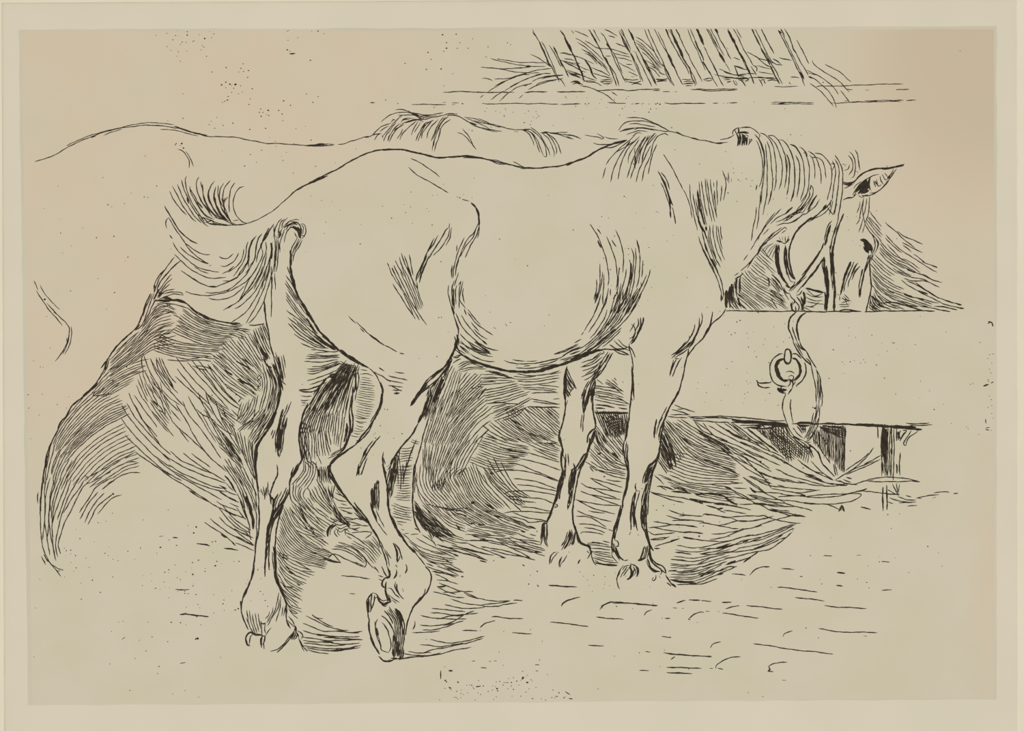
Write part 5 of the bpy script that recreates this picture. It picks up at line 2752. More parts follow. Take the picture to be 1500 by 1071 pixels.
h 6 2.8 .05 410 200 380 340 370 590 | 470 170 440 320 400 560
3.4 420 200 400 330 380 450
3.4 450 180 430 290 400 420
2.6 540 30 490 130 440 190
3 580 30 540 120 500 200 470 300
2.4 490 220 460 360 440 480 420 600 420 700 430 780
2 370 520 370 620
2 400 540 380 600
2.4 430 760 460 840 480 900
2.2 480 890 510 960 560 990 600 1000 610 1060
2 440 860 440 950 420 990
> near/hoof_offside
@ 780 660 7.143
2 590 1040 640 1065
2.4 470 900 500 970 560 995 610 1010
@ 860 740 7.143
2.4 0 435 25 450 40 490 20 540 0 560
2 50 480 50 540 70 600 95 635
2.4 0 430 40 450
3 0 480 20 500
> near/leg_foreground
@ 780 660 7.143
2.4 960 0 965 80 985 170 1000 280 985 380
2.4 990 0 1000 140 1010 260 990 380 970 480
3 1000 220 990 330 970 430
2.8 970 400 950 510 940 600
2.6 930 580 900 680 870 780 840 900 830 1000 850 1070
2.2 950 540 920 680 890 790 870 880 860 940
2.4 860 780 840 880
2.4 1330 0 1320 80 1270 130 1220 170 1190 220
h 7 3 .05 1190 200 1160 280 1150 350 | 1280 140 1250 230 1200 340
3.4 1220 180 1190 270 1180 340
3.4 1250 170 1220 250 1190 330
2.8 1310 90 1270 200 1240 300 1230 400
2.4 1220 300 1190 400 1170 500 1160 600
h 5 3 .04 1180 380 1140 560 1160 810 | 1240 320 1210 500 1205 660
3.4 1200 420 1180 560 1180 700
2.4 1145 560 1135 680 1150 800 1190 880
2 1085 340 1075 380 1090 420 1120 420
3 1070 370 1085 390
2 1090 420 1055 480 1035 580 1030 700 1030 835
3 1080 440 1060 560 1060 680
2 1125 420 1090 540 1070 660 1060 800
2 1070 700 1080 780 1100 840
2 1050 480 1040 600 1045 700
2.6 1190 640 1190 760 1200 860 1215 940
2.4 1180 820 1210 920 1240 1000 1265 1050
2.8 1195 860 1220 960 1230 1060
2 1030 850 1010 885
1.9 860 940 890 950 900 990 880 1000
h 3 2.6 .08 850 960 870 1020 890 1070 | 840 960 830 1020 850 1070
> shadow/leg_gap
1.9 600 290 720 320 940 385
1.9 610 295 740 370 870 430
1.9 505 340 600 390 760 410 940 440
2 590 380 720 440 880 500
1.9 500 425 600 460 760 490 920 515
1.9 590 455 700 500 920 580
1.9 445 515 560 540 700 565 910 580
1.9 470 520 600 590 720 630 865 665
1.9 465 630 560 670 680 710 830 745
1.9 585 630 680 650 760 655
1.9 455 690 560 690 660 730 770 800
1.9 485 770 580 770 680 790 780 820
2 790 825 850 845
1.9 540 805 640 820 760 860
1.9 500 870 540 850 640 860 740 880
1.9 770 305 850 320 930 322
1.9 600 170 640 225
1.9 660 200 780 225 970 265
1.9 690 210 820 260 980 300
h 6 1.9 .04 580 130 720 210 960 250 | 700 60 840 140 970 210
h 6 1.9 .04 620 60 700 120 760 180 | 760 60 860 100 970 150
2 860 100 920 120 980 160
d 752 275 4
h 6 2 .05 560 960 680 970 810 995 | 620 1060 720 1060 830 1070
1.9 735 945 810 965
> shadow/leg_gap
@ 860 740 7.143
h 10 1.9 .03 70 440 160 460 240 475 | 70 560 180 590 300 610
2.6 80 600 180 620 320 630
1.9 0 400 100 395 230 420
2.4 50 385 130 400
2 160 375 240 392
1.9 90 620 120 600 80 580
1.9 140 620 200 630 310 635
> near/leg_foreground
2.2 380 0 340 120 300 240 270 330 260 420 265 500
2.4 355 0 320 130 290 250 280 350
h 6 2.2 .05 260 440 270 530 340 610 | 300 440 330 540 380 585
3.4 300 440 330 530 380 580
2.4 270 400 290 480 340 580
1.9 300 370 325 390 325 430 300 430
2 385 580 430 575
2.4 460 0 455 120 460 260
3.4 490 20 490 140 490 230
2.2 500 100 510 180 525 270
3.4 580 0 570 100 580 200
h 4 3 .04 560 20 570 150 600 290 | 630 20 620 130 620 230
2.4 440 310 455 285
2.8 600 270 630 350 660 430 695 480
2.6 610 250 640 370 650 430
h 7 2.4 .06 590 430 570 520 540 590 | 650 420 640 500 620 560
3.4 530 580 570 570 610 550
2.6 600 430 610 460
> near/hoof_foreground
2.4 650 440 670 540 720 610 790 640 820 680 825 720
2.4 650 480 660 560 700 620 780 680 820 710
2.8 630 560 660 640 700 680 760 700
2 690 600 740 650 780 670
2 700 600 770 630 800 650
2 620 580 650 650 700 700 760 690
3 660 540 690 600
2 770 680 780 710 760 730
2.4 820 730 850 780 890 830 930 860
3.6 880 820 930 858
2.6 835 810 880 850
2 720 730 720 770 690 795 680 770 700 760
2 750 740 770 760
2 380 630 330 710 310 780 320 830 340 880
2 420 640 370 720 350 760
2.4 350 680 315 760
2 440 650 400 710 380 740
3 460 620 450 660 470 700 450 760 415 780
4 460 660 470 720 440 770
2.6 470 620 510 640 530 690 520 740
2 500 630 535 660 540 710 510 750
2 480 640 510 700 490 740
2.4 500 660 480 720
2 450 610 490 630
2 445 630 400 640 370 680
1.8 410 740 400 750
> straw/straw
@ 860 740 7.143
2 850 50 940 85 1040 105 1140 115 1210 115
2 830 110 930 140 1040 155 1220 170
1.9 890 162 1000 158 1090 162
1.9 960 112 1080 105
2 695 170 800 190 900 205 1010 210
1.9 640 235 780 225 900 205 1040 215
2.4 1000 205 1080 220 1155 232
1.9 700 235 800 255 920 275 1020 285
2.4 980 285 1100 285 1215 295
2 640 270 700 310 800 300 920 290
h 3 2 .08 670 310 800 310 940 290 | 660 360 780 345 940 325
1.9 660 365 780 360 860 330
2 710 430 800 405 900 375 970 350
2.4 870 375 960 352
2.4 700 455 760 455
2 1210 110 1230 95 1360 110 1500 135
2.4 1240 100 1340 105
2.4 1400 120 1500 135
2 1170 190 1230 185 1340 210 1500 235
2 1190 170 1230 180
3 1210 220 1220 215
2 1370 215 1450 200 1500 185
3 1005 338 1120 355
2 1010 340 1140 360 1280 375 1400 385
d 1172 325 4
h 8 2 .03 940 425 1160 450 1500 370 | 850 690 1140 690 1500 580
h 9 2 .03 860 630 1100 630 1400 500 | 920 820 1160 810 1400 700
2.4 920 495 1000 500 1090 515
2.4 875 570 980 575 1060 590
3.4 900 795 1020 805 1140 820
3 870 780 960 795
2 940 830 1080 830 1220 820 1360 770
2.4 1160 720 1260 710 1340 680
3 1180 750 1240 720
2.4 1200 650 1330 605
2.4 850 690 940 680
1.9 1300 305 1400 300 1500 280
1.9 1280 360 1400 345 1500 320
> straw/straw
@ 940 590 7.143
2 345 20 430 60 560 98
2 315 70 420 100 510 130
1.9 370 70 430 65
1.9 300 125 400 125 490 130
1.9 270 140 360 155 480 155
> stall/board
2 480 145 620 150 760 142 900 145 1050 155 1240 175 1400 190 1500 190
2 500 160 620 165 740 150 900 165 1040 185 1160 190
2 530 175 600 190 700 195 820 205 920 205
2.4 660 160 780 155 900 160
3 940 180 1060 195 1160 195 1300 205
2.2 1100 190 1280 200 1500 215
2 980 155 1120 160 1300 180
2 1030 240 1150 235 1300 225
2.2 1060 265 1200 255
2 1000 210 1180 215 1340 220
> stall/straw_recess
h 12 2 .03 260 190 340 280 480 430 | 200 370 260 500 360 700
h 12 2.6 .03 220 260 300 420 360 560 | 190 500 240 600 330 710
2.4 250 190 330 270 340 290
3 230 340 290 540 320 690
3 210 400 260 560 300 700
2.6 280 420 340 560 360 680
h 6 2.4 .06 170 600 220 680 270 750 | 190 560 240 640 300 710
> straw/straw
h 14 2 .02 290 200 540 420 960 540 | 340 430 640 640 1000 760
h 12 2 .02 400 170 660 330 1040 530 | 260 250 520 440 960 640
h 12 1.9 .02 370 510 640 600 980 710 | 290 750 560 840 1050 840
h 9 2 .03 540 180 760 330 1000 520 | 620 360 800 450 1030 640
2 540 180 620 280 740 340 900 400
2 640 210 700 290 800 380
h 7 2.4 .04 600 300 800 400 940 500 | 660 400 820 480 1020 640
2.4 800 380 900 410
h 6 2.4 .04 250 230 370 330 500 440 | 320 280 440 370 540 450
h 6 2.4 .05 620 580 780 640 990 710 | 680 620 840 680 1040 790
2 770 210 900 300 1020 370 1140 400
3 880 280 960 330 1060 370
h 5 2 .05 850 205 950 280 1060 360 | 940 205 1020 270 1110 360
2 940 200 1060 290 1180 380 1290 440
1.9 700 240 860 330 1060 430 1260 520
1.9 1060 370 1180 430 1300 490 1440 550 1500 590
1.9 1360 540 1420 570 1500 640
2.2 1100 370 1140 395
1.9 820 390 1000 450 1180 550 1300 590 1450 660
1.9 900 440 1060 520 1200 590
2 940 510 1080 580 1200 640 1360 720
2.4 1050 560 1110 590
1.9 860 420 1060 560 1180 690 1260 760 1360 900
1.9 1000 560 1120 650 1210 700
1.9 940 570 1100 690 1260 780 1330 810
1.9 1180 700 1300 760 1420 790 1500 800
1.9 1200 710 1340 770 1500 830
1.9 1110 770 1240 820 1360 850
1.9 1060 780 1160 860 1280 940 1400 1000 1500 1040
d 1240 615 5 1275 640 3
1.9 1130 885 1160 920 1200 940
3 1160 915 1200 940
1.9 1180 930 1320 940 1480 950
1.9 1100 960 1220 980 1360 1010 1500 1020
1.9 1120 970 1280 1030 1420 1060
1.9 1360 900 1500 920
2 860 870 960 920 1080 980 1200 1060
3 870 880 940 900
1.9 780 940 880 990 960 1050
3 780 950 850 970
1.9 880 1000 980 1060
2 1160 1060 1320 1070
2.6 1180 1055 1260 1065
h 9 1.9 .03 200 760 500 870 960 940 | 340 890 600 980 1000 1060
h 6 1.9 .04 400 810 640 850 980 890 | 300 940 600 960 960 1010
2.8 310 930 420 935 520 950
2.8 560 960 700 950 820 960
2.4 160 875 230 880 340 910
2 200 880 260 915
1.9 130 760 190 810 235 855
2 80 930 240 970 440 1000 640 1050
2 100 940 260 1000 440 1050
3 500 1010 580 1030 640 1060
2 500 1000 700 1040 900 1060
2.6 340 900 400 895 480 930
1.9 960 890 1100 900
1.9 740 920 880 930 980 940
2.4 600 1030 740 1050
1.9 1120 560 1220 610 1340 690
1.9 1040 530 1130 560
1.9 1400 690 1460 720 1500 740
1.9 1420 860 1500 880
> straw/straw
@ 970 700 7.143
2.4 290 230 400 260 520 270 660 285 780 295
2 400 240 600 260 760 300 930 335
2.6 300 230 420 265
2.4 460 290 560 315 620 330
1.9 640 340 760 355 880 378
2 560 310 620 350 660 365
2.4 580 340 600 320 640 320
3 650 200 720 250 790 290
2 800 280 960 275 1080 280 1200 300 1390 300
3.4 950 270 1030 275 1090 280
2 720 140 820 190 920 240 980 270
2 940 260 1040 290 1130 340 1260 360 1370 380 1500 410
2.8 1380 390 1500 408
2 1120 330 1260 370 1360 400 1480 400
1.9 880 10 980 80 1090 160 1190 210 1300 270 1390 300 1500 320
1.9 1190 230 1340 240 1500 265
1.9 1000 150 1140 160 1300 180 1500 195
1.9 1160 125 1300 140 1500 180
1.9 900 170 1040 220 1200 260 1300 270
2 1080 10 1120 70 1150 120
1.9 940 0 1080 70 1260 100 1500 120
1.9 1160 0 1280 50
1.9 1180 10 1340 40 1500 60
1.9 1210 200 1340 190 1500 190
2.4 1430 190 1500 185
1.9 1420 30 1500 60
3 920 105 950 140 980 155
2 70 335 140 370 240 390 340 395 420 400
2 430 385 560 395 700 415 800 450 920 455 1080 420
2.4 700 420 710 405
2 720 410 860 400 1000 400 1090 390
2 1060 395 1120 420 1200 440 1340 470 1450 475
2 800 450 960 450 1100 420 1165 400
2 580 500 700 470 800 450
2 550 495 660 520 800 535
2 820 540 960 520 1080 470 1190 440
3 810 545 850 530
2.4 960 520 1040 495
1.9 1190 440 1300 410 1400 380
2 520 595 660 580 800 555 860 540
2 450 655 580 640 700 600 840 545
2.4 230 620 340 640 460 655
2 460 655 600 670 720 655 840 620 960 595
2.4 840 620 920 600
h 5 2 .02 900 610 1120 560 1400 470 | 730 780 1000 730 1360 550
2 380 735 500 710 640 675 760 650
2 390 745 540 740 700 710 860 680
2.4 560 740 660 730 760 700
2 860 690 1000 640 1180 570 1400 485
3 840 670 900 660
2 400 795 560 770 700 720 860 650
2 390 800 540 800 700 780 820 735
2.4 620 790 720 770
2 640 840 760 830 900 790 1020 770 1140 740 1240 670 1360 570
2.4 1240 640 1290 625
2 1360 520 1370 560
2 720 780 900 760 1060 720 1240 640
2.8 960 740 1080 710
2.4 860 870 940 820 1000 780
2.4 850 885 930 830
2 380 870 520 830 660 800
3.4 680 900 770 870
2 660 910 780 880 920 830
2 600 970 700 930 780 930
2 460 1060 560 1020 700 960 780 925
2.4 560 1020 640 1000
2 420 1020 540 990 680 950
2 520 900 600 880
3 480 910 550 895
> ground/mark
2 730 1005 800 1010 875 1022
2 915 1020 960 970 1040 935 1125 930
2.4 1060 930 1120 932
1.9 1245 950 1380 958
2.2 1440 1032 1470 1035
@ 860 740 7.143
2 145 1060 220 1020 275 1010
2 265 1025 300 1015 420 1025 560 1035 740 1052
2 935 1025 1030 995
2.4 1070 990 1180 998
2 1190 1000 1300 1008
2 1410 1018 1500 1018
> straw/straw
@ 1070 600 7.143
1.9 0 130 60 190 160 270 280 360 400 440 560 540 720 640 860 700 960 740
1.9 0 300 140 350 300 420 440 490 600 570 760 660 900 700
1.9 100 320 200 320 340 370 450 470
1.9 430 480 520 530 600 560
2.2 440 490 460 470
1.9 0 350 160 420 320 490 520 590
1.9 0 400 140 500 280 580 420 640
1.9 0 430 160 520 280 640 360 740 430 840
1.9 0 480 200 590 360 680 500 740 620 770
1.9 340 670 480 710 620 740 760 780
1.9 480 620 580 680 720 720 860 760 980 790
3 560 665 600 680
1.9 720 640 840 700 960 750 1080 790
1.9 700 740 820 780 960 800 1080 800 1200 780
1.9 780 690 940 750 1080 780 1220 795
2.8 1090 780 1220 795
1.9 740 560 860 640 980 670
1.9 700 520 800 600 940 680 1080 740
1.9 840 540 920 620 1000 690 1080 740
1.9 650 280 760 350 860 440
2.4 800 350 880 410 930 480 960 560 1020 630 1090 700
2.4 650 290 730 360 830 420
1.9 1090 740 1160 700 1240 650 1340 580 1420 500 1500 400
1.9 1190 680 1300 620 1500 540
1.9 1100 740 1200 770 1300 780 1400 750 1500 735
2.4 1210 710 1270 725
2 1180 730 1260 765
2 1140 740 1230 790
1.9 1240 780 1330 785
1.9 180 690 340 740 480 790 620 815
1.9 150 720 260 800 400 890 560 970 680 1020
3 130 710 160 725
1.9 440 840 560 850 720 870 900 850
1.9 520 790 720 830 940 845
1.9 200 820 240 850 320 870 480 870 640 890 800 905
2.8 200 820 250 860
1.9 270 870 440 880 640 900 800 910 960 890 1140 885 1340 880 1370 895 1340 925 1260 960 1120 985 960 990 800 985
1.9 500 910 640 910 800 905
1.9 800 920 960 920 1100 910 1240 880 1420 830
2.4 1340 860 1430 830
1.9 1360 850 1500 862
1.9 180 890 320 920 480 940 680 970 900 990
1.9 540 940 720 970 900 985
1.9 0 840 100 890 200 940 300 990 420 1050
1.9 0 910 140 930 280 940
1.9 0 980 160 990 340 990 500 1000 680 1015
3 240 985 380 990
1.9 360 1020 480 1050 620 1065
2 680 1015 760 1030 850 1058
3 830 1055 855 1058
1.9 1010 990 1080 1020 1160 1055
1.9 0 1010 100 1030 240 1050
1.9 0 820 90 825 190 830
1.9 0 760 130 770
h 4 2.2 .05 0 620 60 640 90 690 | 0 740 60 730 120 720
d 315 545 5 345 570 3 762 610 3 1255 432 3
> ground/mark
2.8 1170 1000 1150 1040 1130 1070
2.8 1160 1000 1190 1070
2 1145 1045 1180 1050
2.2 1365 1020 1470 1045
> stall/board
2.4 0 80 160 85 320 105 460 120 580 130
2.4 0 110 140 115 280 120
3 20 130 160 130 360 145 580 150
2.4 120 150 280 155 440 160 600 155
2.2 250 130 400 140
2.4 640 150 720 145 860 150 1000 150 1180 155 1320 160 1500 165
2.4 700 140 760 130 860 140
2.8 1000 140 1100 150 1240 155 1400 165 1500 170
2 1310 150 1500 155
> stall/straw_recess
h 26 2.2 .03 250 180 270 200 280 240 | 820 380 820 480 800 570
h 10 2.4 .04 330 180 340 250 380 310 | 590 190 600 340 640 560
h 16 2 .03 260 190 420 340 620 530 | 600 190 640 260 840 440
h 8 2.4 .05 340 170 470 290 600 400 | 560 170 600 220 620 260
2.8 180 200 300 300 420 390 500 450
2.8 200 190 340 200 480 180 600 180
2.4 120 200 240 190 330 180
3 250 170 380 160 600 170
h 9 2.6 .05 690 170 720 200 760 260 | 800 160 800 200 790 240
3.4 700 160 760 170 830 165
3.4 740 200 790 210
h 20 2.4 .03 860 220 870 300 880 370 | 1190 180 1200 400 1190 660
h 12 2.2 .03 960 160 1060 340 1100 560 | 1170 170 1190 400 1180 600
h 12 2.4 .04 930 160 1020 180 1180 200 | 980 220 1080 260 1190 300
h 10 2.2 .04 900 220 1020 400 1100 690 | 1160 200 1180 400 1190 640
2.2 1205 180 1195 400 1190 660
3 960 170 1060 180 1190 185
1.9 880 320 960 440 1040 560
2 910 430 940 480
2 980 480 980 510 
2 1030 520 1040 570
2.4 1080 570 1100 690
h 4 2.2 .06 1090 580 1100 640 1110 700 | 1160 620 1160 660 1170 690
> rope/rope
1.9 545 0 570 80 590 140 610 200 660 270 720 310 770 330
1.9 630 0 640 60 655 140
1.9 655 190 700 250 760 300
1.9 870 30 850 130 810 240 770 310
1.9 900 0 880 100 840 210 790 300
1.8 910 10 890 120 850 230 800 310
1.9 935 60 910 170 870 260 820 320 770 340
1.9 890 180 860 260 800 320
1.9 770 330 800 350 840 340
2.4 820 380 840 430 870 500
2 840 360 830 440 850 510
1.9 650 200 670 210
@ 1080 500 8.571
2.4 700 0 730 70 770 140 830 210 890 270 930 310
2.2 750 0 790 80 850 120
2.2 785 0 810 70 860 120 900 190 950 270 990 340
1.9 730 20 770 90 830 180
2 860 210 910 250 930 310 940 370
2 925 300 950 420 970 500 985 600 990 700 995 780
1.9 990 350 1030 430 1050 540 1065 640 1068 720 1060 820
1.9 990 350 1010 440 1025 560 1030 680 1025 800
1.9 1000 480 1010 600 1015 720
1.9 1035 480 1045 620 1050 740
1.9 1000 780 985 880 960 960 920 1060
1.8 1020 800 1005 920 970 1030
2 1040 800 1025 940 990 1060
2 1040 900 1030 1000 1020 1060
2 960 890 940 960 910 1050
1.9 980 930 950 1020
d 975 840 5 950 830 3
2.2 610 660 580 740 565 820 575 900 595 940
2.4 690 590 650 640 640 670
2.4 675 730 665 800 670 880 690 960 700 1020
2 605 940 620 1000 630 1060
3 670 730 675 750
2.4 240 495 270 520 340 525 410 520 430 500
2.4 250 510 270 560 330 580 410 580
3.4 240 490 255 505
> ring/ring
2.2 575 155 520 165 460 210 420 280 408 360 420 440 450 500 500 545 560 565 620 570
2.6 690 160 740 160 780 190 805 215
2.4 845 265 860 310 865 370 845 440 800 510 740 560
3 735 565 750 550
4.4 590 215 530 240 495 290 485 350 500 400 530 450 580 490 640 490
4 495 310 510 390 550 460
3.4 500 290 530 280
3.6 690 215 740 230 780 290 790 350 780 420 740 470 710 490
4.4 780 320 795 370 780 420
2 500 540 550 560 620 570
2 610 390 640 375 680 380 715 405
4 500 590 560 610 620 610
3 500 600 550 640 610 650
3 550 550 550 610
> ring/staple
2.8 600 130 590 190 595 250 620 280 655 270 675 220 675 150 660 110 630 100 605 115 600 150
3 600 250 630 280 660 260
> rope/knot
2 640 450 680 430 710 450 690 490 640 470
2 640 480 680 500 720 480
2 670 490 660 540 630 570
2.4 690 480 700 540 690 590
2 730 490 720 530 700 550
2 650 510 700 510
> stall/post
@ 1230 600 7.143
2.4 0 155 100 160 220 170 340 175 480 175
4 230 165 360 165 480 175 600 180 800 185
3.4 560 190 700 195 860 212
2 160 150 260 148 340 155
3 470 150 480 180
2 690 140 780 150 900 145 940 138
2 740 165 860 165 970 160
2.4 395 180 402 300
h 8 2.4 .02 450 180 435 400 460 680 | 560 190 570 400 555 690
3 460 190 445 350 450 500
3 475 200 465 360 470 560
3 490 200 490 420 480 600
2 530 200 520 400 530 700
2 565 200 570 400 565 560 560 740
3 540 400 545 480
1.9 440 540 440 700
1.9 505 500 505 700
2.4 595 200 595 330
3 610 230 620 320
2.4 640 220 620 260 640 320
2.4 680 240 650 290 630 330
2.4 660 220 700 220 660 280
2 750 220 710 280 670 350 690 375 720 300 820 225
2.2 635 450 625 560 630 690
2.8 595 570 600 670
> straw/straw
1.9 60 640 160 570 270 490 340 410 355 380 360 410 320 460 240 550
1.9 60 670 200 600 320 540 430 480
1.9 60 680 240 610 430 520
1.9 0 770 120 780 240 750 340 725 440 710 560 710 680 720 840 755
1.9 300 755 440 755 600 755 750 750 840 758
1.9 0 900 120 870 220 850 290 830
1.9 230 850 360 865 480 880 620 885
1.9 550 775 590 860 610 890
1.9 595 770 605 860 610 890
1.9 625 780 615 870
2.4 600 880 630 890
1.9 500 840 560 870 620 900
3 510 850 520 840
1.9 500 885 600 890
1.9 610 910 700 945 800 945
1.9 520 925 620 955 720 972 800 965
1.9 690 900 750 915
1.9 620 975 760 975
1.9 500 965 560 985
2 710 1008 810 1005
2 800 925 860 930
1.9 820 920 940 900 1040 890
1.9 970 930 1010 915
1.9 985 870 1080 862 1150 866
2.4 1190 880 1240 878
2.4 455 810 450 920 455 1060
2.4 490 790 495 900 495 1050
2 445 900 455 1030
> ground/mark
2.6 20 1000 0 1030
2.6 20 1000 50 1060
2.2 220 1020 325 1045
> ground/mark
@ 980 800 4.286
2 680 258 760 264 850 278 930 288
2 790 323 880 332 975 344
2 975 375 1060 384 1160 387 1240 394
2 485 374 560 380 640 390 712 398
2 335 420 420 432 490 444 562 453
2 335 353 393 353
2 355 395 400 380 440 374
2.4 425 378 440 376
2 120 462 150 435 190 415 220 416
2.6 120 460 135 462
2 230 408 255 411
1.9 715 570 730 548 775 532
1.9 940 518 1000 528 1070 540 1160 541 1240 541 1310 544
1.9 260 640 280 612 325 601
1.9 530 614 620 624 720 642 820 656 920 664 1030 680
1.9 0 678 100 686 180 690 265 695
2.6 240 692 268 695
1.9 10 712 40 695
1.9 292 768 300 745 350 715 400 697 450 695
1.9 0 763 100 764 200 769
2.2 255 768 275 770
2.2 305 768 340 773
1.9 0 795 80 797 145 801
1.9 625 755 650 740 690 732 742 730
2.4 625 755 635 775 620 785 655 790
1.9 970 60 1025 61
2 1180 58 1205 57
1.9 1333 98 1385 99
3 1055 166 1105 172
2.6 1050 248 1090 252
1.9 1335 277 1400 275
2 710 842 735 843
2 1222 565 1243 566
2 25 388 50 391
d 860 515 2.6 888 60 2.4 830 190 2.4 960 238 2.4 498 920 2.4 588 944 2 88 392 2 312 412 2 455 210 2 5 455 2 5 573 3 640 260 2 178 480 2 125 768 3
> specks/speck
@ 600 940 5
2 460 143 480 143
2 580 146 597 144
2.2 618 142 638 142
1.9 520 192 565 194
2 228 210 226 275
3 285 215 315 214
2.6 920 170 948 171
2.4 924 214 942 215
d 952 135 2.4 685 173 2 828 218 2.4 258 185 2 1010 243 1.8 1380 348 2 220 427 2
d 262 285 4 270 295 3 355 298 4 290 335 3 298 340 4 305 352 2.4 258 342 2 345 365 2.4 378 355 2 376 380 2.4 395 388 2 425 375 2 330 408 2.4 342 410 2 352 420 2.4 375 410 2 440 318 2 455 320 3 420 320 2 470 345 2.4 465 335 2 500 330 2.4 500 375 2 520 388 2.4 540 325 3 515 326 3 490 330 2.4 575 365 2.4 605 355 2 640 345 4 645 360 3 630 330 2 610 325 2 635 295 2 660 292 2.4 685 318 3 690 300 2 715 300 3 700 300 2 745 300 3 760 265 2 745 325 2.4 760 350 3 720 345 2 725 270 2 785 290 3 830 265 5 815 285 2 860 300 4 870 300 2 890 280 2.4 900 290 2 865 245 2 852 370 2.4 875 345 2 815 400 2.4 750 400 2 900 418 3 925 335 2 965 418 2 995 428 2.4 1050 355 2.4 1042 410 2.4 1065 412 2 1080 402 3 1094 375 3 1070 400 2 1130 412 3 1138 405 2 615 425 2 635 405 2 480 428 2 785 290 2 800 318 2 825 275 3 505 285 2
1.9 1140 365 1175 388
1.9 1165 418 1195 420
2 485 330 515 326
d 760 490 2 785 470 2 795 495 2 830 475 2 862 472 2.4 882 470 2.4 855 497 2 840 490 2 905 495 2 945 495 1.8 980 508 2 995 506 2 1245 474 4 1262 470 2.4 1290 485 2 1310 470 2.4 1332 474 2 1370 490 2 1410 505 1.6 1440 498 1.6
@ 230 20 6
d 100 122 3 265 160 2.6 265 188 3.4 162 192 2.4 220 250 2.4 257 252 2.4 205 272 2 325 238 2.4 315 245 2 362 138 2.4 462 143 2.6 420 218 3.6 372 185 2 500 178 2.4 480 210 2 413 294 2.6 388 318 2 260 330 2 435 375 2.4 607 474 3 485 513 2.6 757 442 2.6 738 480 2.8 805 500 3 762 508 2.4 718 513 2 797 560 2.8 568 625 4 605 602 3.4 640 620 3.6 655 630 2 690 622 5 735 635 2.4 675 655 2.4 605 650 2 657 692 2.4 715 705 2 625 728 2.6 618 760 3.4 595 770 2.4 575 780 2 837 660 3 750 690 2 820 750 2.4 810 798 3 1112 767 3.4 1172 805 3 1313 706 2.6 1415 730 2.6 1370 780 2.8 910 838 2.6 900 868 2.6 930 868 2.4 915 902 3 978 850 4 983 896 2.8 1070 850 3 1100 882 2.8 1105 940 2 1145 318 3.6 1168 330 2 1347 410 3.2 1385 102 2.6 1375 138 2.6 1415 153 3 1422 105 2.4 1482 132 2 228 705 2 228 920 2.6 460 975 2.4 475 945 2 508 1007 2.4 580 982 2.4 667 963 3 815 1018 3 955 1008 3 95 942 2
2.4 1165 352 1215 352
2 1140 155 1168 146
@ 500 0 6
d 890 305 3.6 1010 300 3 1155 342 2 925 375 2.8 1042 376 2.4 925 424 3.6 900 450 2.4 1018 425 2.4 1115 425 2.4 762 460 3.4 788 522 2.6 560 557 3 748 610 3 877 606 3.4 1290 412 2.4 1460 376 2.4 1488 392 2.4 900 755 2 980 648 2 390 880 2.6 497 910 2.4 815 945 2.6 1357 980 2 1430 1014 2 735 205 1.8 1160 220 1.8
2.4 255 902 292 902
@ 0 0 10
1.6 530 380 570 375
2 590 370 645 342
2 678 345 680 360
2.2 730 335 770 365 800 365
2 820 360 860 355
1.2 900 345 930 350
1.2 1250 355 1450 352
1.2 1040 325 1110 350
@ 1350 0 10
1 1240 180 1310 185 1380 205
d 565 748 2
@ 1380 420 4.467
2.6 300 230 325 235 335 260
3 300 240 318 232
3 270 650 305 640
3 320 630 335 622
2.6 285 925 310 920
2.8 285 935 305 940
2 285 865 288 895
d 25 297 2 250 365 2.4 200 635 2 185 640 2 60 895 1.8 160 918 2 170 930 2 240 968 2 300 470 2 310 445 2 330 440 2 325 500 2 320 565 2 310 540 2 300 610 2.4 310 715 2 322 740 2.4 325 780 2 300 790 2 325 830 2 335 860 2 320 940 2 305 620 2 343 440 1.6
@ 0 420 4.467
d 137 200 1.8 137 240 1.8 137 270 2.4 137 320 2.4 110 380 2 137 365 1.8 137 435 2.4 142 462 2 137 495 2.6 150 540 2 137 605 2.2 100 295 1.8 90 335 3 95 350 2 100 390 2.6 112 392 2 220 485 1.8 265 525 2 283 530 1.8 330 400 2 305 195 1.8 185 707 2.6 277 704 2 165 752 1.8 188 795 2.2 255 840 2 375 770 2.4 435 795 1.8 450 720 1.8 200 995 1.6 155 930 1.6
1 142 980 140 1070
1 85 320 90 350
> ground/mark
@ 680 820 4.286
2 530 160 620 166 707 172
2 612 295 615 275 650 255 722 235
2 850 315 870 290 920 268 945 265
2 935 272 1040 274 1120 282 1210 290
2 1130 350 1145 328 1178 313
2 828 360 900 368 1000 374
2 540 393 620 398 700 410 780 419
2 170 362 190 357 280 368 370 371
2 103 425 130 400 195 384
2 0 443 83 446
2 300 459 360 462 425 468
2 778 538 877 541
2 1240 481 1300 489
2 1250 585 1360 596 1500 606
2 1297 628 1320 610
1.9 1270 675 1380 678 1490 683
1.9 1270 710 1430 716
2.4 1410 690 1412 680
2 1100 695 1160 698
2 1135 578 1168 580
2.2 1260 367 1292 368
2.2 1310 302 1332 304
1.9 1335 272 1380 258
2 1410 252 1480 257
2.2 310 254 365 257
d 1100 585 2.4 1230 672 2 1372 306 2 1243 367 2.2 100 446 2.2 416 440 2.4 248 452 2 1258 567 2 840 812 2 490 512 1.8
> specks/speck
d 375 38 2.6 365 34 2 458 74 2 415 98 1.8 405 155 2 460 160 2.4 728 76 2 885 105 2 785 162 1.8 880 155 1.8
@ 0 830 4.286
1.9 1100 144 1150 146 1190 144
2.4 1128 302 1180 300 1240 308 1310 316
2 1160 295 1170 290
2 1130 608 1165 602
2 765 457 785 443
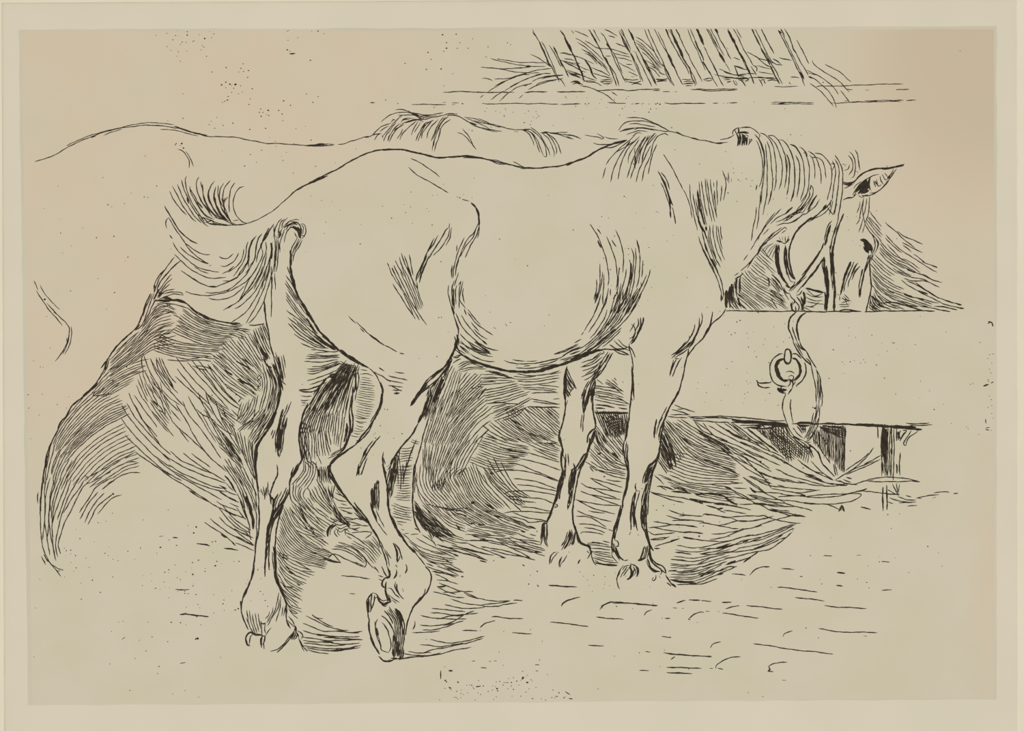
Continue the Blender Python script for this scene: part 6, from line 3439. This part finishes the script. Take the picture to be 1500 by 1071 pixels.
d 580 86 3 510 205 3 630 163 3 708 65 2.4 250 80 2 978 137 3 1060 20 2.4 1210 47 2.4 1212 122 2.6 1230 176 3 1132 82 2.4 1112 70 2 1243 238 2.4 1255 260 2 1170 256 2 1400 235 3 1478 273 3 1496 265 4 1408 275 2 1342 292 2 1075 350 3.2 1133 353 3 1262 366 2.4 955 442 2.4 1053 472 2.6 918 530 2.8 848 578 2.2 998 628 2.8 990 672 2 1240 452 5.5 1230 455 4 815 778 2.4 1085 800 2 1248 820 2 1160 778 1.8 690 612 2 1385 570 2 1456 152 2 1342 176 2 1235 316 2.6 222 260 1.8 212 568 1.6 700 408 1.8 772 344 1.8 745 350 1.8 875 463 1.8
1 145 655 147 740
@ 0 0 1
> far/body
f 50 235 80 230 130 205 200 182 240 183 300 198 390 208 470 213 520 208 550 200 600 175 650 169 700 174 745 190 800 200 850 206 905 212 850 233 800 246 700 233 600 222 560 219 480 257 370 325 250 320 240 380 225 440 180 510 110 590 92 530 105 490 50 415 35 320
> heap/outer_hatching
f 238 395 215 440 180 520 120 590 85 640 62 720 65 800 90 838 110 790 140 730 200 690 225 620 215 540 260 520 392 490 392 475 340 470 270 450 255 400
> heap/edge_hatching
f 392 476 400 520 412 570 400 620 378 665 376 720 378 790 372 805 300 760 220 690 225 620 215 545 260 520 330 490
> shadow/belly_shade
f 668 520 720 538 780 548 830 545 828 600 820 640 825 690 812 740 800 790 790 810 700 800 650 775 615 730 608 680 620 620 645 560
> shadow/thigh_shade
f 445 590 490 530 525 535 528 600 525 640 488 680 500 720 520 760 500 790 450 740 425 720 440 660 437 620
> shadow/leg_shadow
f 425 720 500 780 540 830 500 845 440 830 420 890 405 850 402 810 410 760
> shadow/ground_shadow
f 640 790 700 800 800 815 760 830 700 840 640 830 630 880 770 880 700 930 600 965 590 930 635 850 605 790
> straw/straw
f 985 625 1100 625 1160 650 1240 690 1350 705 1430 722 1290 745 1180 770 1100 820 990 858 950 800 955 700
> stall/board
f 1065 456 1410 456 1400 540 1365 622 1180 620 1000 612 985 605 1005 530 1040 480
> stall/recess
f 1062 456 1062 430 1100 390 1150 350 1170 330 1270 330 1290 320 1380 400 1410 456
> stall/straw_recess
f 1100 622 1240 624 1238 695 1200 680 1140 650
> stall/leg_recess
f 780 590 920 605 918 690 860 690 780 690 740 620
> stall/post
f 1290 622 1312 624 1311 705 1290 705
> near/body
f 365 327 430 291 480 257 520 230 560 219 600 222 640 230 700 232 760 243 800 246 850 234 900 210 975 200 1000 250 1012 300 1025 360 1050 410 1062 440 1062 456 1040 480 1018 505 1000 528 925 512 900 515 850 540 780 546 720 536 680 522 667 505 640 545 600 575 560 560 500 525 460 485 430 430 424 390 432 350
> near/leg_raised
f 500 525 545 545 570 575 570 605 555 645 520 665 487 685 500 710 540 760 562 810 572 840 568 880 600 940 632 850 625 815 590 775 574 740 568 690 585 655 610 630 625 590 655 540 668 510 640 480 560 500
> near/hoof_raised
f 540 880 550 870 570 885 590 890 600 920 590 955 570 968 556 958 545 930
> near/leg_standing
f 390 470 400 500 412 560 405 610 385 650 375 690 380 760 372 830 353 885 360 920 385 930 420 930 432 920 418 890 405 850 402 810 410 760 425 700 440 660 437 620 445 590 480 560 522 532 460 485 430 440
> near/hoof_standing
f 358 925 375 930 388 935 415 915 432 920 440 940 420 955 365 948
> near/leg_foreground
f 905 510 928 560 920 620 915 680 920 720 905 770 897 810 905 845 950 850 985 862 965 830 950 790 945 740 960 690 985 620 1000 570 1008 520 1035 485 960 470
> near/hoof_foreground
f 900 862 912 830 945 822 970 832 990 860 960 862
> near/leg_offside
f 833 535 828 600 820 640 825 680 815 740 800 790 805 830 865 825 855 790 840 750 850 700 872 650 870 600 868 570 895 525
> near/hoof_offside
f 802 828 815 805 850 800 868 822 830 834
> near/tail
f 365 327 310 331 270 322 242 308 248 340 258 385 275 415 300 440 340 466 392 474 398 440 412 440 428 420 426 390 432 358 447 338 436 318
> near/neck
f 975 200 1045 208 1080 190 1110 195 1120 280 1140 320 1170 310 1150 345 1125 360 1095 390 1070 425 1062 445 1045 400 1020 340 1000 260
> near/mane
f 1100 188 1130 197 1160 210 1200 222 1235 238 1240 255 1232 280 1200 290 1160 300 1120 310 1112 250
> near/head
f 1232 270 1272 285 1272 320 1282 345 1287 365 1275 390 1277 425 1266 457 1170 457 1150 430 1140 390 1155 355 1200 310 1220 290
> near/ear
f 1235 270 1250 258 1290 245 1325 240 1305 265 1285 282 1260 290 1235 294
"""

# ------------------------------------------------------------------ the etched lines
# The plate's line work, drawn stroke by stroke: '@' sets the corner and scale of a patch of the plate, '>' names the drawn
# part, a plain row is one stroke (line width, then points), 'h' a run of hatching between key strokes, 'd' bitten dots,
# 'f' the bare paper a drawn form encloses.
rnd = random.Random(11)
nrs = np.random.RandomState(7)

def smooth(pts, step=3.0):
    """Catmull-Rom through the points, sampled about every `step` pixels."""
    p = np.asarray(pts, float)
    if len(p) == 2:
        n = max(2, int(np.hypot(*(p[1] - p[0])) / step) + 1)
        t = np.linspace(0, 1, n)[:, None]
        return p[0] + (p[1] - p[0]) * t
    q = np.vstack([2 * p[0] - p[1], p, 2 * p[-1] - p[-2]])
    out = []
    for i in range(1, len(q) - 2):
        a, b, c, d = q[i - 1], q[i], q[i + 1], q[i + 2]
        n = max(2, int(np.hypot(*(c - b)) / step) + 1)
        t = np.linspace(0, 1, n, endpoint=False)[:, None]
        out.append(.5 * (2 * b + (c - a) * t + (2 * a - 5 * b + 4 * c - d) * t ** 2 + (3 * b - a - 3 * c + d) * t ** 3))
    out.append(q[-2][None, :])
    return np.vstack(out)

def resample(p, n):
    s = np.concatenate([[0], np.cumsum(np.hypot(*np.diff(p, axis=0).T))])
    t = np.linspace(0, s[-1], n)
    return np.stack([np.interp(t, s, p[:, 0]), np.interp(t, s, p[:, 1])], 1)

D_FILL, D_INK, INK_H = 0.000002, 0.000021, 0.000018     # paper forms, foot of the ink, height of the ink ridge

class Near:
    """Which line directions already pass through each little cell of the plate."""
    def __init__(self):
        self.g, self.patch = {}, None
    def put(self, p):
        d = np.gradient(p, axis=0)
        for (x, y), (dx, dy) in zip(p.tolist(), d.tolist()):
            self.g.setdefault((int(x // 3), int(y // 3)), []).append((x, y, math.atan2(dy, dx), self.patch))
    def free(self, p, r, own=None):
        d = np.gradient(p, axis=0)
        ok = []
        for (x, y), (dx, dy) in zip(p.tolist(), d.tolist()):
            a, i, j, hit = math.atan2(dy, dx), int(x // 3), int(y // 3), False
            for ii in (i - 1, i, i + 1):
                for jj in (j - 1, j, j + 1):
                    for X, Y, A, T in self.g.get((ii, jj), ()):
                        if (own is None or T != own) and abs(math.sin(A - a)) < .42:
                            # distance across the line only, so that a line may go on where another ends
                            if abs((Y - y) * math.cos(a) - (X - x) * math.sin(a)) < r and abs((X - x) * math.cos(a) + (Y - y) * math.sin(a)) < 1.6:
                                hit = True
                                break
                    if hit: break
                if hit: break
            ok.append(not hit)
        return ok

NEAR = Near()

class Ink:
    def __init__(self):
        self.v, self.f, self.mi, self.nv = [], [], [], 0
    def _add(self, v, f, m):
        self.v.append(v)
        self.f += [tuple(i + self.nv for i in q) for q in f]
        self.mi += [m] * len(f)
        self.nv += len(v)
    def stroke(self, p, w):
        if len(p) < 2:
            return
        n = len(p)
        d = np.gradient(p, axis=0)
        L = np.hypot(d[:, 0], d[:, 1]); L[L == 0] = 1
        nx, ny = -d[:, 1] / L, d[:, 0] / L
        s = np.concatenate([[0], np.cumsum(np.hypot(*np.diff(p, axis=0).T))])
        ph, ph2 = nrs.rand() * 6.28, nrs.rand() * 6.28
        wob = .22 * np.sin(s * .21 + ph) + .14 * np.sin(s * .53 + ph2)           # the needle's tremor
        wid = (1 + .17 * np.sin(s * .33 + ph2) + .10 * np.sin(s * .9 + ph)) * (min(w, 2.0) * WIDTH + max(0.0, w - 2.0) * 1.25) * .5
        tl = min(5.0, s[-1] * .3) + .01
        wid = wid * np.clip(.45 + .55 * np.minimum(s, s[-1] - s) / tl, 0, 1)
        x, y = p[:, 0] + nx * wob, p[:, 1] + ny * wob
        NEAR.put(np.stack([x, y], 1))
        ex, ey = x.copy(), y.copy()
        a = np.stack([(ex + nx * wid - W / 2) * MM, np.full(n, -D_INK), CZ - (ey + ny * wid - H / 2) * MM], 1)
        b = np.stack([(ex - W / 2) * MM, np.full(n, -D_INK - INK_H), CZ - (ey - H / 2) * MM], 1)
        c = np.stack([(ex - nx * wid - W / 2) * MM, np.full(n, -D_INK), CZ - (ey - ny * wid - H / 2) * MM], 1)
        f = []
        for i in range(n - 1):
            f.append((i, i + 1, n + i + 1, n + i))
            f.append((n + i, n + i + 1, 2 * n + i + 1, 2 * n + i))
        self._add(np.vstack([a, b, c]), f, 1)
    def dot(self, x, y, r):
        k = 8
        v = [P(x, y, D_INK + INK_H)]
        ph = nrs.rand() * 6
        for i in range(k):
            q = r * (.75 + .5 * nrs.rand())
            v.append(P(x + q * math.cos(ph + i * 6.2832 / k), y + q * .8 * math.sin(ph + i * 6.2832 / k), D_INK))
        self._add(np.array(v), [(0, 1 + i, 1 + (i + 1) % k) for i in range(k)], 1)
    def fill(self, pts, layer):
        p = smooth(pts + [pts[0]], 8.0)[:-1]
        tri = tessellate_polygon([[Vector((x, y, 0)) for x, y in p]])
        v = np.array([P(x, y, D_FILL + layer * .0000006) for x, y in p])
        f = []
        for a, b, c in tri:
            z = np.cross(v[b] - v[a], v[c] - v[a])
            f.append((a, b, c) if z[1] < 0 else (a, c, b))
        self._add(v, f, 0)

def hatch(ink, n, w, jit, keys):
    M = 26
    ks = [resample(smooth(k), M) for k in keys]
    run = sum(np.mean([np.hypot(*(ks[i + 1][m] - ks[i][m])) for m in (2, M // 2, M - 3)]) for i in range(len(ks) - 1))
    bold = w > 2.25
    n = max(2, min(n, int(run / (2.5 if bold else 3.4)) + 1))       # the needle never sets lines closer than this
    w = 2.1 if bold else min(w, 2.0) * .90
    span = run / max(1, n - 1)
    for i in range(n):
        g = 0 if n == 1 else i / (n - 1) * (len(ks) - 1)
        a = min(int(g), len(ks) - 2)
        t = g - a
        p = ks[a] * (1 - t) + ks[a + 1] * t
        p = p + nrs.normal(0, min(.7, .10 * span), 2)
        t0, t1 = nrs.rand() * jit * 1.6, 1 - nrs.rand() * jit * 1.6
        q = resample(p, 60)[int(t0 * 59):max(int(t1 * 59), int(t0 * 59) + 8) + 1]
        L = np.hypot(*np.diff(q, axis=0).T).sum()
        if L > 30:                                     # let the ends run on a little, unevenly
            e0, e1 = q[0] - q[3], q[-1] - q[-4]
            q = np.vstack([q[0] + e0 / (np.hypot(*e0) + 1e-6) * nrs.uniform(0, 6), q, q[-1] + e1 / (np.hypot(*e1) + 1e-6) * nrs.uniform(0, 6)])
        q = resample(q, max(3, int(L / 2.5)))
        keep = NEAR.free(q, .8 if bold else 1.6)
        a = 0
        while a < len(q):                              # a line stops where it would run into its neighbour
            b = a
            while b < len(q) and keep[b]:
                b += 1
            if b - a >= 4:
                ink.stroke(q[max(0, a - 2):b + 2], w * (.88 + .24 * nrs.rand()))
            a = max(b, a + 1)

WIDTH = 0.78
# drawn part -> (mesh name, parent key or None, layer, stuff?, label)
PARTS = {
 'far/body': ('body', None, 0, 0, None), 'far/mane': ('mane', None, 0, 0, 'short bristling mane in dark strokes'),
 'far/forelock': ('forelock', None, 0, 0, 'tuft of drooping forelock hair'), 'far/flank_hair': ('flank_hair', None, 0, 0, 'dense curved tuft of dark hair'),
 'heap/outer_hatching': ('outer_hatching', None, 1, 1, None), 'heap/inner_hatching': ('inner_hatching', None, 1, 1, None),
 'heap/edge_hatching': ('edge_hatching', None, 1, 1, None),
 'shadow/belly_shade': ('belly_shade', None, 1, 1, 'curved hatching under the belly'), 'shadow/thigh_shade': ('thigh_shade', None, 2, 1, 'dense dark hatching between the hind legs'),
 'shadow/leg_shadow': ('leg_shadow', None, 2, 1, None), 'shadow/leg_gap': ('leg_gap', None, 2, 1, None), 'shadow/ground_shadow': ('ground_shadow', None, 1, 1, None),
 'stall/board': ('board', None, 3, 0, 'wide bare front board'), 'stall/recess': ('recess', None, 2, 1, 'shaded hollow behind the horse head'),
 'stall/leg_recess': ('leg_recess', None, 2, 1, None), 'stall/straw_recess': ('straw_recess', None, 4, 1, 'cross-hatched dark opening under the board'),
 'stall/post': ('post', None, 4, 0, 'short dark post under the board'),
 'straw/straw': ('straw', None, 2, 1, None), 'ground/mark': ('mark', None, 1, 1, None), 'specks/speck': ('speck', None, 1, 1, None),
 'near/body': ('body', None, 5, 0, None), 'near/chest': ('chest', None, 6, 0, None), 'near/neck': ('neck', None, 6, 0, None),
 'near/mane': ('mane', None, 8, 0, 'long mane falling in evenly spaced strokes'), 'near/withers_hair': ('withers_hair', None, 7, 0, 'sweeping tuft of mane over the withers'),
 'near/head': ('head', None, 7, 0, 'head lowered into the manger'), 'near/ear': ('ear', 'near/head', 9, 0, 'pointed ear with dark inside'), 'near/eye': ('eye', 'near/head', 9, 0, 'dark eye'),
 'near/tail': ('tail', None, 7, 0, 'tail flicked out sideways'),
 'near/leg_raised': ('leg', None, 8, 0, 'hind leg lifted with the hoof tipped'), 'near/hoof_raised': ('hoof', 'near/leg_raised', 9, 0, 'upturned dark-walled hoof'),
 'near/leg_standing': ('leg', None, 7, 0, 'straight hind leg bearing weight'), 'near/hoof_standing': ('hoof', 'near/leg_standing', 9, 0, None),
 'near/leg_foreground': ('leg', None, 8, 0, 'nearer foreleg'), 'near/hoof_foreground': ('hoof', 'near/leg_foreground', 9, 0, None),
 'near/leg_offside': ('leg', None, 6, 0, 'foreleg on the far side'), 'near/hoof_offside': ('hoof', 'near/leg_offside', 9, 0, None),
 'halter/cheek_strap': ('cheek_strap', None, 9, 0, None), 'halter/noseband': ('noseband', None, 9, 0, None),
 'halter/throat_strap': ('throat_strap', None, 9, 0, None), 'halter/knot': ('knot', None, 9, 0, None),
 'rope/rope': ('rope_strand', None, 9, 0, None), 'rope/knot': ('knot', None, 9, 0, None),
 'ring/ring': ('ring', None, 9, 0, None), 'ring/staple': ('staple', None, 9, 0, None),
 'rack/rail_upper': ('rail', None, 1, 0, None), 'rack/rail_lower': ('rail', None, 1, 0, None), 'rack/hay': ('hay', None, 1, 1, 'wisps of hay poking through the bars'),
}
THINGS = {
 'far': ('horse_drawing', (420, 330), 'etched horse half hidden behind the other, only its back, mane and rump outlined', 'horse drawing', 'etched horses', None),
 'near': ('horse_drawing', (660, 960), 'etched pale horse in front, one hind hoof lifted and head down in the manger', 'horse drawing', 'etched horses', None),
 'heap': ('hatched_heap_drawing', (220, 838), 'large heap of curved hatching behind the tail of the front horse', 'hatching', None, None),
 'shadow': ('shadow_drawing', (640, 960), 'dark hatched shading under the belly and between the legs of the front horse', 'hatching', None, None),
 'stall': ('manger_drawing', (1220, 700), 'etched stable manger with a wide blank front board and short post', 'manger drawing', None, None),
 'straw': ('straw_drawing', (1120, 850), 'loose etched straw spilling from under the manger beside the forelegs', 'straw drawing', None, 'stuff'),
 'ground': ('ground_marks', (1000, 990), 'short etched dashes and arcs marking the stable floor', 'marks', None, 'stuff'),
 'rack': ('hay_rack_drawing', (950, 155), 'etched hay rack of slanting bars stuffed with hay above the horses', 'rack drawing', None, None),
 'halter': ('halter_drawing', (1190, 457), 'etched halter of dark straps on the head of the front horse', 'halter drawing', None, None),
 'rope': ('lead_rope_drawing', (1170, 650), 'etched lead rope hanging in a loop from halter to tie ring', 'rope drawing', None, None),
 'ring': ('tie_ring_drawing', (1155, 575), 'round etched tie ring held by a staple on the manger board', 'ring drawing', None, None),
 'specks': ('ink_specks', (700, 1030), 'tiny stray specks of ink scattered over the whole plate', 'specks', None, 'stuff'),
}

inks, order, bars, hatches, n_fill = {}, [], 0, [], 0
ox = oy = 0.0
sc = 1.0
cur = None
for row in LINES.strip().splitlines():
    t = row.split()
    if not t:
        continue
    if t[0] == '@':
        ox, oy, sc = map(float, t[1:4])
        NEAR.patch = (ox, oy)
    elif t[0] == '>':
        key = t[1]
        if key == 'rack/bar':
            bars += 1
            key = 'rack/bar%d' % bars
            PARTS[key] = ('bar', None, 2, 0, None)
        if key not in inks:
            inks[key] = Ink(); order.append(key)
        cur, curkey = inks[key], key
    else:
        def pts(a):
            a = [float(x) for x in a]
            return [(ox + a[i] / sc, oy + a[i + 1] / sc) for i in range(0, len(a) - 1, 2)]
        if t[0] == 'h':
            groups = ' '.join(t[4:]).split('|')
            hatches.append((cur, int(t[1]), float(t[2]), float(t[3]), [pts(g.split()) for g in groups]))
        elif t[0] == 'd':
            a = [float(x) for x in t[1:]]
            for i in range(0, len(a) - 2, 3):
                cur.dot(ox + a[i] / sc, oy + a[i + 1] / sc, max(.65, a[i + 2] * .36))
        elif t[0] == 'f':
            n_fill += 1
            cur.fill(pts(t[1:]), n_fill)
        else:
            q, w = smooth(pts(t[1:])), float(t[0])
            if w <= 2.4 and curkey.split('/')[0] in ('straw', 'shadow', 'stall', 'rope', 'heap') and len(q) > 3:
                keep, a = NEAR.free(q, 1.5, NEAR.patch), 0      # a line met already in the neighbouring patch is drawn once
                while a < len(q):
                    b = a
                    while b < len(q) and keep[b]:
                        b += 1
                    if b - a >= 3:
                        cur.stroke(q[max(0, a - 2):b + 2], w)
                    a = max(b, a + 1)
            else:
                cur.stroke(q, w)

for a in hatches:                                      # drawn lines first, then the hatching between them
    hatch(*a)

# foul biting: fine stray specks in loose clusters over the plate
sp = inks['specks/speck']
for cx, cy, rx, ry, n in ((780, 180, 90, 30, 26), (900, 150, 120, 22, 26), (1130, 230, 60, 60, 14), (420, 220, 90, 40, 22), (930, 360, 70, 70, 34),
                          (1110, 490, 60, 40, 26), (1080, 570, 70, 40, 22), (1240, 520, 60, 50, 18), (1090, 270, 40, 40, 20), (640, 300, 60, 40, 12),
                          (130, 800, 70, 60, 30), (270, 850, 70, 50, 34), (370, 860, 30, 30, 12), (480, 330, 60, 60, 12), (1250, 330, 40, 60, 14),
                          (560, 640, 30, 40, 10), (900, 860, 60, 40, 18), (150, 330, 110, 110, 26), (250, 60, 40, 30, 12), (450, 40, 40, 16, 10),
                          (1020, 750, 90, 40, 14), (700, 500, 80, 70, 10), (1330, 560, 60, 60, 12), (760, 620, 500, 380, 60), (1290, 800, 100, 60, 18)):
    for i in range(n):
        sp.dot(cx + rnd.gauss(0, .55) * rx, cy + rnd.gauss(0, .55) * ry, rnd.choice((.55, .6, .7, .8, 1.0)))

roots, made = {}, {}
for key in order:
    tk = key.split('/')[0]
    name, base, label, cat, group, kind = THINGS[tk]
    nm, par, layer, stuff, plabel = PARTS[key]
    ink = inks[key]
    mono = kind == 'stuff'
    if mono:
        o = mesh_obj(name, np.vstack(ink.v), ink.f, [M_PLATE, M_INK], ink.mi, origin=P(base[0], base[1], D_FILL))
        tag(o, label, cat, kind, group)
        continue
    if tk not in roots:
        roots[tk] = tag(empty(name, P(base[0], base[1], D_FILL)), label, cat, kind, group)
    o = mesh_obj(nm, np.vstack(ink.v), ink.f, [M_PLATE, M_INK], ink.mi, parent=None)
    made[key] = o
    if stuff:
        o['kind'] = 'stuff'
    if plabel:
        o['label'] = plabel
for key, o in made.items():
    par = PARTS[key][1]
    p = made[par] if par else roots[key.split('/')[0]]
    o.parent = p
    o.matrix_parent_inverse = p.matrix_world.inverted()
